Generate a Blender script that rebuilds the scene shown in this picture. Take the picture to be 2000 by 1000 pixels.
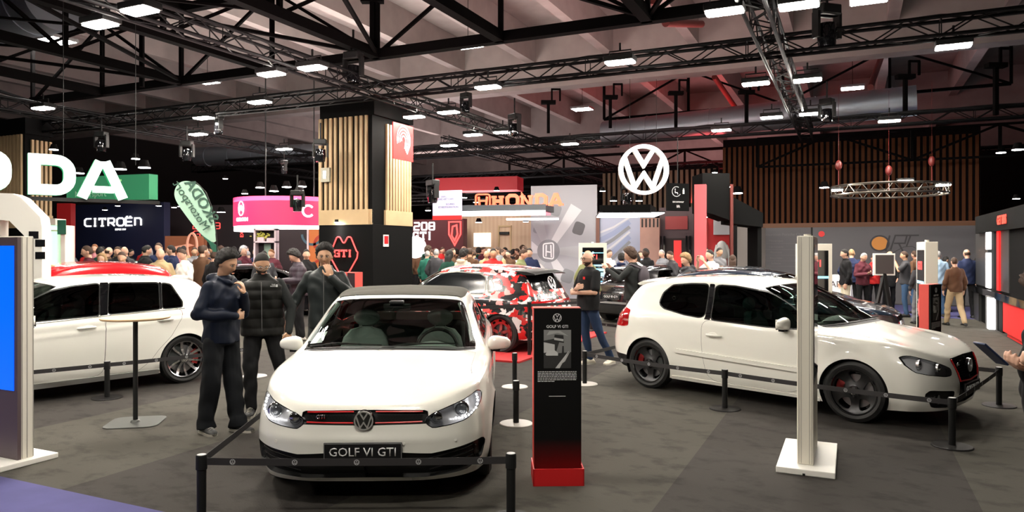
import bpy, bmesh, math, random
import numpy as np
from mathutils import Vector, Matrix, Euler
random.seed(7)
SC = bpy.context.scene
for o in list(bpy.data.objects): bpy.data.objects.remove(o)
COL = SC.collection
# ---------------------------------------------------------------- camera, world, exposure
FPX, CAMH, YH = 1420.0, 1.8, 487.0          # focal length in pixels of the 2000x1000 frame, eye height, horizon row
cam_d = bpy.data.cameras.new('camera'); cam = bpy.data.objects.new('camera', cam_d); COL.objects.link(cam)
cam.location = (0, 0, CAMH); cam.rotation_euler = (math.pi/2, 0, 0)
cam_d.sensor_width = 36.0; cam_d.lens = FPX/2000*36.0; cam_d.shift_y = -(500-YH)/2000; cam_d.clip_end = 200
SC.camera = cam
wd = bpy.data.worlds.new('world'); SC.world = wd; wd.use_nodes = True
wd.node_tree.nodes['Background'].inputs[0].default_value = (0.030, 0.026, 0.026, 1)
wd.node_tree.nodes['Background'].inputs[1].default_value = 1.0
SC.view_settings.view_transform = 'Standard'; SC.view_settings.look = 'None'
SC.view_settings.exposure = 0.45; SC.view_settings.gamma = 1.0; SC.view_settings.use_curve_mapping = False
LAMP_L = 300.0

# ---------------------------------------------------------------- helpers
HA = math.radians(25.0)                      # the hall is turned 25 degrees from the view axis
UV_ = Vector((math.sin(HA), math.cos(HA), 0)); VV_ = Vector((math.cos(HA), -math.sin(HA), 0))
def hall(a, b, z=0.0): return VV_*a + UV_*b + Vector((0, 0, z))
def P(px, py, Z): return Vector(((px-1000)*Z/FPX, Z, CAMH-(py-YH)*Z/FPX))
def PH(px, py, h=0.0):
    Z = FPX*(CAMH-h)/(py-YH); return Vector(((px-1000)*Z/FPX, Z, h))
def on_hall_b(px, b):                        # x,y of the pixel column px where it meets the hall plane at depth b
    k = (px-1000)/FPX; Y = b/(k*math.sin(HA)+math.cos(HA)); return Vector((k*Y, Y, 0))
def zat(py, Y): return CAMH-(py-YH)*Y/FPX
MATS = {}
def mat(name, col=(.8,.8,.8), rough=.5, metal=0., coat=0., emit=None, es=1., spec=.5, alpha=None, sheen=0., bump=None, noise=None):
    if name in MATS: return MATS[name]
    m = bpy.data.materials.new(name); m.use_nodes = True; nt = m.node_tree; b = nt.nodes['Principled BSDF']
    b.inputs['Base Color'].default_value = (*col, 1); b.inputs['Roughness'].default_value = rough
    b.inputs['Metallic'].default_value = metal; b.inputs['Coat Weight'].default_value = coat
    b.inputs['Specular IOR Level'].default_value = spec; b.inputs['Coat Roughness'].default_value = .03
    if sheen: b.inputs['Sheen Weight'].default_value = sheen
    if emit: b.inputs['Emission Color'].default_value = (*emit, 1); b.inputs['Emission Strength'].default_value = es
    if noise or bump:
        tc = nt.nodes.new('ShaderNodeTexCoord'); no = nt.nodes.new('ShaderNodeTexNoise'); nt.links.new(tc.outputs['Object'], no.inputs['Vector'])
        if noise:
            sc, amt = noise; no.inputs['Scale'].default_value = sc; no.inputs['Detail'].default_value = 5
            r = nt.nodes.new('ShaderNodeValToRGB'); nt.links.new(no.outputs['Fac'], r.inputs['Fac'])
            r.color_ramp.elements[0].position = .3; r.color_ramp.elements[1].position = .7
            r.color_ramp.elements[0].color = (*[c*(1-amt) for c in col], 1); r.color_ramp.elements[1].color = (*[min(1, c*(1+amt)) for c in col], 1)
            nt.links.new(r.outputs[0], b.inputs['Base Color'])
        if bump:
            n2 = nt.nodes.new('ShaderNodeTexNoise'); n2.inputs['Scale'].default_value = bump[0]; nt.links.new(tc.outputs['Object'], n2.inputs['Vector'])
            bp = nt.nodes.new('ShaderNodeBump'); bp.inputs['Strength'].default_value = bump[1]; bp.inputs['Distance'].default_value = .01
            nt.links.new(n2.outputs['Fac'], bp.inputs['Height']); nt.links.new(bp.outputs[0], b.inputs['Normal'])
    MATS[name] = m; return m
def glass(name, tint=(.35,.4,.38), spec=.12, rough=0.0):
    if name in MATS: return MATS[name]
    m = bpy.data.materials.new(name); m.use_nodes = True; nt = m.node_tree; nt.nodes.clear()
    out = nt.nodes.new('ShaderNodeOutputMaterial'); mix = nt.nodes.new('ShaderNodeMixShader')
    tr = nt.nodes.new('ShaderNodeBsdfTransparent'); gl = nt.nodes.new('ShaderNodeBsdfGlossy'); fr = nt.nodes.new('ShaderNodeFresnel')
    tr.inputs[0].default_value = (*tint, 1); gl.inputs['Roughness'].default_value = rough; fr.inputs['IOR'].default_value = 1.5
    mp = nt.nodes.new('ShaderNodeMath'); mp.operation = 'MAXIMUM'; mp.inputs[1].default_value = spec*.4
    nt.links.new(fr.outputs[0], mp.inputs[0]); nt.links.new(mp.outputs[0], mix.inputs[0])
    nt.links.new(tr.outputs[0], mix.inputs[1]); nt.links.new(gl.outputs[0], mix.inputs[2]); nt.links.new(mix.outputs[0], out.inputs[0])
    MATS[name] = m; return m
def tagit(o, label=None, cat=None, group=None, kind=None):
    if label: o['label'] = label
    if cat: o['category'] = cat
    if group: o['group'] = group
    if kind: o['kind'] = kind
    return o
def thing(name, label, cat, loc=(0,0,0), rz=0., group=None, scale=1.):
    o = bpy.data.objects.new(name, None); COL.objects.link(o); o.location = loc; o.rotation_euler = (0, 0, rz)
    o.empty_display_size = .1; o.scale = (scale,)*3
    return tagit(o, label, cat, group)
def mkobj(name, V, F, mats, parent=None, smooth=True, ang=35, fm=None):
    me = bpy.data.meshes.new(name); me.from_pydata([tuple(map(float, v)) for v in V], [], [tuple(map(int, f)) for f in F]); me.update()
    if not isinstance(mats, (list, tuple)): mats = [mats]
    for m in mats: me.materials.append(m)
    if fm is not None: me.polygons.foreach_set('material_index', list(fm))
    if smooth:
        me.polygons.foreach_set('use_smooth', [True]*len(me.polygons))
        if ang is not None and ang < 180: me.set_sharp_from_angle(angle=math.radians(ang))
    o = bpy.data.objects.new(name, me); COL.objects.link(o)
    if parent is not None: o.parent = parent
    return o
class MB:
    def __init__(s, M=None): s.V=[]; s.F=[]; s.M=[]; s.mi=0; s.X=M
    def add(s, V, F):
        n=len(s.V)
        if s.X is not None: V=[s.X@Vector(v) for v in V]
        s.V += [tuple(v) for v in V]; s.F += [tuple(i+n for i in f) for f in F]; s.M += [s.mi]*len(F); return s
    def box(s, c, d, R=None):
        x,y,z=[k/2 for k in d]; V=[Vector((i*x,j*y,k*z)) for k in(-1,1) for j in(-1,1) for i in(-1,1)]
        if R is not None: V=[R@v for v in V]
        c=Vector(c); V=[v+c for v in V]
        return s.add(V,[(0,2,3,1),(4,5,7,6),(0,1,5,4),(2,6,7,3),(0,4,6,2),(1,3,7,5)])
    def bbox(s, a, b): return s.box([(a[i]+b[i])/2 for i in range(3)],[abs(b[i]-a[i]) for i in range(3)])
    def bar(s, p0, p1, w, h=None, up=(0,0,1)):
        p0=Vector(p0);p1=Vector(p1);d=p1-p0;L=d.length
        if L<1e-6: return s
        z=d/L;u=Vector(up)
        if abs(z.dot(u))>.98:u=Vector((1,0,0))
        x=z.cross(u).normalized();y=x.cross(z);h=h or w
        V=[p+x*i*w/2+y*j*h/2 for p in(p0,p1) for j in(-1,1) for i in(-1,1)]
        return s.add(V,[(0,1,3,2),(4,6,7,5),(0,4,5,1),(2,3,7,6),(0,2,6,4),(1,5,7,3)])
    def cyl(s, p0, p1, r, n=12, r2=None, cap=True):
        p0=Vector(p0);p1=Vector(p1);d=(p1-p0).normalized();u=Vector((0,0,1)) if abs(d.z)<.95 else Vector((1,0,0))
        x=d.cross(u).normalized();y=d.cross(x);r2=r if r2 is None else r2
        V=[p+(x*math.cos(2*math.pi*i/n)+y*math.sin(2*math.pi*i/n))*q for p,q in((p0,r),(p1,r2)) for i in range(n)]
        F=[(i,(i+1)%n,n+(i+1)%n,n+i) for i in range(n)]
        if cap: F+=[tuple(range(n-1,-1,-1)),tuple(range(n,2*n))]
        return s.add(V,F)
    def tube(s, pts, r, n=8, closed=False):
        pts=[Vector(p) for p in pts];m=len(pts);V=[];F=[];R=r if isinstance(r,(list,tuple)) else [r]*m
        px=None
        for i,p in enumerate(pts):
            a=pts[(i-1)%m] if (closed or i>0) else p;b=pts[(i+1)%m] if (closed or i<m-1) else p
            d=(b-a).normalized()
            if px is None:
                u=Vector((0,0,1)) if abs(d.z)<.9 else Vector((1,0,0)); x=d.cross(u).normalized()
            else: x=(px-d*px.dot(d)).normalized()
            px=x;y=d.cross(x)
            V+=[p+(x*math.cos(2*math.pi*k/n)+y*math.sin(2*math.pi*k/n))*R[i] for k in range(n)]
        for i in range(m if closed else m-1):
            j=(i+1)%m
            F+=[(i*n+k,i*n+(k+1)%n,j*n+(k+1)%n,j*n+k) for k in range(n)]
        if not closed: F+=[tuple(range(n-1,-1,-1)),tuple(range((m-1)*n,m*n))]
        return s.add(V,F)
    def lathe(s, prof, n=24, axis='z', c=(0,0,0), closed=False, cap=False):   # prof: (r, h)
        V=[];F=[];m=len(prof);c=Vector(c)
        for r,h in prof:
            for k in range(n):
                a=2*math.pi*k/n;p=(r*math.cos(a),r*math.sin(a),h)
                if axis=='y':p=(p[0],p[2],p[1])
                elif axis=='x':p=(p[2],p[0],p[1])
                V.append(c+Vector(p))
        for i in range(m if closed else m-1):
            j=(i+1)%m;F+=[(i*n+k,i*n+(k+1)%n,j*n+(k+1)%n,j*n+k) for k in range(n)]
        if not closed and cap:
            if prof[0][0]>1e-6:F.append(tuple(range(n-1,-1,-1)))
            if prof[-1][0]>1e-6:F.append(tuple(range((m-1)*n,m*n)))
        return s.add(V,F)
    def prism(s, poly, h0, h1, f=lambda x,y,h:(x,y,h)):
        n=len(poly);V=[f(x,y,h0) for x,y in poly]+[f(x,y,h1) for x,y in poly]
        F=[(i,(i+1)%n,n+(i+1)%n,n+i) for i in range(n)]+[tuple(range(n-1,-1,-1)),tuple(range(n,2*n))]
        return s.add(V,F)
    def quad(s,a,b,c,d): return s.add([a,b,c,d],[(0,1,2,3)])
    def ell(s, c, r, nu=14, nv=10, R=None):
        V=[];F=[];c=Vector(c)
        for j in range(nv+1):
            t=math.pi*j/nv
            for i in range(nu):
                a=2*math.pi*i/nu;v=Vector((r[0]*math.sin(t)*math.cos(a),r[1]*math.sin(t)*math.sin(a),r[2]*math.cos(t)))
                if R is not None:v=R@v
                V.append(c+v)
        for j in range(nv): F+=[(j*nu+i,j*nu+(i+1)%nu,(j+1)*nu+(i+1)%nu,(j+1)*nu+i) for i in range(nu)]
        return s.add(V,F)
    def build(s, name, mats, parent=None, smooth=True, ang=35, bevel=0):
        o=mkobj(name,s.V,s.F,mats,parent,smooth,ang,s.M)
        bm=bmesh.new();bm.from_mesh(o.data)
        bmesh.ops.remove_doubles(bm,verts=bm.verts,dist=1e-6);bmesh.ops.recalc_face_normals(bm,faces=bm.faces)
        bm.to_mesh(o.data);bm.free()
        if bevel:
            b=o.modifiers.new('bevel','BEVEL');b.width=bevel;b.segments=2;b.limit_method='ANGLE';b.angle_limit=math.radians(40)
        return o
def dup(o, parent=None, mats=None):
    c=o.copy();COL.objects.link(c)
    if parent is not None:c.parent=parent
    for ch in [x for x in bpy.data.objects if x.parent==o]: dup(ch,c)
    return c
def copy_tree(o, kids, loc, rz, label=None, group=None):
    c=o.copy();COL.objects.link(c);c.location=loc;c.rotation_euler=(0,0,rz)
    if label:c['label']=label
    if group:c['group']=group
    for ch,gk in kids:
        d=ch.copy();COL.objects.link(d);d.parent=c
        for g in gk:
            e=g.copy();COL.objects.link(e);e.parent=d
    return c
def kids_of(o):
    ks=[x for x in bpy.data.objects if x.parent==o]
    return [(k,[g for g in bpy.data.objects if g.parent==k]) for k in ks]
# text: Blender's built-in font turned into a mesh; stands in the local x-z plane, facing -y
def text_geo(txt, size, depth=.004, align='CENTER', bold=0., squeeze=1.):
    cu=bpy.data.curves.new('t','FONT');cu.body=txt;cu.size=size;cu.extrude=depth/2;cu.align_x=align;cu.offset=bold;cu.resolution_u=2
    ob=bpy.data.objects.new('t',cu);COL.objects.link(ob);bpy.context.view_layer.update()
    me=bpy.data.meshes.new_from_object(ob.evaluated_get(bpy.context.evaluated_depsgraph_get()))
    V=[(v.co.x*squeeze,-v.co.z,v.co.y) for v in me.vertices];F=[tuple(p.vertices) for p in me.polygons]
    bpy.data.objects.remove(ob);bpy.data.curves.remove(cu);bpy.data.meshes.remove(me)
    return V,F
def stroke(mb, pts, w, d, closed=False, f=None, y0=0.):
    """flat stroke of width w along 2-D pts with mitred corners, in the x-z plane, thickness d towards -y"""
    pts=[Vector(p) for p in pts];m=len(pts);L=[];R=[]
    for i,p in enumerate(pts):
        a=pts[(i-1)%m] if (closed or i>0) else None;b=pts[(i+1)%m] if (closed or i<m-1) else None
        d1=(p-a).normalized() if a is not None else (b-p).normalized();d2=(b-p).normalized() if b is not None else d1
        n1=Vector((-d1.y,d1.x));n2=Vector((-d2.y,d2.x));n=(n1+n2)
        n=n.normalized() if n.length>1e-6 else n1
        k=w/2/max(.45,n.dot(n1));L.append(p+n*k);R.append(p-n*k)
    V=[];F=[]
    for i in range(m):
        for q in(L[i],R[i]):
            for yy in(y0,y0-d): V.append((q.x,yy,q.y))
    for i in range(m if closed else m-1):
        a=4*i;b=4*((i+1)%m)
        F+=[(a+1,b+1,b+3,a+3),(a,a+2,b+2,b),(a,b,b+1,a+1),(a+2,a+3,b+3,b+2)]
    if not closed: e=4*(m-1);F+=[(0,1,3,2),(e,e+2,e+3,e+1)]
    if f:V=[f(*v) for v in V]
    mb.add(V,F)
def arcp(cx,cz,r,a0,a1,n=12,rz=None):
    rz=rz or r
    return [(cx+r*math.cos(math.radians(a0+(a1-a0)*i/n)),cz+rz*math.sin(math.radians(a0+(a1-a0)*i/n))) for i in range(n+1)]
def roundel(mb, R, w, d, M=None, seg=40, y0=0.):
    """ring with a V above a W, radius R, stroke w, thickness d, in x-z plane facing -y"""
    n0=len(mb.V)
    stroke(mb,arcp(0,0,R-w/2,0,360-360/seg,seg-1),w,d,True,y0=y0)
    k=R-w*.7
    def edge(x,s): return s*math.sqrt(max(0,k*k-x*x))
    stroke(mb,[(-.40*R,edge(.40*R,1)),(0,.175*R),(.40*R,edge(.40*R,1))],w,d*.98,y0=y0)
    zt=.52*R
    stroke(mb,[(-.80*R,zt),(-.37*R,-.72*R),(0,-.165*R),(.37*R,-.72*R),(.80*R,zt)],w,d*.96,y0=y0)
# ---- 2-D fields and mesh clipping
def chaikin(p, n=2, closed=True):
    p=np.array(p,float)
    for _ in range(n):
        q=np.roll(p,-1,0) if closed else p[1:]
        a=p if closed else p[:-1]
        r=np.empty((2*len(a),2));r[0::2]=.75*a+.25*q;r[1::2]=.25*a+.75*q
        if not closed:r=np.vstack([p[:1],r,p[-1:]])
        p=r
    return p
def rnd(poly, r=.04, n=4):
    p=[Vector(q) for q in poly];o=[];m=len(p)
    for i in range(m):
        a,b,c=p[i-1],p[i],p[(i+1)%m];u=(a-b);v=(c-b);lu,lv=u.length,v.length;u.normalize();v.normalize()
        ang=u.angle(v);t=min(r/math.tan(max(ang,.2)/2) if ang<3.1 else 0,.45*min(lu,lv))
        if t<1e-4:o.append(tuple(b));continue
        s,e=b+u*t,b+v*t
        for k in range(n+1):
            q=k/n;o.append(tuple(s*(1-q)**2+b*2*q*(1-q)+e*q*q))
    return np.array(o)
def sdf(poly, X, Y):
    p=np.asarray(poly,float);n=len(p);D=np.full(X.shape,1e9);ins=np.zeros(X.shape,bool)
    for i in range(n):
        ax,ay=p[i];bx,by=p[(i+1)%n];ex,ey=bx-ax,by-ay;wx,wy=X-ax,Y-ay
        t=np.clip((wx*ex+wy*ey)/(ex*ex+ey*ey+1e-12),0,1)
        D=np.minimum(D,(wx-ex*t)**2+(wy-ey*t)**2)
        c=((ay>Y)!=(by>Y));
        with np.errstate(divide='ignore',invalid='ignore'): xx=ax+(Y-ay)*ex/(ey if abs(ey)>1e-12 else 1e-12)
        ins^=c&(X<xx)
    D=np.sqrt(D);return np.where(ins,-D,D)
def sdline(pts, X, Y):
    p=np.asarray(pts,float);D=np.full(X.shape,1e9)
    for i in range(len(p)-1):
        ax,ay=p[i];ex,ey=p[i+1]-p[i];wx,wy=X-ax,Y-ay;t=np.clip((wx*ex+wy*ey)/(ex*ex+ey*ey+1e-12),0,1)
        D=np.minimum(D,(wx-ex*t)**2+(wy-ey*t)**2)
    return np.sqrt(D)
class PM:
    """polygon mesh as numpy verts + face lists, split along the zero line of a field"""
    def __init__(s,V,F): s.V=np.asarray(V,float);s.F=F
    def split(s,field):
        V=s.V;d=field(V) if callable(field) else field
        d=np.where(np.abs(d)<1e-7,1e-7,d);ins=d<0
        NV=list(map(tuple,V));cache={};Fi=[];Fo=[]
        insl=ins.tolist();dl=d.tolist()
        for f in s.F:
            k=[insl[i] for i in f]
            if all(k):Fi.append(f);continue
            if not any(k):Fo.append(f);continue
            a=[];b=[];m=len(f)
            for q in range(m):
                i=f[q];j=f[(q+1)%m]
                (a if insl[i] else b).append(i)
                if insl[i]!=insl[j]:
                    e=(i,j) if i<j else (j,i)
                    if e not in cache:
                        t=dl[e[0]]/(dl[e[0]]-dl[e[1]]);A=NV[e[0]];B=NV[e[1]]
                        cache[e]=len(NV);NV.append(tuple(a_+(b_-a_)*t for a_,b_ in zip(A,B)))
                    a.append(cache[e]);b.append(cache[e])
            if len(a)>2:Fi.append(tuple(a))
            if len(b)>2:Fo.append(tuple(b))
        NV=np.array(NV)
        return PM(NV,Fi).compact(),PM(NV,Fo).compact()
    def compact(s):
        if not s.F:return PM(np.zeros((0,s.V.shape[1])),[])
        u=sorted({i for f in s.F for i in f});mp={i:k for k,i in enumerate(u)}
        return PM(s.V[u],[tuple(mp[i] for i in f) for f in s.F])
    def normals(s):
        X=s.V[:,:3];N=np.zeros((len(X),3));bl={}
        for f in s.F: bl.setdefault(len(f),[]).append(f)
        for k,fs in bl.items():
            A=np.array(fs);a,b,c=X[A[:,0]],X[A[:,1]],X[A[:,2]]
            n=np.cross(c-a,X[A[:,3]]-b) if k>3 else np.cross(b-a,c-a)
            for q in range(k): np.add.at(N,A[:,q],n)
        return N/(np.linalg.norm(N,axis=1,keepdims=True)+1e-12)
    def offset(s,d):
        V=s.V.copy();d=np.asarray(d,float);V[:,:3]+=s.normals()*(d[:,None] if d.ndim else d);return PM(V,s.F)
    def rim(s):
        c={}
        for f in s.F:
            for q in range(len(f)):
                i,j=f[q],f[(q+1)%len(f)];c[(i,j)]=c.get((i,j),0)+1
        return [e for e in c if (e[1],e[0]) not in c]
    def shell(s,d,inward=True):
        """the surface moved by d along its normals plus a skirt back to the original rim"""
        o=s.offset(d);n=len(s.V);R=s.rim()
        return PM(np.vstack([s.V,o.V]),[tuple(i+n for i in f) for f in s.F]+[(i,j,j+n,i+n) for i,j in R]).compact()
    def skirt(s,vec):
        """extrude the rim by a constant vector (or function of verts); returns only the skirt"""
        n=len(s.V);R=s.rim();o=s.V.copy();o[:,:3]=vec(s.V[:,:3]) if callable(vec) else s.V[:,:3]+np.array(vec)
        return PM(np.vstack([s.V,o]),[(j,i,i+n,j+n) for i,j in R]).compact()
    def mirror(s):
        V=s.V.copy();V[:,1]*=-1;return PM(V,[tuple(reversed(f)) for f in s.F])
    def __add__(s,o):
        n=len(s.V);return PM(np.vstack([s.V,o.V]) if n else o.V,s.F+[tuple(i+n for i in f) for f in o.F])
    def build(s,name,m,parent,ang=50,weld=True):
        if not len(s.F):return None
        ob=mkobj(name,s.V[:,:3],s.F,m,parent,True,None)
        bm=bmesh.new();bm.from_mesh(ob.data)
        if weld:bmesh.ops.remove_doubles(bm,verts=bm.verts,dist=2e-5)
        bm.to_mesh(ob.data);bm.free();ob.data.polygons.foreach_set('use_smooth',[True]*len(ob.data.polygons))
        if ang:ob.data.set_sharp_from_angle(angle=math.radians(ang))
        return ob

# ---------------------------------------------------------------- shared materials
WHITE=mat('white_paint',(.80,.79,.72),.28,coat=1.0,spec=.5)
BLK=mat('black_plastic',(.010,.010,.010),.5,spec=.25)
BLKG=mat('gloss_black',(.006,.006,.007),.08,coat=1.)
RUB=mat('rubber',(.015,.015,.016),.75)
TYRE=mat('tyre_rubber',(.014,.014,.014),.6)
CHR=mat('chrome',(.75,.75,.75),.12,1.)
ALU=mat('silver_alloy',(.55,.55,.56),.22,1.)
CALR=mat('dark_red_caliper',(.22,.008,.008),.4)
BCHR=mat('bright_chrome',(.88,.88,.88),.28,.9)
REDP=mat('red_trim',(.55,.012,.015),.3,coat=.6)
GL_DK=glass('dark_glass',(.05,.06,.055));GL_MD=glass('windscreen_glass',(.66,.74,.68));GL_CL=glass('lamp_lens',(.93,.94,.95))
GL_GR=glass('green_tint_glass',(.13,.20,.18))
RGL=mat('red_lens',(.35,.004,.006),.12,coat=1.)
CLOTH=mat('dark_interior',(.030,.034,.033),.85)
CLOTH2=mat('grey_interior',(.24,.27,.26),.8)
FAB=mat('soft_top_fabric',(.065,.060,.048),.95,bump=(400,.3))
LEDM=mat('led_white',(1,1,1),.3,emit=(1,.98,.95),es=6)

# ---------------------------------------------------------------- floor, walls, ceiling
def carpet_mat():
    m=bpy.data.materials.new('carpet_grey');m.use_nodes=True;nt=m.node_tree;b=nt.nodes['Principled BSDF'];b.inputs['Roughness'].default_value=.95;b.inputs['Specular IOR Level'].default_value=.15
    L=nt.links.new;tc=nt.nodes.new('ShaderNodeTexCoord')
    sx=nt.nodes.new('ShaderNodeSeparateXYZ');L(tc.outputs['Object'],sx.inputs[0])
    # 2.06 m wide rolls laid with alternating nap
    a=nt.nodes.new('ShaderNodeMath');a.operation='ADD';a.inputs[1].default_value=1.24;L(sx.outputs[0],a.inputs[0])
    d=nt.nodes.new('ShaderNodeMath');d.operation='DIVIDE';d.inputs[1].default_value=4.12;L(a.outputs[0],d.inputs[0])
    f=nt.nodes.new('ShaderNodeMath');f.operation='FRACT';L(d.outputs[0],f.inputs[0])
    g=nt.nodes.new('ShaderNodeMath');g.operation='GREATER_THAN';g.inputs[1].default_value=.5;L(f.outputs[0],g.inputs[0])
    mp=nt.nodes.new('ShaderNodeMapping');mp.inputs['Scale'].default_value=(3.4,5.,1);mp.inputs['Rotation'].default_value=(0,0,.5);L(tc.outputs['Object'],mp.inputs[0])
    n=nt.nodes.new('ShaderNodeTexNoise');n.inputs['Scale'].default_value=1.0;n.inputs['Detail'].default_value=6;n.inputs['Roughness'].default_value=.6;L(mp.outputs[0],n.inputs[0])
    r=nt.nodes.new('ShaderNodeValToRGB');r.color_ramp.elements[0].position=.34;r.color_ramp.elements[1].position=.50;r.color_ramp.elements[0].color=(.66,.66,.66,1);r.color_ramp.elements[1].color=(1,1,1,1);L(n.outputs[0],r.inputs[0])
    n2=nt.nodes.new('ShaderNodeTexNoise');n2.inputs['Scale'].default_value=90.;n2.inputs['Detail'].default_value=2;L(tc.outputs['Object'],n2.inputs[0])
    mix=nt.nodes.new('ShaderNodeMixRGB');mix.inputs[1].default_value=(.044,.040,.036,1);mix.inputs[2].default_value=(.064,.060,.050,1);L(g.outputs[0],mix.inputs[0])
    mu=nt.nodes.new('ShaderNodeMixRGB');mu.blend_type='MULTIPLY';mu.inputs[0].default_value=1;L(mix.outputs[0],mu.inputs[1]);L(r.outputs[0],mu.inputs[2])
    L(mu.outputs[0],b.inputs['Base Color'])
    bp=nt.nodes.new('ShaderNodeBump');bp.inputs['Strength'].default_value=.4;bp.inputs['Distance'].default_value=.004;L(n2.outputs[0],bp.inputs['Height']);L(bp.outputs[0],b.inputs['Normal']);return m
def wave_mat(name,c1,c2,scale,duty=.5,axis=0,rough=.6):
    """vertical slats: hard alternation of two colours along one local axis"""
    m=bpy.data.materials.new(name);m.use_nodes=True;nt=m.node_tree;b=nt.nodes['Principled BSDF'];b.inputs['Roughness'].default_value=rough;L=nt.links.new
    tc=nt.nodes.new('ShaderNodeTexCoord');sx=nt.nodes.new('ShaderNodeSeparateXYZ');L(tc.outputs['Object'],sx.inputs[0])
    d=nt.nodes.new('ShaderNodeMath');d.operation='MULTIPLY';d.inputs[1].default_value=scale;L(sx.outputs[axis],d.inputs[0])
    f=nt.nodes.new('ShaderNodeMath');f.operation='FRACT';L(d.outputs[0],f.inputs[0])
    g=nt.nodes.new('ShaderNodeMath');g.operation='GREATER_THAN';g.inputs[1].default_value=duty;L(f.outputs[0],g.inputs[0])
    mix=nt.nodes.new('ShaderNodeMixRGB');mix.inputs[1].default_value=(*c1,1);mix.inputs[2].default_value=(*c2,1);L(g.outputs[0],mix.inputs[0]);L(mix.outputs[0],b.inputs['Base Color']);return m
CONC=mat('painted_concrete',(.33,.295,.28),.85,noise=(1.3,.12))
DARKW=mat('dark_wall',(.020,.018,.018),.9)
BLUEC=mat('blue_carpet',(.055,.052,.155),.95,noise=(3,.10))
def hbox(name,a0,a1,b0,b1,z0,z1,m,parent=None,kind=None,bevel=0):
    """box aligned to the hall; own origin at its hall corner"""
    o=MB().bbox((0,0,0),(a1-a0,b1-b0,z1-z0)).build(name,m,parent,smooth=False,bevel=bevel)
    o.location=hall(a0,b0,z0);o.rotation_euler=(0,0,-HA)
    if kind:o['kind']=kind
    return o
fl=MB().bbox((-44,-12,-.1),(36,66,0)).build('floor',carpet_mat(),smooth=False);fl.rotation_euler=(0,0,-HA);fl['kind']='structure'
hbox('floor_blue_carpet',-20,-3.9,-6,3.5,0,.006,BLUEC,kind='structure')
hbox('floor_blue_carpet',.2,13,22.0,26.6,0,.006,BLUEC,kind='structure')
hbox('wall_back',-44,36,64,64.3,0,10.4,DARKW,kind='structure');hbox('wall_left',-44.3,-44,-12,64,0,10.4,DARKW,kind='structure')
hbox('wall_right',36,36.3,-12,64,0,10.4,DARKW,kind='structure');hbox('wall_front',-44,36,-12.3,-12,0,10.4,DARKW,kind='structure')
hbox('ceiling',-44,36,-12,64,10.2,10.5,CONC,kind='structure')
for k,b in enumerate((-2.,12.,25.8,39.6,53.)):
    hbox('ceiling_main_beam',-43.9,35.9,b,b+.7,8.0,10.19,CONC,kind='structure')
bs=[(-1.3,12.0),(12.7,25.8),(26.5,39.6),(40.3,53.)]
for k,(b0,b1) in enumerate(bs):
    for i in range(-13,11):
        a=-1.9+3.1*i
        if k==3 and i%2: continue
        hbox('ceiling_rib',a-.17,a+.17,b0,b1,9.0,10.19,CONC,kind='structure')
# ducts
DUCT=mat('galvanised_duct',(.34,.38,.43),.38,.75)
def duct(p0,p1,r,label):
    p0=Vector(p0);p1=Vector(p1);m=MB();m.cyl((0,0,0),p1-p0,r,32)
    d=p1-p0;L=d.length
    for k in range(int(L/1.2)): q=d*((k+.5)*1.2/L);m.cyl(q-d.normalized()*.02,q+d.normalized()*.02,r+.02,32)
    o=m.build('ventilation_duct',DUCT);o.location=p0;tagit(o,label,'duct');return o
duct(hall(-40,11.0,7.75),hall(-17.0,11.0,7.75),.78,'large round metal duct in the upper left corner')
duct(P(386,306,33),P(700,298,31),.42,'round metal duct hanging left of the slatted column')
duct(P(1180,262,29),P(1790,196,24),.50,'long metal duct under the roof above the slatted wall')
duct(P(1420,305,30),P(1900,300,27.5),.55,'dim metal duct just above the dark slatted wall')
for q,(x0,y0,x1,y1,z) in enumerate([(1275,0,1300,45,18),(1300,45,1370,47,18.4),(1395,150,1450,230,27),(1700,170,1722,110,24)]):
    m=MB();p=P(x0,y0,z);m.cyl((0,0,0),P(x1,y1,z*1.12)-p,.10,12);o=m.build('roof_pipe',mat('dull_red_pipe',(.14,.022,.018),.6));o.location=p
    tagit(o,['dark red pipe at the top centre of the roof','short red pipe below the roof girder at top centre','dark red pipe under the roof ribs right of centre','dark red pipe in the roof at upper right'][q],'pipe')
# ---------------------------------------------------------------- rigging
TR=mat('black_truss',(.004,.004,.0045),.6,0.,spec=.12)
STL=mat('black_steel',(.003,.0026,.0026),.9,spec=.04)
def truss(A,B,label,w=.30,step=.5,group=None):
    A=Vector(A);B=Vector(B);d=B-A;L=d.length;T=thing('lighting_truss',label,'truss',A,math.atan2(d.y,d.x),group)
    h=w/2;cs=[(s*h,t*h) for s in(-1,1) for t in(-1,1)]
    for y,z in cs: m=MB();m.cyl((0,y,z),(L,y,z),.033,8);m.build('chord',TR,T)
    n=max(2,int(L/step))
    m=MB()
    for y0,z0,y1,z1 in((-h,-h,-h,h),(h,-h,h,h),(-h,h,h,h),(-h,-h,h,-h)):
        for i in range(n):
            a,b=(i*L/n,(i+1)*L/n);p,q=((y0,z0),(y1,z1)) if i%2==0 else ((y1,z1),(y0,z0))
            m.cyl((a,*p),(b,*q),.013,5,cap=False)
        for i in range(0,n,6): m.cyl((i*L/n,y0,z0),(i*L/n,y1,z1),.010,5,cap=False)
    m.build('lattice',TR,T)
    c=MB();rr=random.Random(int(L*7))
    pts=[Vector((i*L/n,rr.uniform(-.08,.08)+.05,h+.03+rr.uniform(0,.05))) for i in range(n+1)];c.tube(pts,.018,5);c.build('cable',BLK,T)
    return T
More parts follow.
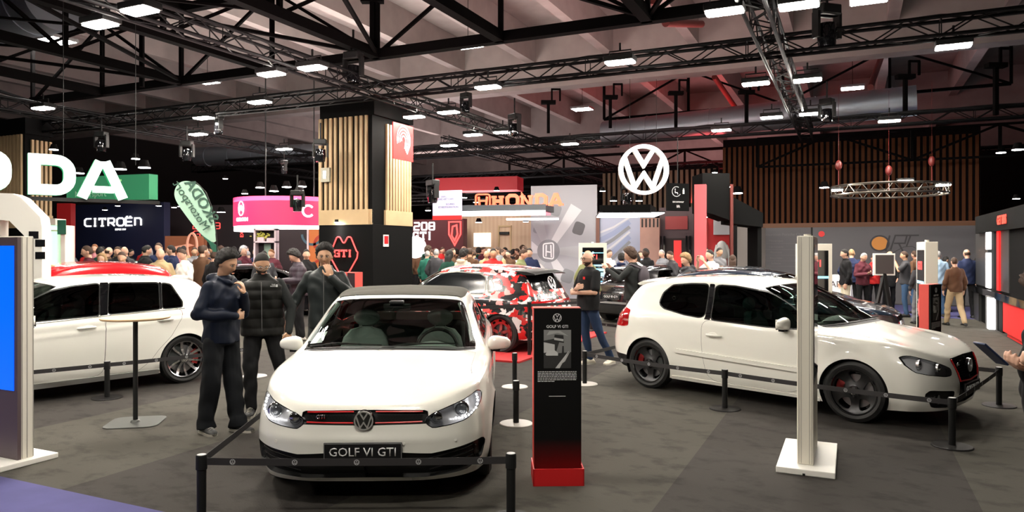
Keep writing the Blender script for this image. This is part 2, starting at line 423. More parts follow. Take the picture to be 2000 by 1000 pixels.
for a,b0,b1,lb in((-19,2,24,'black box truss at the upper left running away from the camera'),(-9.7,-6,33,'black box truss running from the top left corner towards the slatted column'),(-1.25,-6,24.5,'thick black box truss running away at the upper right'),(7.8,-4,24,'black box truss far up at the right edge')):
    truss(hall(a,b0,5.40),hall(a,b1,5.40),lb,.34 if a==-1.25 else .30)
for b,a0,a1,lb in((4.6,-26,16,'black box truss crossing overhead close to the camera'),(13.75,-26,16,'black box truss crossing the whole picture below the roof girders'),(22.9,-24,16,'distant black box truss crossing behind the slatted column'),(32,-24,8,'farthest black box truss above the crowd')):
    truss(hall(a0,b,5.42),hall(a1,b,5.42),lb)
def girder(A,B,label,sp=3.1,h=1.9,ch=.21,group='roof girders',nd=1):
    A=Vector(A);B=Vector(B);d=B-A;L=d.length;T=thing('roof_girder',label,'girder',A,math.atan2(d.y,d.x),group)
    m=MB();m.box((L/2,0,0),(L,ch,ch));m.build('chord',STL,T);m=MB();m.box((L/2,0,h),(L,ch,ch));m.build('chord',STL,T)
    n=max(1,round(L/sp));m=MB();m2=MB()
    for i in range(n+1): m.box((i*L/n,0,h/2),(.09,.09,h))
    for i in range(n):
        if i%2==0: m2.bar((i*L/n,0,0),((i+1)*L/n,0,h),.07)
        else: m2.bar((i*L/n,0,h),((i+1)*L/n,0,0),.07)
    m.build('upright',STL,T)['kind']='stuff';m2.build('brace',STL,T)['kind']='stuff'
    return T
zb=6.2
girder(hall(-22.1,13.6,zb),hall(8.9,13.6,zb),'long black roof girder crossing the picture under the ceiling',group=None)
girder(hall(-22.1,7.4,zb),hall(8.9,7.4,zb),'black roof girder overhead nearest to the camera',group=None)
for i,a in enumerate((-3.5,-6.6,-9.7,-12.8,-15.9,-19,5.8,2.7)):
    girder(hall(a,4.3,zb),hall(a,13.6,zb),'black roof girder running away from the camera to the long crossing girder')
m=MB()
for i in range(-6,3):
    a=-3.5+3.1*i;s=1 if i%2 else -1
    m.bar(Vector((a,7.4 if s>0 else 13.6,zb)),Vector((a+3.1,13.6 if s>0 else 7.4,zb)),.07)
    m.bar(Vector((a,7.4,zb+.05)),Vector((a+3.1,10.5,zb+.05)),.05)
o=m.build('wind_brace',STL);o.rotation_euler=(0,0,-HA);tagit(o,'thin black diagonal braces tied between the roof girders','brace')
# far roof girder and hoist posts
girder(P(1180,205,30)+Vector((0,0,-.6)),P(1975,120,23.5)+Vector((0,0,-.6)),'thin dark roof girder far away above the slatted wall',sp=3.4,h=1.6,ch=.10,group=None)
girder(hall(-16,34,5.0),hall(2,34,5.0),'dark roof girder above the red lit stands in the distance',sp=3.,h=1.4,ch=.12,group=None)
girder(hall(-3,26.9,4.7),hall(9,26.9,4.7),'dark girder hanging in front of the slatted wall on the right',sp=2.4,h=1.0,ch=.07,group=None)
for i,(x,y,y2,z) in enumerate([(277,30,170,19),(727,0,103,16.4),(1071,200,260,25),(1192,190,250,25),(1320,182,250,25),(1458,180,245,24),(1768,150,220,21),(1945,128,225,19)]):
    m=MB();p=P(x,y2,z);q=P(x,y,z);m.bar((0,0,0),q-p,.10);m.box((0,0,(q-p).z),(.5,.22,.12));m.box((.12,0,(q-p).z+.25),(.06,.06,.45));m.box((.26,0,(q-p).z+.45),(.32,.06,.06));m.box((.4,0,(q-p).z+.25),(.06,.06,.4))
    o=m.build('hoist_post',STL);o.location=p;tagit(o,'black hoist post hanging from the roof ribs','post','hoist posts under the roof')
# ---------------------------------------------------------------- lamps
DIFF=mat('lamp_diffuser',(1,1,1),.5,emit=(1,.93,.83),es=LAMP_L)
DIFS=mat('small_lamp_diffuser',(1,1,1),.5,emit=(1,.96,.90),es=60)
def make_lamp(label):
    T=thing('flood_light',label,'lamp',(0,0,0),-HA,'flood lights on the trusses')
    m=MB();m.bbox((-.27,-.16,.0),(.27,.16,.10));h=m.build('housing',BLK,T,bevel=.015)
    m=MB();m.prism(rnd([(-.255,-.135),(.255,-.135),(.255,.135),(-.255,.135)],.05),-.022,0);m.build('diffuser',DIFF,T)
    m=MB();m.tube([(-.2,0,.08),(-.2,0,.2),(.2,0,.2),(.2,0,.08)],.014,6);m.cyl((0,0,.2),(0,0,.34),.02,6);m.build('bracket',BLK,T)
    return T
L0=make_lamp('x');LK=kids_of(L0);first=True
def lamp_at(loc,label,rz=-HA):
    global first
    if first: first=False;L0.location=loc;L0['label']=label;L0.rotation_euler=(0,0,rz);return L0
    return copy_tree(L0,LK,loc,rz,label)
near=[(273,20),(196,47),(530,144),(610,132),(809,228),(876,219),(924,263),(982,258),(507,199),(398,230),(953,170),(1211,121),(1862,90),(84,211),(387,262),(555,291),(702,296),(877,284),(1113,281),(1409,254),(1737,236),(1415,22),(1560,10),(1476,163),(1577,156),(1583,222),(1507,229)]
nm={273:'on the truss in the top left corner, upper of two',196:'on the truss in the top left corner, lower of two',530:'on the long truss at upper left, lower of a pair',610:'on the long truss at upper left, upper of a pair',809:'below the truss crossing, just right of the slatted column',876:'on the truss right of the slatted column, upper one',924:'dim flat one far along the truss right of the red banner',982:'far along the truss right of the red banner',507:'on the crossing truss above the metal duct',398:'on the crossing truss at left, beside a black speaker',953:'on the crossing truss right of the column top',1211:'on the crossing truss high above the round emblem',1862:'large one on the truss at the upper right',84:'at the left end of the left truss',387:'on the left truss above the teardrop flag',555:'at the far end of the left truss',702:'in front of the slatted column',877:'on the distant truss right of the red banner',1113:'on the distant truss left of the round emblem',1409:'on the distant truss right of the round emblem',1737:'on the distant truss above the ring truss',1415:'square one at the top right of centre',1560:'square one at the top beside the thick truss',1476:'left of the thick truss at upper right',1577:'right of the thick truss at upper right',1583:'low beside the thick truss end',1507:'small one under the thick truss end'}
for x,y in near:
    z=5.16;Z=FPX*(z-CAMH)/(YH-y);lamp_at(Vector(((x-1000)*Z/FPX,Z,z)),'bright flood light '+nm[x])
for i,a in enumerate((-21,-15,-7,-4)):
    lamp_at(hall(a,4.6,5.16),'flood light on the overhead truss near the camera, outside the picture')
for a in(-9.7,-1.25):
    for b in(1.5,-2.5):lamp_at(hall(a,b,5.16),'flood light on the overhead truss near the camera, outside the picture')
for a,b in((-6,13.6),(2.5,13.6),(-14,22.8),(7.8,9),(7.8,17),(-13.5,13.6)): pass
# high bay lamps under the roof
def high_bay(x,y,z,w,d,label):
    Z=FPX*(z-CAMH)/(YH-y);T=thing('high_bay_light',label,'lamp',((x-1000)*Z/FPX,Z,z),-HA,'high bay lights under the roof')
    m=MB();m.bbox((-w/2-.04,-d/2-.04,.01),(w/2+.04,d/2+.04,.10));m.build('housing',mat('grey_housing',(.25,.25,.25),.5),T)
    m=MB();m.bbox((-w/2,-d/2,0),(w/2,d/2,.008));m.build('diffuser',DIFS,T)
    m=MB()
    for i in range(1,4):m.bbox((-w/2+w*i/4-.01,-d/2,-.02),(-w/2+w*i/4+.01,d/2,-.002))
    m.build('louvre',mat('white_louvre',(.6,.6,.6),.5),T);m=MB();m.cyl((0,0,.1),(0,0,10.15-z),.01,5);m.build('hanger',BLK,T)
for x,y,w,lb in((914,90,.75,'square high bay light above the long girder, right of the column'),(1137,214,.8,'square high bay light between the pink ribs at the centre right'),(1665,173,.75,'square high bay light among the dark ribs at the right'),(405,161,.7,'square high bay light left of centre above the crossing truss'),(1697,1,.8,'square high bay light cut by the top edge at the right'),(95,84,1.5,'long bright ceiling light at the upper left under the duct')):
    high_bay(x,y,7.9,w,w*.75 if w<1.2 else .7,lb)
# small spots on the distant rigs
SP0=thing('spot_light','x','lamp',(0,0,0),0,'small distant spot lights')
m=MB();m.cyl((0,0,0),(0,0,.11),.09,12,r2=.05);m.build('housing',STL,SP0);m=MB();m.cyl((0,0,-.01),(0,0,0),.085,12);m.build('lens',mat('spot_lens',(1,1,1),.4,emit=(1,.97,.95),es=22),SP0)
SPK=kids_of(SP0);sf=True
for x,y,Z,r in [(105,292,20,1.3),(265,310,22,1.4),(155,338,20,1.4),(235,330,20,1.8),(282,327,20,1.8),(440,349,26,1.),(478,387,26,.9),(508,366,24,1.6),(535,373,24,1.7),(560,365,24,1.7),(590,364,24,1.7),(585,372,24,1.7),(905,386,26,1.5),(930,395,26,1.2),(970,372,28,1.3),(935,434,26,1.3),(1027,433,26,1.2),(1177,373,22,1.),(1198,392,20,1.1),(1248,392,20,1.1),(1396,337,24,1.),(1440,377,24,2.0),(1180,413,22,.8),(1610,366,22,1.6),(1378,424,22,.9),(205,410,28,1.),(230,402,28,1.),(310,402,27,1.1),(340,405,27,1.),(352,403,27,1.),(432,414,26,1.6),(478,378,20,1.),(836,411,26,1.1),(850,395,27,.9),(1427,365,23,1.),(1955,298,22,1.5),(1985,388,19,1.),(1988,292,18,1.5),(660,250,30,.8)]:
    if sf: o=SP0;o.location=P(x,y,Z);sf=False
    else: o=copy_tree(SP0,SPK,P(x,y,Z),0)
    o.scale=(r,)*3;o['label']='small bright spot light on a distant rig'
# black moving-head lamps and hoists hanging from the rig
def moving_head(x,y,Z,s,label,grp=None):
    T=thing('moving_head_light',label,'lamp',P(x,y,Z),random.uniform(-1,1),'dark moving head lights',s)
    m=MB();m.box((0,0,.28),(.30,.22,.14));m.build('base',BLK,T,bevel=.02)
    m=MB();m.box((-.17,0,.08),(.04,.12,.34));m.box((.17,0,.08),(.04,.12,.34));m.box((0,0,.23),(.34,.10,.04));m.build('yoke',BLK,T)
    m=MB();m.lathe([(.02,.13),(.12,.10),(.13,-.05),(.11,-.2),(.10,-.2)],16,'z');m.build('head',BLKG,T)
    m=MB();m.cyl((0,0,.35),(0,0,.75),.02,6);m.build('hook',BLK,T)
for x,y,Z,s,lb in((690,140,15.6,1.2,'dark moving head light hanging above the slatted column'),(910,205,19,.9,'dark moving head light with a box, right of the truss crossing'),(1615,62,12.5,1.3,'large dark moving head light at the top right'),(427,248,19,.9,'dark moving head light beside the left truss lamp'),(626,300,17.8,1.0,'dark moving head light on the left edge of the slatted column'),(581,398,17,.9,'dark moving head light in front of the pink round sign'),(845,380,21,1.2,'dark moving head light left of the hanging direction sign'),(365,300,20,1.,'dark moving head light above the teardrop flag'),(555,330,24,.8,'dark moving head light hanging left of the column under the duct'),(198,282,20,1.0,'dark box light above the green lit letters'),(1005,250,20,1.1,'dark moving head light in front of the distant truss'),(1615,222,17,1.0,'dark moving head light beside the end of the thick truss'),(1225,385,20,1.,'dark moving head light under the round emblem')): moving_head(x,y,Z,s,lb)
# ring truss with lamps over the right stand
RT=thing('ring_truss','round silver truss ring hanging in front of the slatted wall','truss',P(1735,372,20),0)
RSIL=mat('ring_alloy',(.16,.145,.125),.35,.9)
for r,z in((1.45,.12),(1.45,-.12),(1.22,.12),(1.22,-.12)):
    m=MB();m.tube([(r*math.cos(2*math.pi*k/48),r*math.sin(2*math.pi*k/48),z) for k in range(48)],.022,6,True);m.build('chord',RSIL,RT)
m=MB()
for k in range(48):
    a,b=2*math.pi*k/48,2*math.pi*(k+1)/48;r0,r1=(1.45,1.22) if k%2 else (1.22,1.45);z0=.12 if k%2 else -.12
    m.cyl((1.45*math.cos(a),1.45*math.sin(a),z0),(1.45*math.cos(b),1.45*math.sin(b),-z0),.009,5);m.cyl((r0*math.cos(a),r0*math.sin(a),-.12),(r1*math.cos(b),r1*math.sin(b),-.12),.009,5)
m.build('lattice',RSIL,RT)
for i,(x,y,lb) in enumerate(((1638,330,'left'),(1736,340,'middle'),(1820,322,'right'))):
    m=MB();m.ell((0,0,.2),(.09,.09,.14));m.cyl((0,0,.3),(0,0,2.4),.004,5);m.cyl((0,0,-.4),(0,0,.1),.012,5);o=m.build('chain_hoist',mat('red_hoist',(.10,.008,.006),.5));o.location=P(x,y,20)+Vector((0,0,-.1));tagit(o,'red chain hoist carrying the ring truss, the %s one'%lb,'hoist','hoists of the ring truss')
for x,y,w,lb in((1768,354,.35,'flat lamp on the ring truss'),(1842,362,.32,'glaring lamp at the right end of the ring truss'),(1635,372,.25,'small lamp at the left end of the ring truss')):
    T=thing('ring_lamp',lb,'lamp',P(x,y,19.6),-.3);m=MB();m.box((0,0,.05),(w+.05,.2,.06));m.build('housing',BLK,T);m=MB();m.box((0,-.02,0),(w,.18,.03));m.build('diffuser',DIFF,T)
# ---------------------------------------------------------------- up-facing fill lights, added without fixtures to brighten the roof
def area(name,loc,size,col,power,rot=(math.pi,0,0)):
    l=bpy.data.lights.new(name,'AREA');l.energy=power;l.color=col;l.size=size;o=bpy.data.objects.new(name,l);COL.objects.link(o);o.location=loc;o.rotation_euler=rot;return o
area('added_roof_fill',hall(-15,17,3.3),5,(1,.93,.85),700)
area('added_roof_fill',hall(-17,30,3.3),6,(1,.86,.86),520)
area('added_roof_fill',hall(-9,10,4.6),5,(1,.72,.68),170)
area('added_roof_fill',hall(-5,20,4.6),4,(1,.62,.60),230)
area('added_roof_fill',hall(-5,30,3.6),3,(1,.10,.10),330)
area('added_roof_fill',hall(1,16,4.6),5,(1,.80,.74),30)
area('added_roof_fill',hall(-24,40,3.5),6,(1,.80,.78),700)
area('added_roof_fill',hall(-8,45,3.5),6,(1,.45,.45),600)
area('added_roof_fill',hall(2,30,5.8),3,(.85,.9,1),40)
for b,a0,a1,z,lb in((41,-34,4,5.2,'remote black box truss near the far end at left'),(30.,-34,-9,6.4,'remote black box truss above the navy wall'),(36,-30,2,4.6,'remote low black box truss behind the pink-red round sign')):
    truss(hall(a0,b,z),hall(a1,b,z),lb,.4,.6)
for a,lb in((-27,'remote black box truss running into the distance at far left'),(-14,'remote black box truss running into the distance behind the slatted column')):
    truss(hall(a,24,5.9),hall(a,48,5.9),lb,.35,.6)

# ---------------------------------------------------------------- cars: a lofted skin, cut into panels, glass and lamps
def pchip(t, Y, T):
    h=np.diff(t);d=np.diff(Y,axis=0)/h[:,None];m=np.zeros_like(Y)
    for k in range(1,len(t)-1):
        a,b=d[k-1],d[k];w1=2*h[k]+h[k-1];w2=h[k]+2*h[k-1]
        with np.errstate(divide='ignore',invalid='ignore'): q=(w1+w2)/(w1/a+w2/b)
        m[k]=np.where(a*b>0,q,(a*h[k]+b*h[k-1])/(h[k]+h[k-1])*.35)
    m[0]=d[0];m[-1]=d[-1]
    i=np.clip(np.searchsorted(t,T,side='right')-1,0,len(t)-2);H=h[i][:,None];s=((T-t[i])/h[i])[:,None]
    return Y[i]*(1+2*s)*(1-s)**2+m[i]*H*s*(1-s)**2+Y[i+1]*s*s*(3-2*s)+m[i+1]*H*s*s*(s-1)
def car_skin(C, step=.022, smooth=3):
    """C[row][col]=(x,y,z); returns the right half (y>=0) as a PM whose verts carry column and row parameters"""
    C=np.array(C,float);R,K,_=C.shape
    def lens(A,ax):
        L=np.linalg.norm(np.diff(A,axis=ax),axis=2).mean(axis=1-ax);return L
    lc=lens(C,1);lr=lens(C,0)
    def samples(L):
        p=[];
        for k,l in enumerate(L):
            n=max(2,int(round(l/step)));p+=list(k+np.arange(n)/n)
        return np.array(p+[len(L)])
    sc=samples(lc);sr=samples(lr);tc=np.r_[0,np.cumsum(lc)];tr=np.r_[0,np.cumsum(lr)]
    A=np.array([pchip(tc,C[r],np.interp(sc,np.arange(K),tc)) for r in range(R)])
    B=np.array([pchip(tr,A[:,k],np.interp(sr,np.arange(R),tr)) for k in range(len(sc))])   # cols x rows x 3
    B=B.transpose(1,0,2)
    for _ in range(smooth):
        E=np.concatenate([B[:,1:2]*[1,-1,1],B,B[:,-2:-1]*[1,-1,1]],1);S=(E[:,:-2]+E[:,2:])/2
        T=S.copy();T[1:-1]=(S[1:-1]+(B[:-2]+B[2:])/2)/2;B=B+.5*(T-B)
        B[:,0,1]=0;B[:,-1,1]=0;B[-1,:,1]=0
    nr,nc,_=B.shape;sg,rg=np.meshgrid(sc,sr)
    V=np.dstack([B,sg,rg]).reshape(-1,5)
    F=[(r*nc+c,(r+1)*nc+c,(r+1)*nc+c+1,r*nc+c+1) for r in range(nr-1) for c in range(nc-1)]
    return PM(V,F)
def golf_cage():
    X=[
    [(.10,0,.19),(.11,.35,.19),(.17,.62,.19),(.38,.80,.18),(.88,.84,.17),(1.45,.82,.17),(2.1,.82,.17),(2.8,.82,.17),(3.46,.84,.19),(3.9,.79,.24),(4.08,.60,.25),(4.13,.35,.25),(4.14,0,.25)],
    [(.02,0,.30),(.035,.35,.30),(.10,.64,.30),(.33,.83,.30),(.88,.875,.30),(1.45,.86,.30),(2.1,.865,.30),(2.8,.865,.30),(3.46,.88,.32),(3.92,.83,.35),(4.13,.64,.36),(4.18,.35,.36),(4.19,0,.36)],
    [(0,0,.45),(.015,.36,.45),(.085,.65,.45),(.32,.845,.45),(.88,.885,.45),(1.45,.878,.45),(2.1,.88,.45),(2.8,.882,.45),(3.46,.89,.46),(3.93,.845,.48),(4.15,.66,.48),(4.20,.36,.48),(4.21,0,.48)],
    [(.02,0,.60),(.035,.36,.60),(.11,.65,.60),(.34,.84,.60),(.88,.885,.61),(1.45,.885,.61),(2.1,.888,.61),(2.8,.89,.61),(3.46,.892,.62),(3.93,.845,.63),(4.14,.67,.63),(4.18,.36,.63),(4.19,0,.63)],
    [(.06,0,.71),(.08,.36,.715),(.17,.63,.735),(.40,.81,.755),(.88,.87,.765),(1.45,.882,.77),(2.1,.882,.78),(2.8,.882,.79),(3.46,.885,.80),(3.93,.835,.80),(4.10,.66,.81),(4.14,.36,.81),(4.15,0,.81)],
    [(.13,0,.755),(.15,.36,.76),(.24,.61,.79),(.46,.775,.82),(.90,.835,.865),(1.45,.865,.875),(2.1,.872,.88),(2.8,.872,.89),(3.46,.867,.90),(3.93,.805,.91),(4.07,.64,.92),(4.10,.35,.92),(4.11,0,.92)],
    [(.55,0,.895),(.56,.34,.89),(.62,.56,.88),(.75,.68,.885),(1.02,.77,.90),(1.47,.835,.915),(2.1,.85,.93),(2.8,.85,.945),(3.46,.84,.955),(3.93,.77,.96),(4.04,.62,.965),(4.065,.34,.97),(4.07,0,.97)],
    [(1.02,0,.985),(1.04,.33,.98),(1.12,.53,.965),(1.2,.62,.955),(1.30,.70,.95),(1.52,.80,.945),(2.1,.82,.96),(2.8,.815,.98),(3.46,.795,1.0),(3.92,.725,1.01),(4.01,.58,1.02),(4.03,.33,1.02),(4.035,0,1.02)],
    [(1.50,0,1.235),(1.51,.31,1.225),(1.55,.48,1.205),(1.60,.575,1.19),(1.68,.635,1.18),(1.85,.70,1.18),(2.2,.715,1.19),(2.8,.715,1.20),(3.42,.69,1.21),(3.83,.63,1.21),(3.90,.53,1.21),(3.92,.30,1.215),(3.925,0,1.215)],
    [(1.93,0,1.40),(1.94,.28,1.395),(1.97,.44,1.385),(2.0,.51,1.375),(2.06,.56,1.36),(2.2,.60,1.375),(2.4,.615,1.395),(2.8,.625,1.41),(3.30,.60,1.39),(3.66,.555,1.355),(3.74,.47,1.36),(3.76,.28,1.37),(3.765,0,1.375)],
    [(2.06,0,1.43),(2.07,.25,1.427),(2.10,.38,1.42),(2.13,.44,1.415),(2.19,.48,1.41),(2.3,.51,1.42),(2.45,.52,1.435),(2.8,.525,1.45),(3.25,.50,1.43),(3.55,.45,1.395),(3.61,.38,1.40),(3.63,.23,1.405),(3.635,0,1.41)],
    [(2.25,0,1.455),(2.28,0,1.457),(2.32,0,1.459),(2.36,0,1.461),(2.42,0,1.463),(2.5,0,1.465),(2.6,0,1.467),(2.85,0,1.468),(3.2,0,1.455),(3.35,0,1.445),(3.40,0,1.44),(3.43,0,1.438),(3.45,0,1.436)]]
    X=np.array(X,float)
    for r in range(5): X[r,3,0]+=.03;X[r,3,1]-=.025;X[r,2,0]+=.015;X[r,2,1]-=.02
    return X
def field_side(poly,smin=4.0,smax=9.2):
    def f(V):
        d=sdf(poly,V[:,0],V[:,2]);return np.maximum(d,np.maximum((smin-V[:,3])*.2,(V[:,3]-smax)*.2))
    return f
def field_front(poly,smax=4.6,ax=0):
    def f(V): return np.maximum(sdf(poly,np.abs(V[:,1]),V[:,2]),(V[:,3]-smax)*.2)
    return f
def field_rear(poly,smin=8.4):
    def f(V): return np.maximum(sdf(poly,np.abs(V[:,1]),V[:,2]),(smin-V[:,3])*.2)
    return f
def off(f,d): return lambda V:f(V)-d
def both(pm,name,m,parent,ang=50):
    return [pm.build(name,m,parent,ang),pm.mirror().build(name,m,parent,ang)]
def whole(pm,name,m,parent,ang=50): return (pm+pm.mirror()).build(name,m,parent,ang)
def arch_liner(cx,cz,r,yin,yout):
    n=28;V=[];F=[];k=0
    for i in range(n+1):
        a=math.radians(-25+230*i/n)
        for y in(yin,yout): V.append((cx+r*math.cos(a),y,cz+r*math.sin(a)))
    F=[(2*i,2*i+1,2*i+3,2*i+2) for i in range(n)]
    V.append((cx,yin,cz));F+=[(2*i,2*i+2,len(V)-1) for i in range(n)]
    return V,F
def disc_field(style,X,Z):
    """negative where the rim face has metal; X,Z normalised by rim radius"""
    R=np.hypot(X,Z);A=np.arctan2(Z,X)
    if style=='five_hole':        # dark disc pierced by five rounded windows
        best=np.full(X.shape,-1e9)
        for k in range(5):
            a=math.radians(90+72*k);c,s=math.cos(a),math.sin(a);u=X*c+Z*s;v=-X*s+Z*c
            p=chaikin([(.38,-.04),(.38,.04),(.60,.25),(.80,.27),(.86,.12),(.86,-.12),(.80,-.27),(.60,-.25)],2)
            best=np.maximum(best,-sdf(p,u,v))
        return best
    met=np.minimum(R-.22,.90-R)
    def beam(a,r0,r1,w0,w1,a2=None):
        a=math.radians(a);p0=(r0*math.cos(a),r0*math.sin(a));b=math.radians(a2) if a2 is not None else a;p1=(r1*math.cos(b),r1*math.sin(b))
        dx,dz=p1[0]-p0[0],p1[1]-p0[1];L=math.hypot(dx,dz);t=((X-p0[0])*dx+(Z-p0[1])*dz)/L/L
        dd=np.abs((X-p0[0])*dz-(Z-p0[1])*dx)/L;w=w0+(w1-w0)*np.clip(t,0,1)
        return np.maximum(dd-w,np.maximum(-t-.02,t-1.02)*L)
    if style=='ten_twist':        # five pairs of angled blades
        for k in range(5):
            met=np.minimum(met,beam(72*k+90,.15,.97,.055,.075,72*k+90+10));met=np.minimum(met,beam(72*k+90+30,.18,.97,.045,.05,72*k+90+44))
    elif style=='hex':
        for k in range(5):
            met=np.minimum(met,beam(72*k+90,.15,.97,.10,.09))
            met=np.minimum(met,np.maximum(.72-R,-1));met=np.minimum(met,np.abs(R-.66)-.05)
        for k in range(10): met=np.maximum(met,-(np.maximum(np.abs(((np.degrees(A)-36*k-18+180)%360)-180)/57.3*R-.12,np.abs(R-.83)-.07)))
    else:
        for k in range(10): met=np.minimum(met,beam(36*k+90,.15,.97,.05,.05))
    return met
def make_wheel(parent,style,rt,rr,w,face,inner,x,y,z,side,caliper=CALR,badge=True,steer=0):
    """wheel thing-part: tyre radius rt, rim radius rr; side=+1 for y>0"""
    M=Matrix.Translation((x,y,z))@Matrix.Rotation(steer,4,'Z')@Matrix.Scale(side,4,(0,1,0))
    def y3(V): return [M@Vector(v) for v in V]
    t=MB(M);h=w/2
    t.lathe([(rr-.012,-w),(rr+.02,-w),(rt-.035,-w+.004),(rt-.008,-w+.02),(rt,-w+.04),(rt,-.04),(rt-.008,-.018),(rt-.035,-.004),(rr+.035,.002),(rr+.006,-.006),(rr-.004,-.014),(rr-.004,-w+.02)],56,'y',closed=True)
    wo=t.build('wheel',TYRE,parent)
    
    b=MB(M);b.lathe([(rr+.004,-.004),(rr-.012,-.004),(rr-.02,-.03),(rr-.045,-.12),(rr-.045,-w+.01)],56,'y');b.lathe([(rr-.045,-.14),(.02,-.14)],40,'y')
    b.build('rim_barrel',inner,wo)
    nr,na=22,150;V=[];F=[]
    for i in range(nr+1):
        q=.02+.98*i/nr
        for k in range(na):
            a=2*math.pi*k/na;prof=-.030-.028*math.exp(-((q-.55)/.33)**2)*1.0+.026*q**6+(.012 if q<.2 else 0)
            V.append((q*rr*math.cos(a),prof,q*rr*math.sin(a)))
    for i in range(nr):
        for k in range(na): F.append((i*na+k,i*na+(k+1)%na,(i+1)*na+(k+1)%na,(i+1)*na+k))
    F.append(tuple(range(na-1,-1,-1)))
    pm=PM(V,F);met,_=pm.split(lambda W:disc_field(style,W[:,0]/rr,W[:,2]/rr)*rr)
    front=met.V[:,:3];n=len(front)
    back=front.copy();back[:,1]-=.03
    Vv=np.vstack([front,back]);FF=met.F+[(i,j,j+n,i+n) for i,j in met.rim()]
    fo=mkobj('rim',y3(Vv),FF,[face],wo,True,40)
    d=MB(M);d.cyl((0,-.095,0),(0,-.105,0),rr*.72,40);d.build('brake_disc',mat('brake_steel',(.25,.25,.26),.35,.9),wo)
    if caliper:
        c=MB(M)
        for i in range(7):
            a=math.radians(-20+8*i);c.box((rr*.66*math.cos(a),-.085,rr*.66*math.sin(a)),(.075,.05,.04),Matrix.Rotation(-a,3,'Y'))
        c.build('brake_caliper',caliper,wo)
    hub=MB(M);hub.lathe([(.001,-.012),(rr*.12,-.014),(rr*.13,-.03)],20,'y');
    for k in range(5):
        a=math.radians(54+72*k);hub.cyl((rr*.2*math.cos(a),-.02,rr*.2*math.sin(a)),(rr*.2*math.cos(a),-.04,rr*.2*math.sin(a)),.012,8)
    hub.build('hub_cap',inner,wo)
    if badge:
        g=MB(M@Matrix.Scale(-1,4,(0,1,0))@Matrix.Translation((0,.010,0)));roundel(g,rr*.125,.004,.002,seg=20);g.build('wheel_badge',CHR,wo)
    return wo
def mirror_part(parent,x,y,z,m,side=1,s=1.,two=True):
    """door mirror shell with black foot"""
    M=Matrix.Translation((x,y*side,z))@Matrix.Scale(side,4,(0,1,0))@Matrix.Scale(s,4)
    pm=[];nu,nv=20,12;V=[];F=[]
    for j in range(nv+1):
        for i in range(nu):
            a=2*math.pi*i/nu;t=math.pi*j/nv;ca,sa=math.cos(a),math.sin(a)
            k=.8
            yy=math.copysign(abs(ca)**k,ca)*math.sin(t)**.7*.125;zz=math.copysign(abs(sa)**k,sa)*math.sin(t)**.7*.078
            zz=max(zz,-.058);xx=-math.cos(t)*.062
            if xx>0: xx*=.55
            zz*=1-.22*yy/.125; xx+= .25*abs(yy+.1)*.35
            V.append((xx,yy+.09,zz))
    for j in range(nv):
        for i in range(nu): F.append((j*nu+i,j*nu+(i+1)%nu,(j+1)*nu+(i+1)%nu,(j+1)*nu+i))
    sh=MB(M).add(V,F).build('door_mirror',m,parent,ang=60)
    f=MB(M);f.bar((.02,-.06,-.075),(.02,.10,-.073),.07,.022);f.bar((.03,-.09,-.06),(.03,-.02,-.07),.05,.03);f.build('mirror_foot',BLK,sh)
    g=MB(M);g.box((.045,.09,0),(.006,.19,.12));g.build('mirror_glass',mat('mirror_silver',(.8,.8,.8),.02,1.),sh)
    return sh
def seat(parent,x,y,m=CLOTH2):
    b=MB();prof=[(.0,.52),(.06,.70),(.10,.95),(.11,1.06)]
    V=[];F=[];n=10
    for i,(dx,z) in enumerate([(0,.50),(.03,.62),(.08,.80),(.12,.95),(.145,1.02),(.15,1.045)]):
        wd=[.25,.26,.25,.21,.15,.06][i];th=[.07,.075,.07,.06,.05,.02][i]
        for k in range(14):
            a=2*math.pi*k/14;c,s_=math.cos(a),math.sin(a)
            V.append((x+dx+th*math.copysign(abs(c)**.7,c)-(.04 if abs(s_)>.7 else 0),y+wd*math.copysign(abs(s_)**.7,s_),z))
    for i in range(5):F+=[(i*14+k,i*14+(k+1)%14,(i+1)*14+(k+1)%14,(i+1)*14+k) for k in range(14)]
    F+=[tuple(range(13,-1,-1)),tuple(range(70,84))]
    s=b.add(V,F).build('seat',m,parent,ang=60)
    h=MB();h.ell((x+.17,y,1.13),(.05,.13,.085),14,10);h.cyl((x+.165,y-.05,1.0),(x+.17,y-.05,1.10),.007,6);h.cyl((x+.165,y+.05,1.0),(x+.17,y+.05,1.10),.007,6);h.build('headrest',m,s)
    c=MB();c.box((x-.22,y,.46),(.50,.50,.14));c.build('seat_cushion',m,s,bevel=.04)
    return s
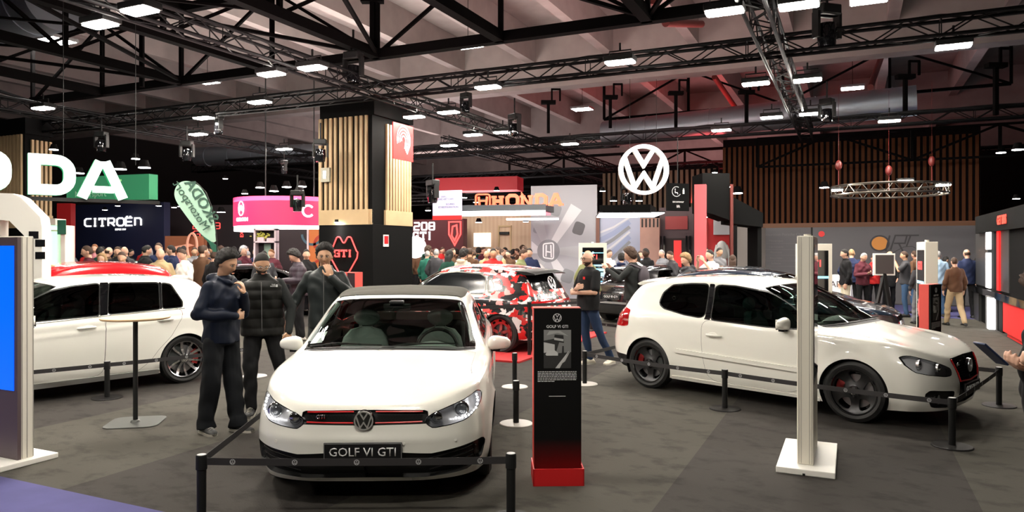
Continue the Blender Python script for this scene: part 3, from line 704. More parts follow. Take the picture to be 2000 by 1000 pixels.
def interior(parent,xw=1.25,yh=.62,wheel_y=-.36,x_seat=2.15,rear=True,zt=.93,hood=.0):
    """dashboard, steering wheel, seats; xw = windscreen base"""
    d=MB();V=[];F=[];n=24
    prof=[(xw-.12,zt-.03),(xw+.1,zt),(xw+.30,zt+.005),(xw+.42,zt-.03),(xw+.46,zt-.12),(xw+.42,zt-.35)]
    for i in range(n+1):
        y=-yh+2*yh*i/n;b=.055*math.exp(-((y-wheel_y)/.17)**2)
        for j,(x,z) in enumerate(prof): V.append((x+.05*(1-(y/yh)**2)*(-1 if j<2 else 0),y,z+(b if j in(2,3) else b*.4 if j==1 else 0)-.03*(abs(y)/yh)**3))
    m=len(prof);F=[(i*m+j,(i+1)*m+j,(i+1)*m+j+1,i*m+j+1) for i in range(n) for j in range(m-1)]
    d.add(V,F).build('dashboard',CLOTH2,parent,ang=60)
    w=MB();c=Vector((xw+.62,wheel_y,zt-.05));R=Matrix.Rotation(math.radians(-62),3,'Y')
    ring=[c+R@Vector((.185*math.cos(a),.185*math.sin(a),0)) for a in [2*math.pi*k/32 for k in range(32)]]
    w.tube(ring,.016,8,True)
    for a in(0,math.pi,-math.pi/2): w.bar(c,c+R@Vector((.18*math.sin(a)*1,.18*math.cos(a),0)),.03,.015)
    w.ell(c,(.05,.07,.05));w.cyl(c,c+Vector((-.3,0,-.12)),.03,8)
    w.build('steering_wheel',BLK,parent)
    seat(parent,x_seat,-.36);seat(parent,x_seat,.36)
    if rear:
        r=MB();r.box((x_seat+.95,0,.72),(.16,1.15,.62));r.box((x_seat+.7,0,.48),(.5,1.15,.14));r.build('rear_bench',CLOTH,parent,bevel=.05)
    t=MB();t.bbox((xw-.1,-.70,.22),(x_seat+1.35,.70,.27))
    t.bbox((xw-.1,-.79,.25),(x_seat+1.3,-.76,.84));t.bbox((xw-.1,.76,.25),(x_seat+1.3,.79,.84));t.bbox((x_seat+1.3,-.70,.25),(x_seat+1.33,.70,.95));t.bbox((xw-.13,-.7,.25),(xw-.1,.7,.80))
    t.build('cabin_floor',CLOTH,parent)
def plate(parent,x,y,z,txt,rz,tilt=0.,w=.52,h=.11,size=.083):
    """dark show plate with raised lettering; faces local -y before turning by rz"""
    M=Matrix.Translation((x,y,z))@Matrix.Rotation(rz,4,'Z')@Matrix.Rotation(tilt,4,'X')
    b=MB(M);p=chaikin([(-w/2,-h/2),(w/2,-h/2),(w/2,h/2),(-w/2,h/2)],0);b.box((0,.006,0),(w+.01,.012,h+.012));o=b.build('number_plate',mat('plate_black',(.008,.008,.009),.4,spec=.3),parent,bevel=.004)
    r=MB(M);stroke(r,[(-w/2,-h/2),(w/2,-h/2),(w/2,h/2),(-w/2,h/2)],.003,.003,True);r.build('plate_border',mat('grey_print',(.22,.22,.22),.4),o)
    V,F=text_geo(txt,size,.004,squeeze=1.0);t=MB(M@Matrix.Translation((0,-.003,-size*.34)));t.add(V,F);t.build('plate_lettering',mat('white_print',(.75,.75,.75),.4),o)
    return o

def S2(V): return V[:,3]*.2, (V[:,4]-7)*.5
def field_sr(poly):
    q=[((a)*.2,(b-7)*.5) for a,b in poly]
    return lambda V:sdf(q,*S2(V))
def car(name,label,sp,loc,rz,group=None,cat='car'):
    T=thing(name,label,cat,loc,rz,group)
    C=sp['cage'];P0=car_skin(C,sp.get('step',.022))
    pm=PM(P0.V,P0.F);V=pm.V
    fx,rx,R=sp.get('fx',.88),sp.get('rx',3.46),sp.get('R',.345);az=sp.get('az',.315)
    # wheel-arch flare
    for cx in(fx,rx):
        d=np.hypot(V[:,0]-cx,V[:,2]-az)-R
        k=sp.get('flare',.014)*np.exp(-(np.clip(d,0,None)/.045)**2)*(V[:,1]>.55)*(V[:,4]<5.2);V[:,1]+=k
    for fn in sp.get('press',[]): fn(V)
    if V[:,1].max()>0:pass
    paint=sp.get('paint',WHITE);hero=sp.get('hero',False)
    body=pm
    for cx in(fx,rx):
        f=lambda W,cx=cx:np.maximum(np.maximum(np.hypot(W[:,0]-cx,W[:,2]-az)-R,(.4-W[:,1])),(W[:,4]-6)*.1)
        _,body=body.split(f)
    parts={}
    def cut(name,f,keep=True):
        nonlocal body
        g,body=body.split(f);parts[name]=g;return g
    trimm=sp.get('trim',BLK)
    # lamps, grille and intakes first, so that panels end at them
    for nm,f,kind in sp.get('holes',[]):
        g=cut(nm,f)
        if kind=='lamp':
            for sd,gg in((1,g),(-1,g.mirror())):
                lens=gg.build('headlight' if nm=='headlight' else nm,GL_CL,T,60)
                hs=gg.offset(-.003).shell(-sp.get('lampdepth',.055));hs.build('lamp_housing',sp.get('housing',mat('lamp_reflector',(.62,.62,.64),.3,.45)),lens,60)
                if 'lampfill' in sp: sp['lampfill'](lens,sd,gg)
                fr,_=gg.split(lambda W,f=f:-(f(W)+.006))
                fr.offset(.001).build('lamp_bezel',BLKG,lens,60)
        elif kind=='rear':
            for gg in(g,g.mirror()): gg.offset(.004).build(nm,sp.get('rlens',RGL),T,60)
        elif kind=='recess':
            whole(g.shell(-.035),nm,sp.get(nm+'_mat',BLK),T)
        elif kind=='flush':
            whole(g.offset(-.002),nm,sp.get(nm+'_mat',BLKG),T)
    # windscreen and cowl
    wf=field_sr(rnd(sp.get('ws',[(-1,7.10),(3.86,7.10),(3.86,8.88),(-1,8.88)]),.25))
    w=cut('ws',off(wf,.018));gl,tr=w.split(wf)
    o=whole(gl.offset(-.003),'windscreen',sp.get('wsmat',GL_MD),T);whole(tr.offset(-.001),'windscreen_seal',BLK,o)
    if sp.get('cowl',True):
        cw=cut('cowl',field_sr([(-1,6.93),(3.7,6.93),(3.8,7.3),(-1,7.3)]));whole(cw.offset(-.006),'cowl',BLK,T)
    hf=field_sr(chaikin(sp.get('hood',[(-1,4.3),(1.8,4.3),(2.6,5.0),(3.3,6.0),(3.8,6.93),(-1,6.93)]),1))
    hd=cut('hood',hf);whole(hd,'hood',sp.get('hoodmat',paint),T)
    gp=cut('hoodgap',lambda W:np.maximum(hf(W)-.0035,0.55-W[:,0]));whole(gp.offset(-.012),'hood_gap',BLK,T)
    # rear glass
    rf=sp.get('rearglass')
    if rf is not None:
        g=cut('rg',off(rf,.02));gl,tr=g.split(rf);o=whole(gl.offset(-.003),'rear_window',sp.get('rgmat',GL_DK),T);whole(tr.offset(-.001),'rear_window_seal',BLKG,o)
    # side windows
    tw=sp.get('trimw',.014)
    for nm,poly,gm in sp.get('windows',[]):
        f=field_side(rnd(poly,sp.get('wr',.05)),sp.get('wsmin',4.02),9.3)
        g=cut(nm,off(f,tw));gl,tr=g.split(f)
        for k in(1,-1):
            a,b=(gl,tr) if k>0 else (gl.mirror(),tr.mirror())
            o=a.offset(-.006).build('side_window',gm,T,60);b.offset(-.002).build('window_trim',sp.get('sidetrim',trimm),o,60)
    for poly in sp.get('pillars',[]):
        g=cut('pillar',field_side(poly,4.02,9.3))
        for gg in (g,g.mirror()): gg.offset(.001).build('pillar_panel',BLKG,T,60)
    for fn in sp.get('fabric',[]):
        g=cut('fabric',fn);whole(g.offset(.006),'soft_top',FAB,T)
    # doors
    for poly in sp.get('doors',[]):
        f=lambda W,p=rnd(poly,.12):np.maximum(sdf(p,W[:,0],W[:,2]),(.45-W[:,1])*.5)
        g=cut('door',f);gap=cut('gap',off(f,.0035))
        for a,b in((g,gap),(g.mirror(),gap.mirror())):
            o=a.build('door',paint,T);b.offset(-.010).build('door_gap',mat('panel_gap',(.10,.095,.085),.8),o)
    for nm,poly,d,m in sp.get('patches',[]):          # raised mouldings follow the skin
        src=pm if True else body
        f=lambda W,p=poly:np.maximum(sdf(p,W[:,0],W[:,2]),(.45-W[:,1])*.5)
        g,_=src.split(f);g=g.shell(d)
        for a in(g,g.mirror()):a.build(nm,m,T,40)
    for nm,f,m in sp.get('regions',[]):
        g=cut(nm,f);whole(g,nm,m,T)
    whole(body,'body',paint,T)
    # underside, arch liners
    u=MB();L=C[:,:,0].max();u.bbox((.30,-.55,.19),(L-.30,.55,.30))
    u.bbox((fx+R+.02,-.80,.165),(rx-R-.02,.80,.24));u.build('underbody',BLK,T)
    for cx in(fx,rx):
        a,b=arch_liner(cx,az,R-.001,.50,sp.get('linery',.86))
        MB().add(a,b).build('wheel_arch_liner',BLK,T);MB().add([(x,-y,z) for x,y,z in a],b).build('wheel_arch_liner',BLK,T)
    ws=sp['wheel'];yw=sp.get('yw',.868)
    for cx in(fx,rx):
        for sd in(1,-1):
            if sp.get('vis',0) and sd!=sp['vis'] and not hero:
                t=MB();t.cyl((cx,sd*(yw-.2),ws['rt']),(cx,sd*yw,ws['rt']),ws['rt'],28);t.build('wheel',TYRE,T);continue
            make_wheel(T,ws['style'],ws['rt'],ws['rr'],.21,ws['face'],ws['inner'],cx,sd*yw,ws['rt'],sd,ws.get('cal',CALR),steer=0)
    for q in sp.get('mirrors',[]): 
        for sd in(1,-1): mirror_part(T,*q,sp.get('mirmat',paint),sd,sp.get('mirs',1.))
    if sp.get('inside',True): interior(T,**sp.get('int',{}))
    for fn in sp.get('extra',[]): fn(T,pm)
    return T
def surf_x(pm,y,z,front=True):
    """x of the skin near (y,z) at the nose or tail"""
    V=pm.V;m=(V[:,3]<5) if front else (V[:,3]>8);d=np.hypot(V[:,1]-abs(y),V[:,2]-z)+(~m)*9
    i=np.argsort(d)[:4];w=1/(d[i]+1e-4);return float((V[i,0]*w).sum()/w.sum())

# ---------------------------------------------------------------- white cabriolet in the middle
def cab_cage():
    C=golf_cage()
    C[7,2]=(1.10,.56,.965);C[7,3]=(1.20,.675,.955);C[7,4]=(1.32,.745,.945);C[7,5,1]=.81
    r8=[(1.43,0,1.18),(1.44,.32,1.17),(1.47,.50,1.155),(1.53,.62,1.14),(1.62,.675,1.13),(1.8,.72,1.14),(2.2,.73,1.16),(2.8,.73,1.17),(3.42,.70,1.16),(3.8,.62,1.13),(3.88,.50,1.13),(3.9,.30,1.135),(3.905,0,1.135)]
    r9=[(1.82,0,1.352),(1.83,.30,1.348),(1.855,.46,1.34),(1.885,.565,1.325),(1.93,.60,1.305),(2.1,.64,1.315),(2.35,.655,1.335),(2.8,.65,1.325),(3.25,.60,1.26),(3.55,.53,1.21),(3.62,.44,1.215),(3.64,.27,1.22),(3.645,0,1.22)]
    r10=[(2.0,0,1.392),(2.01,.28,1.389),(2.03,.42,1.383),(2.06,.50,1.376),(2.12,.535,1.372),(2.25,.55,1.388),(2.45,.55,1.402),(2.8,.54,1.395),(3.12,.49,1.35),(3.3,.42,1.31),(3.35,.36,1.31),(3.37,.22,1.315),(3.375,0,1.315)]
    r11=[(2.15,0,1.405),(2.18,0,1.408),(2.22,0,1.412),(2.26,0,1.415),(2.34,0,1.418),(2.42,0,1.421),(2.55,0,1.423),(2.75,0,1.42),(2.95,0,1.405),(3.1,0,1.385),(3.15,0,1.378),(3.18,0,1.372),(3.2,0,1.368)]
    C[8]=r8;C[9]=r9;C[10]=r10;C[11]=r11
    return C
def bumper_crease(V):
    # soft shelf under the lamps and pulled-in lower corners
    m=(V[:,3]<4)*(V[:,4]<4)
    V[:,0]-=m*.012*np.exp(-((V[:,2]-.50)/.035)**2)*np.clip(1-V[:,3]/3.5,0,1)
hl6=rnd([(.765,.77),(.68,.733),(.586,.706),(.467,.668),(.42,.640),(.412,.600),(.465,.566),(.588,.578),(.69,.597),(.745,.632),(.795,.69),(.80,.745)],.03)
gr6=rnd([(-.2,.700),(.43,.688),(.44,.60),(-.2,.592)],.01)
in6=rnd([(-.2,.415),(.24,.412),(.46,.398),(.81,.445),(.825,.40),(.80,.30),(.70,.236),(.43,.218),(-.2,.228)],.03)
def fill6(lens,sd,g):
    def at(y,z,dx=0): 
        V=g.V;i=np.argmin(np.hypot(np.abs(V[:,1])-y,V[:,2]-z));return Vector((V[i,0]+dx,sd*y,z))
    b=MB()
    c=at(.655,.665,.028);b.cyl(c+Vector((.012,0,0)),c+Vector((-.012,0,0)),.055,24,cap=False);b.cyl(c+Vector((-.012,0,0)),c+Vector((-.014,0,0)),.055,24,r2=.042,cap=False);b.build('projector_ring',CHR,lens)
    e=MB();e.ell(c,(.026,.042,.042),18,12);e.build('projector_lens',mat('projector_glass',(.10,.11,.12),.04,coat=1.,spec=1.),lens)
    c=at(.485,.632,.022);b=MB();b.ell(c,(.018,.045,.045),18,10);b.cyl(c+Vector((.0,0,0)),c+Vector((-.008,0,0)),.048,24,cap=False);b.build('reflector_bowl',CHR,lens)
    arc=[(.758,.735),(.765,.715),(.768,.695),(.765,.675),(.757,.657),(.745,.641),(.728,.628),(.708,.620),(.686,.615),(.664,.613),(.642,.613),(.62,.616)]
    for y,z in arc:
        l=MB();l.ell(at(y,z,.010),(.006,.0085,.0085),8,6);l.build('led',LEDM,lens)
def extra6(T,pm):
    # grille with red strips, round badge, plate, intake bars, wipers, sticker
    X=lambda y,z:surf_x(pm,y,z)
    for z in(.684,.612):
        for sd in(1,-1):
            b=MB();pts=[Vector((X(y,z)-.002,sd*y,z-(.004*(y/.4)**2 if z>.65 else -.004*(y/.4)**2))) for y in np.linspace(.075,.395,9)]
            b.tube(pts,.0055,6);b.build('red_strip',REDP,T)
    h=MB()
    for sd in(1,-1):
        for i in range(14):
            for j in range(3):
                y=.09+.022*i;z=.632+.016*j;h.cyl((X(y,z)+.016,sd*(y+.011*(j%2)),z),(X(y,z)+.008,sd*(y+.011*(j%2)),z),.0085,6,cap=False)
    h.build('honeycomb',BLKG,T)
    g=MB();V,F=text_geo('GTI',.04,.006,bold=.0008);g.X=Matrix.Translation((X(.3,.64)-.006,.30,.640))@Matrix.Rotation(-math.pi/2,4,'Z');g.add(V,F);g.build('badge_lettering',CHR,T)
    e=MB(Matrix.Translation((X(0,.63)-.030,0,.632))@Matrix.Rotation(-math.pi/2,4,'Z'));e.cyl((0,.03,0),(0,.006,0),.072,40,r2=.066);bo=e.build('badge',BLKG,T)
    e=MB(Matrix.Translation((X(0,.63)-.030,0,.632))@Matrix.Rotation(-math.pi/2,4,'Z'));roundel(e,.066,.0095,.010,y0=.008);e.build('badge_emblem',BCHR,bo)
    plate(T,X(0,.435)-.035,0,.430,'GOLF VI GTI',-math.pi/2,0)
    for z in(.365,.325,.285):
        for sd in(1,-1):
            b=MB();b.tube([Vector((X(y,z)+.012,sd*y,z+(.055*(y-.46)/.3))) for y in np.linspace(.44,.735,6)],.006,6);b.build('intake_bar',BLKG,T)
    for sd in(1,-1):
        b=MB();b.ell((X(.77,.37)+.02,sd*.755,.355),(.02,.022,.045));b.build('fog_lamp',GL_CL,T)
    for y in(.27,.62):
        for sd in(1,-1):
            s=MB();c=Vector((X(y,.47)-.006,sd*y,.475));s.cyl(c+Vector((.02,0,0)),c,.010,14);s.build('parking_sensor',WHITE,T)
    def Wp(y,t): return Vector((1.07+.30*t,y,.975+.18*t))
    for y0,y1 in((.62,.05),(.0,-.56)):
        w=MB();p0=Vector((1.10+.13*(abs(y0)/.7)**2,y0,.985));p1=Vector((1.13+.14*(abs(y1)/.7)**2,y1,1.0));m=p0.lerp(p1,.5)+Vector((-.01,0,.016))
        w.tube([p0,m,p1],[.008,.007,.005],6);w.tube([p0+Vector((.015,.05,-.01)),p0.lerp(p1,.3)+Vector((.0,0,.02)),m],.009,6);w.build('wiper',BLK,T)
    m=MB();m.box((1.75,0,1.265),(.05,.25,.07));m.box((1.72,0,1.315),(.10,.13,.03));m.build('rear_view_mirror',BLK,T,bevel=.01)
    s=MB();s.quad((1.27,.58,1.005),(1.27,.68,.995),(1.40,.645,1.075),(1.40,.56,1.085));s.build('windscreen_sticker',mat('pale_paper',(.75,.72,.78),.6),T)
    for sd in(1,-1): b=MB();b.tube([(1.36,sd*.70,.99),(1.6,sd*.655,1.12),(1.88,sd*.57,1.29)],.022,8);b.build('pillar_trim',CLOTH2,T)
cab=dict(cage=cab_cage(),hero=True,step=.02,fx=.88,rx=3.458,R=.345,az=.315,
  press=[bumper_crease],lampfill=fill6,
  holes=[('headlight',field_front(hl6,4.4),'lamp'),('grille',field_front(gr6,3.0),'recess'),('lower_intake',field_front(in6,4.0),'recess'),
         ('tail_lamp',field_rear(rnd([(.50,.78),(.95,.78),(.95,.92),(.50,.93)],.03),8.7),'rear')],
  ws=[(-1,7.10),(3.88,7.10),(3.88,8.93),(-1,8.93)],
  windows=[('w',[(1.62,.985),(2.62,.995),(2.60,1.27),(2.15,1.265),(1.95,1.22)],GL_MD),('w2',[(2.68,.995),(3.15,1.02),(3.05,1.20),(2.66,1.27)],GL_MD)],
  fabric=[lambda W:np.minimum((9.4-W[:,4])*.5,np.maximum((7.6-W[:,3])*.2,(7.12-W[:,4])*.5))],
  doors=[[(1.50,.30),(2.62,.30),(2.66,.93),(1.45,.91)]],
  wheel=dict(style='hex',rt=.317,rr=.235,face=ALU,inner=BLKG),mirrors=[(1.62,.86,.95)],mirs=.85,
  int=dict(xw=1.22,yh=.66,x_seat=2.05,zt=.93),extra=[extra6])

# ---------------------------------------------------------------- white three-door hatchback on the right
hl5=rnd([(.45,.61),(.56,.660),(.68,.708),(.765,.742),(.808,.73),(.815,.64),(.795,.578),(.72,.555),(.56,.535),(.46,.54)],.04)
gr5=rnd([(-.2,.715),(.40,.70),(.41,.66),(.35,.52),(.31,.44),(.28,.24),(-.2,.22)],.02)
in5=rnd([(.40,.385),(.72,.41),(.75,.36),(.66,.23),(.45,.215)],.04)
def fill5(lens,sd,g):
    V=g.V
    def at(y,z,dx=0):
        i=np.argmin(np.hypot(np.abs(V[:,1])-y,V[:,2]-z));return Vector((V[i,0]+dx,sd*y,z))
    for y,z,r in((.715,.655,.050),(.59,.618,.045)):
        c=at(y,z,.030);b=MB();b.cyl(c+Vector((.012,0,0)),c+Vector((-.014,0,0)),r,24,cap=False);b.build('projector_ring',BCHR,lens)
        e=MB();e.ell(c,(.028,r*.8,r*.8),18,12);e.build('projector_lens',CHR,lens)
def door_handle(T,x,z,y,sd,m):
    b=MB();b.tube([(x+.10,sd*(y+.002),z),(x+.085,sd*(y+.03),z+.003),(x-.085,sd*(y+.03),z-.002),(x-.10,sd*(y+.002),z-.004)],[.012,.016,.016,.012],8)
    b.ell((x+.02,sd*(y-.004),z-.004),(.075,.012,.042),16,8)
    return b.build('door_handle',m,T,ang=60)
def side_y(pm,x,z):
    V=pm.V;m=(V[:,4]<8)&(V[:,3]>3)&(V[:,3]<9.5);d=np.hypot(V[:,0]-x,V[:,2]-z)+(~m)*9;i=np.argsort(d)[:4];w=1/(d[i]+1e-4);return float((V[i,1]*w).sum()/w.sum())
def extra5(T,pm):
    X=lambda y,z:surf_x(pm,y,z)
    for sd in(1,-1):
        door_handle(T,2.49,.77,side_y(pm,2.49,.77),sd,WHITE)
    r=MB();pts=[];
    for y,z in((-.385,.69),(-.34,.55),(-.30,.47),(0,.455),(.30,.47),(.34,.55),(.385,.69)): pts.append(Vector((X(y,z)-.004,y,z)))
    r.tube(pts,.008,6);r.build('red_strip',REDP,T)
    h=MB()
    for i in range(-16,17):
        for j in range(9):
            y=.022*i+.011*(j%2);z=.49+.024*j
            if abs(y)<.30+.35*(z-.49) and abs(y)>.0: h.cyl((X(y,z)+.018,y,z),(X(y,z)+.004,y,z),.010,6,cap=False)
    h.build('honeycomb',BLKG,T)
    e=MB(Matrix.Translation((X(0,.60)-.022,0,.605))@Matrix.Rotation(-math.pi/2,4,'Z'));e.cyl((0,.03,0),(0,.006,0),.074,36);bo=e.build('badge',BLKG,T)
    e=MB(Matrix.Translation((X(0,.60)-.022,0,.605))@Matrix.Rotation(-math.pi/2,4,'Z'));roundel(e,.070,.010,.010,y0=.008);e.build('badge_emblem',BCHR,bo)
    V,F=text_geo('GTI',.045,.006,bold=.001);g=MB(Matrix.Translation((X(.28,.63)-.004,.30,.62))@Matrix.Rotation(-math.pi/2,4,'Z'));g.add(V,F);g.build('badge_lettering',CHR,T)
    plate(T,X(0,.36)-.03,0,.38,'GOLF V GTI',-math.pi/2)
    for sd in(1,-1):
        f=MB();c=Vector((X(.60,.31)+.015,sd*.60,.31));f.cyl(c+Vector((.03,0,0)),c,.045,20,r2=.048);f.build('fog_lamp',CHR,T)
    # roof spoiler
    V=[];F=[]
    prof=[(3.50,1.432),(3.70,1.418),(3.88,1.392),(3.90,1.378),(3.86,1.365),(3.66,1.372)]
    ys=np.linspace(-.565,.565,17)
    for y in ys:
        k=(abs(y)/.565)**3
        for x,z in prof: V.append((x-.05*k,y,z-.035*k-.012*(y/.56)**2))
    m=len(prof)
    for i in range(16):
        for j in range(m):F.append((i*m+j,i*m+(j+1)%m,(i+1)*m+(j+1)%m,(i+1)*m+j))
    F+=[tuple(range(m-1,-1,-1)),tuple(range(16*m,17*m))]
    mkobj('roof_spoiler',V,F,WHITE,T,True,50)
    for sd in(1,-1): pass
    w=MB();w.tube([(1.12,.1,.995),(1.22,.45,1.0),(1.30,.60,1.0)],.008,6);w.build('wiper',BLK,T)
    w=MB();w.tube([(1.14,-.55,1.0),(1.12,-.2,1.0),(1.12,.02,1.0)],.008,6);w.build('wiper',BLK,T)
def cage5():
    C=golf_cage();C[1:7,0:3,0]+=.035;C[4:7,0:3,2]-=.012;return C
golf5=dict(cage=cage5(),housing=mat('lamp_reflector_bright',(.85,.85,.87),.35,.15),hero=True,step=.022,R=.348,lampfill=fill5,
  holes=[('headlight',field_front(hl5,4.6),'lamp'),('grille',field_front(gr5,3.0),'recess'),('lower_intake',field_front(in5,4.0),'recess'),
    ('tail_lamp',lambda W:np.maximum(np.maximum(sdf(rnd([(3.775,.78),(3.80,.99),(3.93,1.02),(4.4,1.0),(4.4,.77)],.04),W[:,0],W[:,2]),(8.2-W[:,3])*.2),.47-np.abs(W[:,1])),'rear'),
    ('rear_valance',lambda W:np.maximum(sdf([(3.76,.40),(4.5,.44),(4.5,.0),(3.70,.0)],W[:,0],W[:,2]),(8.2-W[:,3])*.2),'flush')],
  rear_valance_mat=BLK,rearglass=field_rear(rnd([(-.2,1.04),(.60,1.04),(.50,1.33),(-.2,1.35)],.06),9.3),
  windows=[('w',[(2.60,1.358),(2.34,1.352),(1.95,1.300),(1.70,1.21),(1.53,1.09),(1.43,.965),(1.44,.925),(1.84,.925),(2.57,.955)],GL_GR),
           ('w2',[(3.37,1.10),(3.34,1.24),(3.22,1.335),(2.95,1.362),(2.69,1.366),(2.66,.965),(2.95,.99),(3.27,1.045)],GL_DK)],
  wr=.07,pillars=[[(2.61,1.372),(2.68,1.374),(2.65,.95),(2.57,.945)]],
  doors=[[(2.665,.945),(2.66,.70),(2.64,.48),(2.60,.28),(2.50,.215),(1.6,.21),(1.30,.30),(1.29,.6),(1.36,.915)]],
  patches=[('side_moulding',rnd([(3.05,.565),(3.05,.515),(1.36,.455),(1.36,.505)],.02),.024,WHITE),('side_skirt',[(3.12,.215),(3.10,.13),(1.24,.13),(1.22,.205)],.012,WHITE)],
  wheel=dict(style='five_hole',rt=.320,rr=.243,face=mat('anthracite_alloy',(.035,.035,.036),.35,.6),inner=BLKG),
  mirrors=[(1.60,.85,.97)],mirs=.95,int=dict(xw=1.22,yh=.66,x_seat=2.15,zt=.95),extra=[extra5])

# ---------------------------------------------------------------- white five-door on the left and the cars behind
def crease7(V):
    z0=np.interp(V[:,0],[.9,1.68,3.38,3.9],[.72,.775,.885,.90]);k=(V[:,3]>3.5)*(V[:,3]<9.2)
    V[:,1]+=k*.010*np.exp(-((V[:,2]-z0+.012)/.020)**2)*np.sign(1);V[:,1]-=k*.008*np.exp(-((V[:,2]-z0-.03)/.03)**2)
def extra7(T,pm):
    for sd in(1,-1):
        door_handle(T,2.235,.845,side_y(pm,2.235,.845),sd,WHITE);door_handle(T,3.185,.873,side_y(pm,3.185,.873),sd,WHITE)
    plate(T,4.235,0,.62,'GOLF VII GTI',math.pi/2)
    for sd in(1,-1):
        b=MB();pts=[(x,sd*(side_y(pm,x,z)+.004),z) for x,z in [(1.44,.915),(1.9,.94),(2.4,.965),(2.9,.985),(3.48,1.0)]];b.tube(pts,.006,6);b.build('window_strip',CHR,T)
golf7=dict(cage=golf_cage(),hero=True,step=.024,R=.355,press=[crease7],
  holes=[('headlight',field_front(hl6,4.4),'lamp'),('grille',field_front(gr6,3.0),'recess'),('lower_intake',field_front(in6,4.0),'recess'),
    ('tail_lamp',field_rear(rnd([(.42,.78),(.95,.78),(.95,.93),(.42,.95)],.03),8.6),'rear')],
  rearglass=field_rear(rnd([(-.2,1.04),(.60,1.04),(.50,1.33),(-.2,1.35)],.06),9.3),
  windows=[('w',[(1.45,.95),(1.53,1.06),(1.72,1.20),(1.92,1.29),(2.15,1.34),(2.46,1.365),(2.40,.985)],GL_DK),
    ('w2',[(2.58,1.366),(3.20,1.350),(3.15,1.015),(2.51,.992)],GL_DK),('w3',[(3.245,1.345),(3.36,1.32),(3.47,1.09),(3.455,1.025),(3.19,1.017)],GL_DK)],
  wr=.03,pillars=[[(2.47,1.38),(2.57,1.38),(2.50,.98),(2.41,.975)],[(3.205,1.36),(3.24,1.36),(3.18,1.01),(3.155,1.01)]],
  doors=[[(2.455,.98),(2.43,.24),(1.6,.22),(1.32,.30),(1.30,.6),(1.36,.93)],[(2.462,.98),(2.437,.24),(2.85,.24),(3.0,.36),(3.10,.50),(3.26,.66),(3.50,1.02)]],
  patches=[('side_skirt',[(3.12,.235),(3.10,.15),(1.24,.15),(1.22,.235)],.014,mat('satin_silver',(.42,.42,.40),.35,.5))],
  wheel=dict(style='ten_twist',rt=.322,rr=.255,face=ALU,inner=BLKG),mirrors=[(1.60,.85,.98)],extra=[extra7])
def remap(C,L=4.2,H=1.468,W=1.,f=None):
    C=C.copy();C[:,:,0]*=L/4.21;C[:,:,1]*=W
    z=C[:,:,2];C[:,:,2]=np.where(z>.95,.95+(z-.95)*(H-.95)/(1.468-.95),z)
    return C
def camo_mat():
    m=bpy.data.materials.new('camouflage_wrap');m.use_nodes=True;nt=m.node_tree;b=nt.nodes['Principled BSDF'];b.inputs['Roughness'].default_value=.25;b.inputs['Coat Weight'].default_value=.8
    tc=nt.nodes.new('ShaderNodeTexCoord');mp=nt.nodes.new('ShaderNodeMapping');mp.inputs['Scale'].default_value=(7.,7.,9.);nt.links.new(tc.outputs['Object'],mp.inputs[0])
    no=nt.nodes.new('ShaderNodeTexNoise');no.inputs['Scale'].default_value=2.;vadd=nt.nodes.new('ShaderNodeMixRGB');vadd.blend_type='ADD';vadd.inputs[0].default_value=.55
    nt.links.new(mp.outputs[0],no.inputs[0]);nt.links.new(mp.outputs[0],vadd.inputs[1]);nt.links.new(no.outputs['Color'],vadd.inputs[2])
    v=nt.nodes.new('ShaderNodeTexVoronoi');v.distance='CHEBYCHEV';nt.links.new(vadd.outputs[0],v.inputs['Vector']);v.inputs['Scale'].default_value=1.15
    s=nt.nodes.new('ShaderNodeSeparateColor');nt.links.new(v.outputs['Color'],s.inputs[0])
    r=nt.nodes.new('ShaderNodeValToRGB');r.color_ramp.interpolation='CONSTANT';cr=r.color_ramp
    cr.elements[0].color=(.60,.02,.02,1);cr.elements[1].position=.28;cr.elements[1].color=(.012,.012,.014,1)
    for p,c in((.50,(.75,.70,.70,1)),(.66,(.70,.05,.05,1)),(.76,(.8,.40,.38,1)),(.86,(.02,.02,.02,1))):
        e=cr.elements.new(p);e.color=c
    nt.links.new(s.outputs[0],r.inputs[0]);nt.links.new(r.outputs[0],b.inputs['Base Color']);return m
CAMO=camo_mat()
def extra_camo(T,pm):
    # black roof spoiler with round emblem on the rear glass
    V=[];F=[];prof=[(3.60,1.455),(3.86,1.44),(4.02,1.40),(4.03,1.385),(3.80,1.38)];ys=np.linspace(-.60,.60,13)
    for y in ys:
        k=(abs(y)/.6)**3
        for x,z in prof:V.append((x-.06*k,y,z-.03*k))
    m=len(prof)
    for i in range(12):
        for j in range(m):F.append((i*m+j,i*m+(j+1)%m,(i+1)*m+(j+1)%m,(i+1)*m+j))
    F+=[tuple(range(m-1,-1,-1)),tuple(range(12*m,13*m))]
    mkobj('roof_spoiler',V,F,BLK,T,True,50)
    M=Matrix.Translation((3.985,0,1.20))@Matrix.Rotation(math.radians(90),4,'Z')@Matrix.Rotation(math.radians(-22),4,'X')
    g=MB(M);roundel(g,.13,.018,.004);g.build('emblem',mat('white_print',(.75,.75,.75),.4),T)
OPG=mat('opaque_dark_glass',(.006,.007,.008),.14,spec=.4)
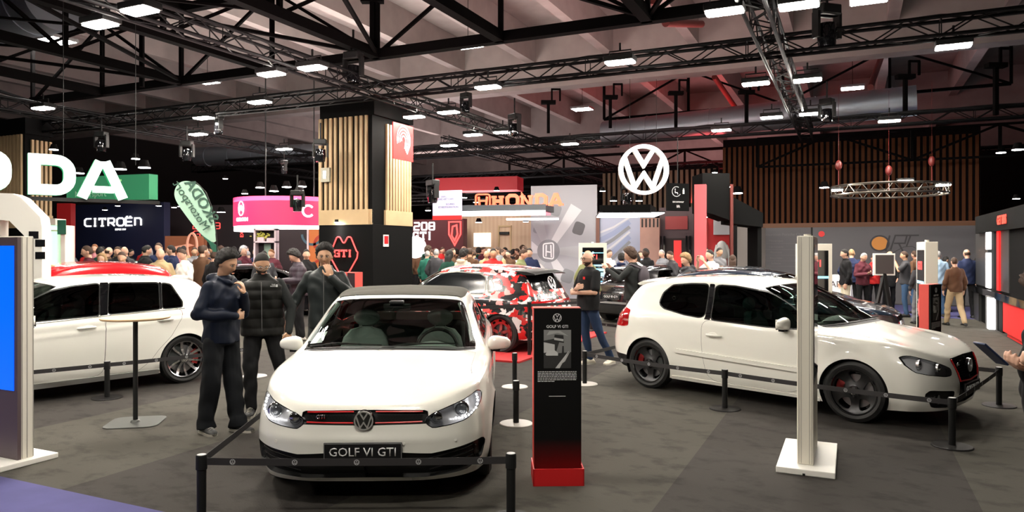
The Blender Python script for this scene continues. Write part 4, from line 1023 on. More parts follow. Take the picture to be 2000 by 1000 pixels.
camo=dict(cage=remap(golf_cage(),4.15,1.53,1.01),step=.035,R=.365,fx=.80,rx=3.42,az=.325,paint=CAMO,hoodmat=CAMO,mirmat=BLKG,trimw=.02,sidetrim=mat('warm_grey_trim',(.30,.28,.24),.4),
  holes=[('tail_lamp',field_rear(rnd([(-.2,.86),(.80,.86),(.80,.90),(-.2,.90)],.01),8.9),'rear'),('headlight',field_front(hl6,4.4),'flush')],
  rearglass=field_rear(rnd([(-.2,1.10),(.58,1.10),(.52,1.38),(-.2,1.40)],.05),9.3),rgmat=OPG,
  windows=[('w',[(1.20,.98),(1.40,1.15),(1.62,1.27),(1.95,1.35),(2.4,1.385),(2.9,1.36),(3.02,1.30),(3.07,1.02),(2.1,.98)],OPG),('w2',[(3.09,1.30),(3.16,1.24),(3.26,1.06),(3.13,1.03)],OPG)],
  wsmin=4.0,doors=[[(2.35,.97),(2.30,.26),(1.5,.24),(1.25,.34),(1.22,.6),(1.28,.95)]],
  wheel=dict(style='hex',rt=.345,rr=.265,face=mat('wine_alloy',(.34,.05,.05),.3,.6),inner=BLKG),mirrors=[],yw=.885,linery=.87,vis=-1,inside=True,extra=[extra_camo])
BLKP=mat('black_paint',(.010,.010,.012),.15,coat=1.)
REDC=mat('red_paint',(.50,.006,.010),.22,coat=1.)
NAVYP=mat('dark_blue_paint',(.012,.020,.034),.16,coat=1.)
GREYP=mat('silver_grey_paint',(.09,.10,.115),.22,.5,coat=1.)
def boxy(C):
    C=C.copy()
    C[7,9]=(3.80,.74,.98);C[7,10]=(3.90,.62,.985);C[8,9]=(3.74,.64,1.2);C[8,10:13,0]=[3.82,3.84,3.845];C[9,8:13,0]=[3.35,3.68,3.74,3.75,3.755];return remap(C,4.05,1.42,.97)
def extra_g3(T,pm):
    plate(T,4.06,0,.66,'GOLF III GTI',math.pi/2)
    e=MB(Matrix.Translation((3.99,0,.85))@Matrix.Rotation(math.pi/2,4,'Z'));roundel(e,.05,.008,.01);e.build('badge_emblem',CHR,T)
    w=MB();w.tube([(3.95,0,1.0),(3.93,.15,1.04),(3.93,.38,1.04)],.008,6);w.build('rear_wiper',BLK,T)
    a=MB();a.cyl((3.4,0,1.40),(3.55,0,1.56),.004,6);a.build('antenna',BLK,T)
golf3=dict(cage=boxy(golf_cage()),step=.035,R=.33,fx=.82,rx=3.29,paint=BLKP,mirmat=BLKP,
  holes=[('tail_lamp',lambda W:np.maximum(np.maximum(sdf(rnd([(.52,.62),(1.,.62),(1.,.82),(.52,.82)],.02),np.abs(W[:,1]),W[:,2]),(8.8-W[:,3])*.2),-1),'rear'),
    ('bumper_strip',field_rear([(-.2,.49),(1,.49),(1,.54),(-.2,.54)],8.6),'flush'),('headlight',field_front(rnd([(.42,.60),(.78,.60),(.78,.74),(.42,.72)],.03),4.2),'flush')],
  bumper_strip_mat=mat('satin_grey',(.18,.18,.18),.4),
  rearglass=field_rear(rnd([(-.2,1.0),(.60,1.0),(.50,1.29),(-.2,1.30)],.05),9.2),
  windows=[('w',[(1.45,.95),(1.75,1.16),(2.1,1.28),(2.42,1.30),(2.42,.97)],GL_DK),('w2',[(2.47,1.30),(3.05,1.28),(3.25,.99),(2.47,.97)],GL_DK)],wr=.03,
  doors=[[(2.44,.95),(2.42,.25),(1.5,.24),(1.3,.34),(1.28,.9)]],
  wheel=dict(style='ten',rt=.30,rr=.20,face=ALU,inner=BLKG),mirrors=[(1.5,.82,.97)],vis=1,yw=.845,linery=.84,extra=[extra_g3])
golf4=dict(cage=remap(golf_cage(),4.15,1.44,.98),step=.035,R=.34,fx=.86,rx=3.38,paint=NAVYP,mirmat=NAVYP,
  holes=[('headlight',field_front(rnd([(.44,.60),(.80,.62),(.80,.76),(.44,.72)],.05),4.4),'lamp'),('grille',field_front([(-.2,.71),(.40,.70),(.40,.62),(-.2,.62)],3.),'recess'),
    ('tail_lamp',field_rear(rnd([(.55,.72),(1.,.72),(1.,.95),(.55,.95)],.03),8.6),'rear')],
  rearglass=field_rear(rnd([(-.2,1.03),(.60,1.03),(.50,1.30),(-.2,1.32)],.05),9.3),
  windows=[('w',[(1.45,.94),(1.75,1.16),(2.05,1.28),(2.42,1.32),(2.40,.96)],GL_DK),('w2',[(2.47,1.32),(3.1,1.30),(3.28,1.02),(2.46,.97)],GL_DK)],wr=.03,
  doors=[[(2.44,.95),(2.42,.25),(1.5,.24),(1.3,.34),(1.28,.9)]],
  wheel=dict(style='ten',rt=.315,rr=.225,face=ALU,inner=BLKG),mirrors=[(1.5,.83,.97)],vis=1,yw=.85,linery=.85)
roofspec=dict(golf4);roofspec.update(paint=REDC,mirmat=BLKG,vis=-1)
rgb=lambda sp,p,**k:{**sp,'paint':p,'mirmat':p,**k}
redcar=rgb(golf4,REDC,cage=remap(golf_cage(),4.1,1.60,1.0),vis=-1)
def place(nm,label,sp,O,back,**k):
    back=Vector((back[0],back[1]));back.normalize();return car(nm,label,sp,(O[0],O[1],0),math.atan2(back.y,back.x),**k)
def from_axle(F,back,side,ax=.88,tr=.875):
    b=Vector(back).normalized();y=Vector((-b.y,b.x));F=Vector(F);return F-b*ax-y*tr*side

car('convertible_car','white convertible car with dark fabric roof, seen from the front in the middle',cab,(-1.01,4.95,0),math.pi/2+math.radians(1.5))
b5=(1.767-3.531,9.397-7.540)
place('hatchback_car','white three-door hatchback with dark pierced wheels behind the slim white totem',golf5,from_axle((3.531,7.540),b5,1,.88),b5)
a7=math.radians(40);b7=(math.sin(a7),math.cos(a7))
place('hatchback_car','white five-door hatchback with silver and black wheels behind the round table',golf7,from_axle((-4.393,9.793),b7,-1,3.46),b7)
al=math.radians(30);bc=(math.cos(al),-math.sin(al))
place('hatchback_car','red, black and white camouflage-wrapped hatchback behind the white convertible',camo,from_axle((-.22,12.55),bc,-1,3.42,.885),bc)
al=math.radians(50);b3=(-math.sin(al),-math.cos(al))
C3=Vector(((1147-1000)*18.2/FPX,18.2));bb=Vector(b3);yy=Vector((-bb.y,bb.x))
place('hatchback_car','black hatchback seen from its rear corner behind the man with the backpack',golf3,C3-bb*4.0+yy*.84,b3)
b4=(-.84,.55);place('hatchback_car','dark blue hatchback behind the right white hatchback',golf4,(6.55,12.15),b4)
place('hatchback_car','red hatchback behind the left white hatchback, only its roof showing',redcar,(-9.1,10.6),(math.sin(math.radians(48)),math.cos(math.radians(48))))
grey4={**golf4,'paint':GREYP,'mirmat':GREYP,'vis':1}
place('estate_car','silver-grey car between the black and dark blue hatchbacks, its roof showing',grey4,(7.4,15.2),(-.95,.30))
wc={**golf4,'paint':mat('mint_paint',(.45,.62,.55),.25,coat=1.),'vis':-1}
place('small_car','pale mint car in front of the navy wall',wc,(-14.3,22.),(.85,.5))
bc2={**golf3,'paint':BLKP};place('small_car','dark hatchback with bluish windows behind the men at left of centre',bc2,(-5.1,21.),(-.80,-.60))
wc2={**golf4,'paint':mat('plain_white_paint',(.7,.7,.7),.25,coat=1.),'vis':1}
place('small_car','white car among the crowd in front of the plank wall',wc2,(-2.6,24.5),(.9,.4))

# ---------------------------------------------------------------- slatted columns
WOOD=mat('light_wood',(.40,.28,.15),.6,noise=(2.,.10));WOODB=mat('light_wood_board',(.40,.285,.155),.6,noise=(2.,.08))
BLKWALL=mat('black_panel',(.005,.005,.005),.8,spec=.05)
PRW=mat('white_print',(.75,.75,.75),.4);NEONR=mat('red_neon',(.6,.02,.03),.4,emit=(1.,.055,.045),es=2.6);NEONW=mat('white_neon',(1,1,1),.4,emit=(1,1,1),es=1.5)
def emat(name,c=(1,1,1),es=1.,base=None): return MATS[name] if name in MATS else mat(name,base or c,.5,emit=c,es=es)
def slat_column(corner,label,wd=1.68,dp=1.80,y0=.62):
    """corner = nearest corner; front face runs to -v, right face runs along +u; local x=+v, y=+u"""
    T=thing('slatted_column',label,'column',corner,-HA)
    m=MB();m.bbox((-wd,0,0),(0,dp,2.42));m.build('black_base',BLKWALL,T,bevel=.01)
    m=MB();m.bbox((-wd+.06,.06,2.42),(-.06,dp-.06,5.6));m.build('core',BLKWALL,T)
    m=MB();m.bbox((-wd+.02,.02,5.15),(.03,dp+.0,5.62));m.build('top_band',BLKWALL,T)
    m=MB();m.bbox((-wd,-.01,2.42),(-.12,.05,2.80));m.bbox((-.12,.02,2.42),(-.06,.10,2.80));m.build('lower_board',WOODB,T);m=MB();m.bbox((-.05,y0-.07,2.42),(.01,dp,2.80));m.build('lower_board',WOODB,T)
    xs=[];x=-wd
    pat=[.09,.075,.085,.07,.09,.06,.095,.075,.085,.065,.09,.08,.07,.085];i=0
    while x<-.12:
        w=pat[i%14];mm=MB();mm.bbox((x,-.01,2.80),(min(x+w,-.10),.05,5.14));mm.build('slat',WOOD,T);x+=w+(.072 if i%3 else .095);i+=1
    y=y0
    while y<dp-.05:
        mm=MB();mm.bbox((-.05,y,2.80),(.01,y+.07,5.0));mm.build('slat',WOOD,T);y+=.13
    return T
c1=Vector((-3.45,18.0,0));COLT=slat_column(c1,'square column clad in light wood slats over a black base, with the red heart-shaped sign')
M=MB();M.box((0,0,0),(.28,.05,.36));o=M.build('junction_box',mat('box_grey',(.30,.28,.22),.5),COLT);o.location=(-1.42,-.05,3.70)
M=MB();M.box((0,-.03,0),(.10,.02,.2));o2=M.build('meter_window',CHR,o)
# neon outline and letters on the black base
sg=thing('neon_sign','red outlined sign of pointed rounded shape with three slab letters on the black column base','sign',c1+VV_*-.86+UV_*-.03,-HA)
sg.scale=(1.2,)*3
NZ=1.46
m=MB();p=rnd([(-.36,-.02),(-.33,.0),(-.18,.30),(-.10,.30),(0,.14),(.10,.30),(.18,.30),(.33,.0),(.36,-.02),(.34,-.14),(.05,-.56),(-.05,-.56),(-.34,-.14)],.05)
m.tube([(x*1.0,0,NZ+z) for x,z in p],.014,8,True);m.build('neon_outline',NEONR,sg)
def glyph(c):
    G={'G':[[(.9,.72),(.9,1),(.25,1),(.1,.8),(.1,.2),(.25,0),(.9,0),(.9,.48),(.55,.48)]],'T':[[(.5,0),(.5,1)],[(.05,.78),(.05,1),(.95,1),(.95,.78)],[(.3,0),(.7,0)]],
    'I':[[(.5,0),(.5,1)],[(.25,1),(.75,1)],[(.25,0),(.75,0)]],'C':[[(1,1),(.3,1),(.05,.8),(.05,.2),(.3,0),(1,0)]],'R':[[(.08,0),(.08,1),(.8,1),(.95,.85),(.95,.55),(.8,.4),(.08,.4)],[(.5,.4),(.98,0)]],
    'O':[[(.3,0),(.05,.2),(.05,.8),(.3,1),(.8,1),(1.05,.8),(1.05,.2),(.8,0),(.3,0)]],'E':[[(1,1),(.1,1),(.1,0),(1,0)],[(.1,.5),(.9,.5)]],'n':[[(.1,0),(.1,.95),(.75,.95),(.95,.75),(.95,0)]],
    'H':[[(.15,0),(.15,1)],[(.85,0),(.85,1)],[(.15,.5),(.85,.5)]],'N':[[(.12,0),(.12,1),(.88,0),(.88,1)]],'D':[[(.12,0),(.12,1),(.65,1),(.95,.8),(.95,.2),(.65,0),(.12,0)]],'A':[[(.02,0),(.42,1),(.58,1),(.98,0)],[(.2,.3),(.8,.3)]],
    '2':[[(.05,1),(.85,1),(.95,.9),(.95,.6),(.85,.5),(.15,.5),(.05,.4),(.05,0),(.95,0)]],'0':[[(.15,0),(.05,.12),(.05,.88),(.15,1),(.85,1),(.95,.88),(.95,.12),(.85,0),(.15,0)]],'8':[[(.15,0),(.05,.1),(.05,.9),(.15,1),(.85,1),(.95,.9),(.95,.1),(.85,0),(.15,0)],[(.05,.5),(.95,.5)]],
    '5':[[(.95,1),(.05,1),(.05,.55),(.85,.55),(.95,.45),(.95,.1),(.85,0),(.05,0)]],'S':[[(.95,1),(.15,1),(.05,.9),(.05,.6),(.15,.5),(.85,.5),(.95,.4),(.95,.1),(.85,0),(.05,0)]],'X':[[(0,0),(1,1)],[(0,1),(1,0)]],'P':[[(.1,0),(.1,1),(.85,1),(.95,.9),(.95,.55),(.85,.45),(.1,.45)]],'U':[[(.05,1),(.05,.15),(.15,0),(.85,0),(.95,.15),(.95,1)]],'B':[[(.1,0),(.1,1),(.8,1),(.9,.85),(.9,.6),(.8,.5),(.1,.5)],[(.8,.5),(.95,.4),(.95,.1),(.85,0),(.1,0)]],'Q':[[(.15,0),(.05,.12),(.05,.88),(.15,1),(.85,1),(.95,.88),(.95,.12),(.85,0),(.15,0)],[(.6,.25),(1,-.1)]]}
    return G.get(c,[])
def letters(parent,txt,x0,z0,w,h,gap,sw,d,m,serif=0.,y0=0.,name='letter',mirror=False,single=True):
    """each letter its own mesh"""
    x=x0
    for ch in txt:
        if ch==' ':x+=w*.5+gap;continue
        mb=MB();k=.55 if ch=='I' and not serif else 1.
        for st in glyph(ch):
            pts=[(x+px*w*k,z0+pz*h) for px,pz in st];cl=len(st)>3 and st[0]==st[-1]
            if cl:pts=pts[:-1]
            stroke(mb,pts,sw,d,cl,y0=y0)
        if serif:
            for px,pz in {'H':[(.15,0),(.15,1),(.85,0),(.85,1)],'N':[(.12,0),(.12,1),(.88,1)],'A':[(.02,0),(.98,0)],'D':[(.1,0),(.1,1)]}.get(ch,[]):
                stroke(mb,[(x+px*w-serif,z0+pz*h+(sw*.3 if pz==0 else -sw*.3)),(x+px*w+serif,z0+pz*h+(sw*.3 if pz==0 else -sw*.3))],sw*.6,d*.97,y0=y0)
        mb.build(name,m,parent,smooth=False);x+=w*k+gap
letters(sg,'GTI',-.245,NZ-.11,.15,.13,.035,.030,.02,NEONR,y0=-.005)
T=thing('fire_exit_plate','small red and white extinguisher plate on the black column base','sign',c1+UV_*.55+VV_*.012,math.pi/2-HA)
m=MB();m.box((0,0,2.02),(.22,.02,.30));m.build('plate',mat('pale_plate',(.75,.70,.68),.5),T);m=MB();m.box((.0,-.012,2.04),(.17,.01,.20));m.build('red_field',REDP,T)
def rt(label,cat,name,loc,rz=0,g=None):return thing(name,label,cat,loc,rz,g)
T=thing('spot_light','small spot lamp shining down the black column base','lamp',c1+VV_*-1.0+UV_*-.14+Vector((0,0,2.50)),0);m=MB();m.cyl((0,0,-.02),(0,0,.05),.05,12);m.cyl((0,0,.02),(0,.14,.02),.012,6);m.build('housing',BLK,T);m=MB();m.cyl((0,0,-.028),(0,0,-.02),.045,12);m.build('lens',DIFF,T)
sp=bpy.data.lights.new('column_spot','SPOT');sp.energy=40;sp.spot_size=1.5;sp.spot_blend=.9;sp.shadow_soft_size=.03;o=bpy.data.objects.new('column_spot',sp);COL.objects.link(o);o.location=c1+VV_*-1.0+UV_*-.16+Vector((0,0,2.46));o.rotation_euler=(.12,0,-HA)
slat_column(Vector((-14.1,21.,.0)),'second slatted wood column behind the green lit letters at the left edge',2.6,.84,.22)
# red banner with concentric arcs
def board(name,label,cat,pxl,Zl,pxr,Zr,yt,yb,th,m,bevel=0,group=None,lip=None):
    A=P(pxl,YH,Zl);B=P(pxr,YH,Zr);d=B-A;w=math.hypot(d.x,d.y);Zm=(Zl+Zr)/2;z0=zat(yb,Zm);z1=zat(yt,Zm)
    T=thing(name,label,cat,(A.x,A.y,z0),math.atan2(d.y,d.x),group)
    k=MB();k.bbox((0,0,0),(w,th,z1-z0));k.build('panel',m,T,smooth=False,bevel=bevel)
    return T,w,z1-z0
def txt(parent,s,x,z,size,m,y=-.004,depth=.006,bold=0.,sq=1.,rot=0.,name='lettering',flip=False,align='CENTER'):
    V,F=text_geo(s,size,depth,align,bold,sq)
    c,sn=math.cos(rot),math.sin(rot);fx=-1 if flip else 1
    V=[(x+(a*fx)*c-(b_)*sn,y+yy,z+(a*fx)*sn+b_*c) for a,yy,b_ in V]
    o=mkobj(name,V,F,m,parent,False);return o
RED=mat('signal_red',(.62,.012,.012),.5)
B,w,h=board('hanging_banner','red hanging banner with pale concentric arcs beside the slatted column','banner',768,17.6,807,18.4,243,313,.03,RED)
m=MB()
for r in(.10,.18,.26,.34): stroke(m,arcp(w*.5,h*.56,r*.85,-20,200,16,r),.030,.006,y0=-.002)
for r in(.10,.18,.26,.34): stroke(m,[(w*.5+r*.85*math.cos(math.radians(-20)),h*.56+r*math.sin(math.radians(-20))),(w*.5+r*.45,h*.56-.16-r*.5)],.03,.006,y0=-.002)
m.build('arc_emblem',PRW,B)
# ---------------------------------------------------------------- far left stand
LETG=mat('lit_letter_face',(.75,.9,.85),.5,emit=(.72,1.,.86),es=.9);LETS=mat('green_letter_side',(.03,.30,.12),.4,emit=(.05,.6,.25),es=.35)
SG=Vector((-7.99,12,0));sd=Vector((.8,.6,0))
def big_letter(kind,label,t0,w,zb,h,off=0):
    o=SG+sd*t0;T=thing('illuminated_letter',label,'sign letter',(o.x,o.y,zb),math.atan2(.6,.8),'big green lit letters')
    s=.175*h/.67
    for nm,y0,d,mm,k in(('letter_face',-.002,.02,LETG,0),('letter_side',.16,.16,LETS,0)):
        b=MB()
        if kind=='O': stroke(b,rnd([(s/2,s/2),(w-s/2,s/2),(w-s/2,h-s/2),(s/2,h-s/2)],.22,6),s,d,True,y0=y0)
        if kind=='D': stroke(b,rnd([(s/2,s/2),(w-s/2,s/2),(w-s/2,h-s/2),(s/2,h-s/2)],.001,1)[:0].tolist()+[(s/2,s/2)]+arcp(w-.2-s/2,s/2+.2,.2,-90,0,6)+arcp(w-.2-s/2,h-.2-s/2,.2,0,90,6)+[(s/2,h-s/2)],s,d,True,y0=y0)
        if kind=='A':
            stroke(b,[(s*.45,0),(w*.45,h)],s*.95,d,y0=y0);stroke(b,[(w-s*.45,0),(w*.55,h)],s*.95,d*.99,y0=y0);stroke(b,[(w*.30,h*.24),(w*.72,h*.24)],s*.7,d*.98,y0=y0);b.bbox((w*.38,y0-d,h-s*.35),(w*.62,y0,h))
        b.build(nm,mm,T,smooth=False)
big_letter('O','big green-white lit letter O cut by the left edge',-.92,.70,zat(373,11.6),.68)
big_letter('D','big green-white lit letter D',0.,.68,zat(381,12.2),.68)
big_letter('A','big green-white lit letter A in front of the green banner',.695,.78,zat(388,12.7),.64)
m=MB();m.bbox((-1.3,.02,0),(2.,.10,.06));o=m.build('sign_rail',BLK);o.location=SG+Vector((0,0,zat(392,12.2)));o.rotation_euler=(0,0,math.atan2(.6,.8));tagit(o,'dark rail carrying the big green lit letters','rail')
for t in(-1.,.5,1.6):
    q=SG+sd*t;m=MB();m.cyl((0,0,0),(0,0,2.8),.006,5);o=m.build('hanging_wire',BLK);o.location=(q.x,q.y,3.3);tagit(o,'thin wire holding up the big green lit letters','wire','wires of the big letters')
WHT=mat('stand_white',(.68,.66,.60),.45)
T=thing('stand_arch','white curved arch of the stand at the left edge below the lit letters','arch',P(-40,YH,10)+Vector((0,0,-1.8)),.25)
z=lambda y:zat(y,10.2)
m=MB();q=[(0,0),(0,z(378)),(.40,z(379)),(.50,z(386)),(.74,z(424)),(.76,z(444)),(.76,0),(.60,0),(.60,z(470)),(.36,z(432)),(.22,z(430)),(.22,0)]
m.prism(q,0,.35,lambda x,y,hh:(x,hh,y));m.build('panel',WHT,T,smooth=False)
for i,(x0,y0) in enumerate(((.62,452),(.70,468),(.70,492))):m=MB();m.bbox((x0-.02,-.01,z(y0)),(x0+.10,.0,z(y0+14)));m.build('dark_square',BLKG,T,smooth=False)
T=thing('display_cabinet','pale display cabinet with a green lit garment, left of the red wall','cabinet',P(68,YH,13)+Vector((0,0,-1.8)),.15)
z=lambda y:zat(y,13.1)
m=MB();m.bbox((0,0,0),(.10,.4,z(430)));m.bbox((.42,0,0),(.50,.4,z(440)));m.bbox((0,0,z(440)),(.34,.42,z(427)));m.bbox((0,.36,0),(.5,.4,z(440)));m.bbox((.26,0,z(452)),(.42,.4,z(449)));m.bbox((0,.0,0),(.5,.4,z(524)));m.build('frame',WHT,T,smooth=False)
m=MB();m.bbox((.20,.05,z(520)),(.24,.3,z(440)));m.build('green_light_strip',emat('green_glow',(.35,1,.45),1.4),T,smooth=False)
m=MB();m.bbox((.10,.30,z(520)),(.20,.34,z(440)));m.build('light_panel',emat('pale_green_glow',(.75,1,.8),1.5),T,smooth=False)
m=MB();m.ell((.06,.10,z(470)),(.09,.07,.22));m.ell((.07,.10,z(500)),(.07,.06,.26));m.tube([(-.0,.1,z(455)),(-.03,.1,z(480)),(.0,.1,z(505))],.035,8);m.build('hanging_garment',mat('pale_olive_cloth',(.42,.45,.30),.8),T)
m=MB();m.bbox((.38,-.02,z(458)),(.52,0,z(430)));m.build('green_plate',mat('deep_green',(.01,.10,.06),.5),T,smooth=False)
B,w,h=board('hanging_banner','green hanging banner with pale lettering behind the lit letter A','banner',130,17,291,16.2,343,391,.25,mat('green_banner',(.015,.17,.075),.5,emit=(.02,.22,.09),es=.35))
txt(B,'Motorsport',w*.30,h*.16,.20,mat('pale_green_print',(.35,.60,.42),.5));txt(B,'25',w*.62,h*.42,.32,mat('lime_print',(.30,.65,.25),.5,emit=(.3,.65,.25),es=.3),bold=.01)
B,w,h=board('stand_wall','dark navy stand wall with large white lettering at the left','wall panel',135,30,320,28,398,600,.3,mat('navy_wall',(.010,.014,.045),.55))
LW=emat('lit_white_letter',(1,1,1),1.6);hh=.30
letters(B,'CITRO',w*.175,zat(441,29)-zat(600,29),.385,hh,.115,.055,.03,LW);letters(B,'En',w*.175+2.29,zat(441,29)-zat(600,29),.385,hh,.115,.055,.03,LW)
m=MB();m.box((w*.175+2.40,-.02,zat(424,29)-zat(600,29)),(.07,.03,.06));m.box((w*.175+2.58,-.02,zat(424,29)-zat(600,29)),(.07,.03,.06));m.build('letter_dots',LW,B,smooth=False)
txt(B,'DEPUIS 1919',w*.56,zat(450,29)-zat(600,29),.11,LW)
board('red_wall_strip','plain red wall strip left of the navy wall','wall panel',111,27,138,27,397,600,.3,mat('deep_red_wall',(.42,.006,.008),.6))
# teardrop flag
FZ=13.2;T=thing('teardrop_flag','pale green teardrop flag with mirrored dark lettering, leaning to the right','flag',P(424,YH,FZ)+Vector((0,0,-1.8)),.15)
def fp(x,y):return ((x-424)*FZ/FPX,zat(y,FZ))
pts=[fp(*q) for q in [(424,480),(420,440),(415,415),(407,388),(396,368),(384,358),(370,354),(358,356),(350,364),(346,376),(347,388),(354,402),(366,420),(380,440),(394,458)]]
sm=chaikin(pts,2)
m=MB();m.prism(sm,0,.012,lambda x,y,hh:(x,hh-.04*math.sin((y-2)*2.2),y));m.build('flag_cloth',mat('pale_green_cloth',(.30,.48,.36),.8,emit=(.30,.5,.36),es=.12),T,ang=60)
m=MB();p=[fp(*q) for q in [(424,480),(394,458),(408,474),(416,492),(426,492)]];m.prism(p,-.002,.016,lambda x,y,hh:(x,hh-.04*math.sin((y-2)*2.2),y));m.build('dark_flag_foot',mat('deep_green',(.01,.10,.06),.5),T)
m=MB();m.tube([(.01,0,0),(.01,0,1.5),(.0,0,zat(480,FZ)),(-.03,0,zat(440,FZ)),(-.09,0,zat(405,FZ)),(-.20,0,zat(375,FZ)),(-.36,0,zat(357,FZ))],.012,6);m.box((.01,0,.02),(.4,.4,.04));m.build('pole',BLK,T)
GRT=mat('dark_green_print',(.02,.07,.045),.6)
a=math.radians(-58);x,zc=fp(386,398);txt(T,'SKODA',x+.03,zc,.26,GRT,y=-.05,rot=a,bold=.004,flip=True);x,zc=fp(373,404);txt(T,'Motorsport',x-.01,zc-.02,.21,GRT,y=-.05,rot=a,flip=True)
# pink-red round sign
T=thing('round_sign','curved pink-red round sign with white emblems and a white lit underside','sign',P(566,YH,24),0)
R=1.75;z0,z1=zat(440,22.4)-1.8,zat(383,22.4)-1.8
m=MB();m.lathe([(R,z0),(R,z1),(R-.05,z1)],64);m.build('drum',mat('pink_red_drum',(.75,.02,.08),.5,emit=(1,.03,.12),es=.75),T)
m=MB();m.lathe([(R-.02,z0-.16),(R-.02,z0),(.05,z0)],64);m.build('light_ring',emat('white_glow',(1,.93,.95),2.6),T)
def curve(V,a0):
    o=[]
    for x,y,zz in V: a=a0+x/R;o.append(((R+.01-y)*math.sin(a),-(R+.01-y)*math.cos(a),zz))
    return o
a0=math.asin(max(-1,min(1,(498-566)/1420*22.6/R)));m=MB();zc=(z0+z1)/2+.08
n0=0;stroke(m,arcp(0,zc,.14,0,345,20,.22),.025,.02,True)
for dz in(-.03,.06):stroke(m,[(-.10,zc-.06+dz),(0,zc+.03+dz),(.10,zc-.06+dz)],.035,.02)
m.V=curve(m.V,a0);m.build('emblem',LW,T,smooth=False)
V,F=text_geo('CITROEN',.15,.01,bold=.006);mkobj('lettering',curve([(a_,b_,c_+z0+.14) for a_,b_,c_ in V],a0),F,LW,T,False)
a1=math.asin((628-566)/1420*23/R);m=MB();stroke(m,arcp(0,zc-.08,.17,40,320,16),.06,.02);m.V=curve(m.V,a1);m.build('emblem',LW,T,smooth=False)
for i in(-1,1):
    q=MB();q.cyl((0,0,0),(0,0,4),.02,6);o=q.build('hanging_pole',BLK);o.location=P(566,YH,24)+Vector((i*.8,0,z1));tagit(o,'thin pole holding the pink-red round sign','pole','poles of the round sign')
# frames and panels under the round sign
B,w,h=board('plant_shelf','white framed shelf with a yellow plant under the round sign','shelf',502,22,545,22,447,640,.02,mat('shelf_dark',(.02,.012,.016),.7))
PKW=mat('pinkish_white_frame',(.70,.55,.60),.5)
for x0,x1,a,b in((0,.05,0,h),(w-.05,w,0,h),(0,w,h-.05,h),(0,w,h-.42,h-.38)):m=MB();m.bbox((x0,-.3,a),(x1,0,b));m.build('frame_bar',PKW,B,smooth=False)
m=MB();rr=random.Random(3)
for i in range(60):c=Vector((.24+rr.gauss(0,.10),-.2,h-.22+rr.gauss(0,.07)));m.ell(c,(.035,.03,.02),6,4)
m.build('yellow_plant',mat('yellow_leaves',(.45,.42,.08),.7),B)['kind']='stuff'
m=MB();m.bbox((.1,-.28,h-.38),(.3,-.15,h-.26));m.bbox((.38,-.28,h-.38),(.6,-.15,h-.28));m.build('planter',PKW,B,smooth=False)
m=MB();m.bbox((.22,-.02,.4),(.42,-.004,h-.45));m.build('pale_green_poster',mat('pale_green_poster',(.35,.50,.42),.5),B,smooth=False)
board('dark_wall_panel','black wall panel under the round sign','wall panel',545,21.8,600,21.8,448,640,.1,mat('wine_black',(.02,.008,.012),.5))
B,w,h=board('patterned_panel','orange panel with grey-blue curved shapes beside the black column base','wall panel',600,21.6,640,21.6,448,640,.1,mat('orange_panel',(.62,.17,.04),.6))
GB=mat('slate_blue_print',(.06,.12,.17),.6)
for i,(x,zz,r,a,b,ww) in enumerate(((.15,h-.15,.3,180,320,.07),(.5,h-.45,.28,60,200,.08),(.2,h-.85,.3,-60,80,.07),(.45,h-1.2,.3,100,230,.07))):m=MB();stroke(m,arcp(x,zz,r,a,b,10),ww,.01,y0=-.001);m.build('curved_shape',GB if i%2==0 else mat('deep_red_print',(.45,.04,.02),.6),B,smooth=False)
m=MB();m.bbox((0,-.04,0),(.05,0,h));m.build('white_edge',PKW,B,smooth=False)
# neon figures on the dark wall behind the flag
B,w,h=board('stand_wall','black stand wall with red neon numbers behind the teardrop flag','wall panel',320,30,640,29,400,600,.3,mat('black_stand_wall',(.012,.006,.008),.6))
k=w/320;zz=zat(447,29.6)-zat(600,29.6);letters(B,'208',.0+58*k,zz,.36,.24,.07,.022,.02,NEONR);letters(B,'GTI',.0+58*k,zz-.33,.36,.24,.07,.022,.02,NEONR)
txt(B,'BOUTIQUE',8*k,zat(446,29.6)-zat(600,29.6),.20,NEONR,rot=math.pi/2);txt(B,'EXPO',158*k,zat(452,29.6)-zat(600,29.6),.20,NEONR,rot=math.pi/2)
B,w,h=board('orange_display_wall','orange-brown low display wall with a big hoop','wall panel',322,27,398,27,461,600,.3,mat('orange_brown_wall',(.30,.10,.045),.6))
m=MB();m.tube([(w*.80+.18*math.cos(t),-.3,h-.38+.48*math.sin(t)) for t in [2*math.pi*i/28 for i in range(28)]],.035,8,True);m.tube([(w*.80+.18*math.cos(t)-.12,-.1,h-.38+.46*math.sin(t)) for t in [2*math.pi*i/28 for i in range(28)]],.03,8,True);m.build('hoop',mat('peach_hoop',(.65,.32,.22),.4,emit=(1,.45,.3),es=.25),B)
m=MB();m.prism([(.1,h-.45),(.9,h-.28),(1.1,h-.35),(.3,h-.55)],-.02,0,lambda x,y,q:(x,q,y));m.build('pale_stroke',mat('peach_hoop'),B,smooth=False)
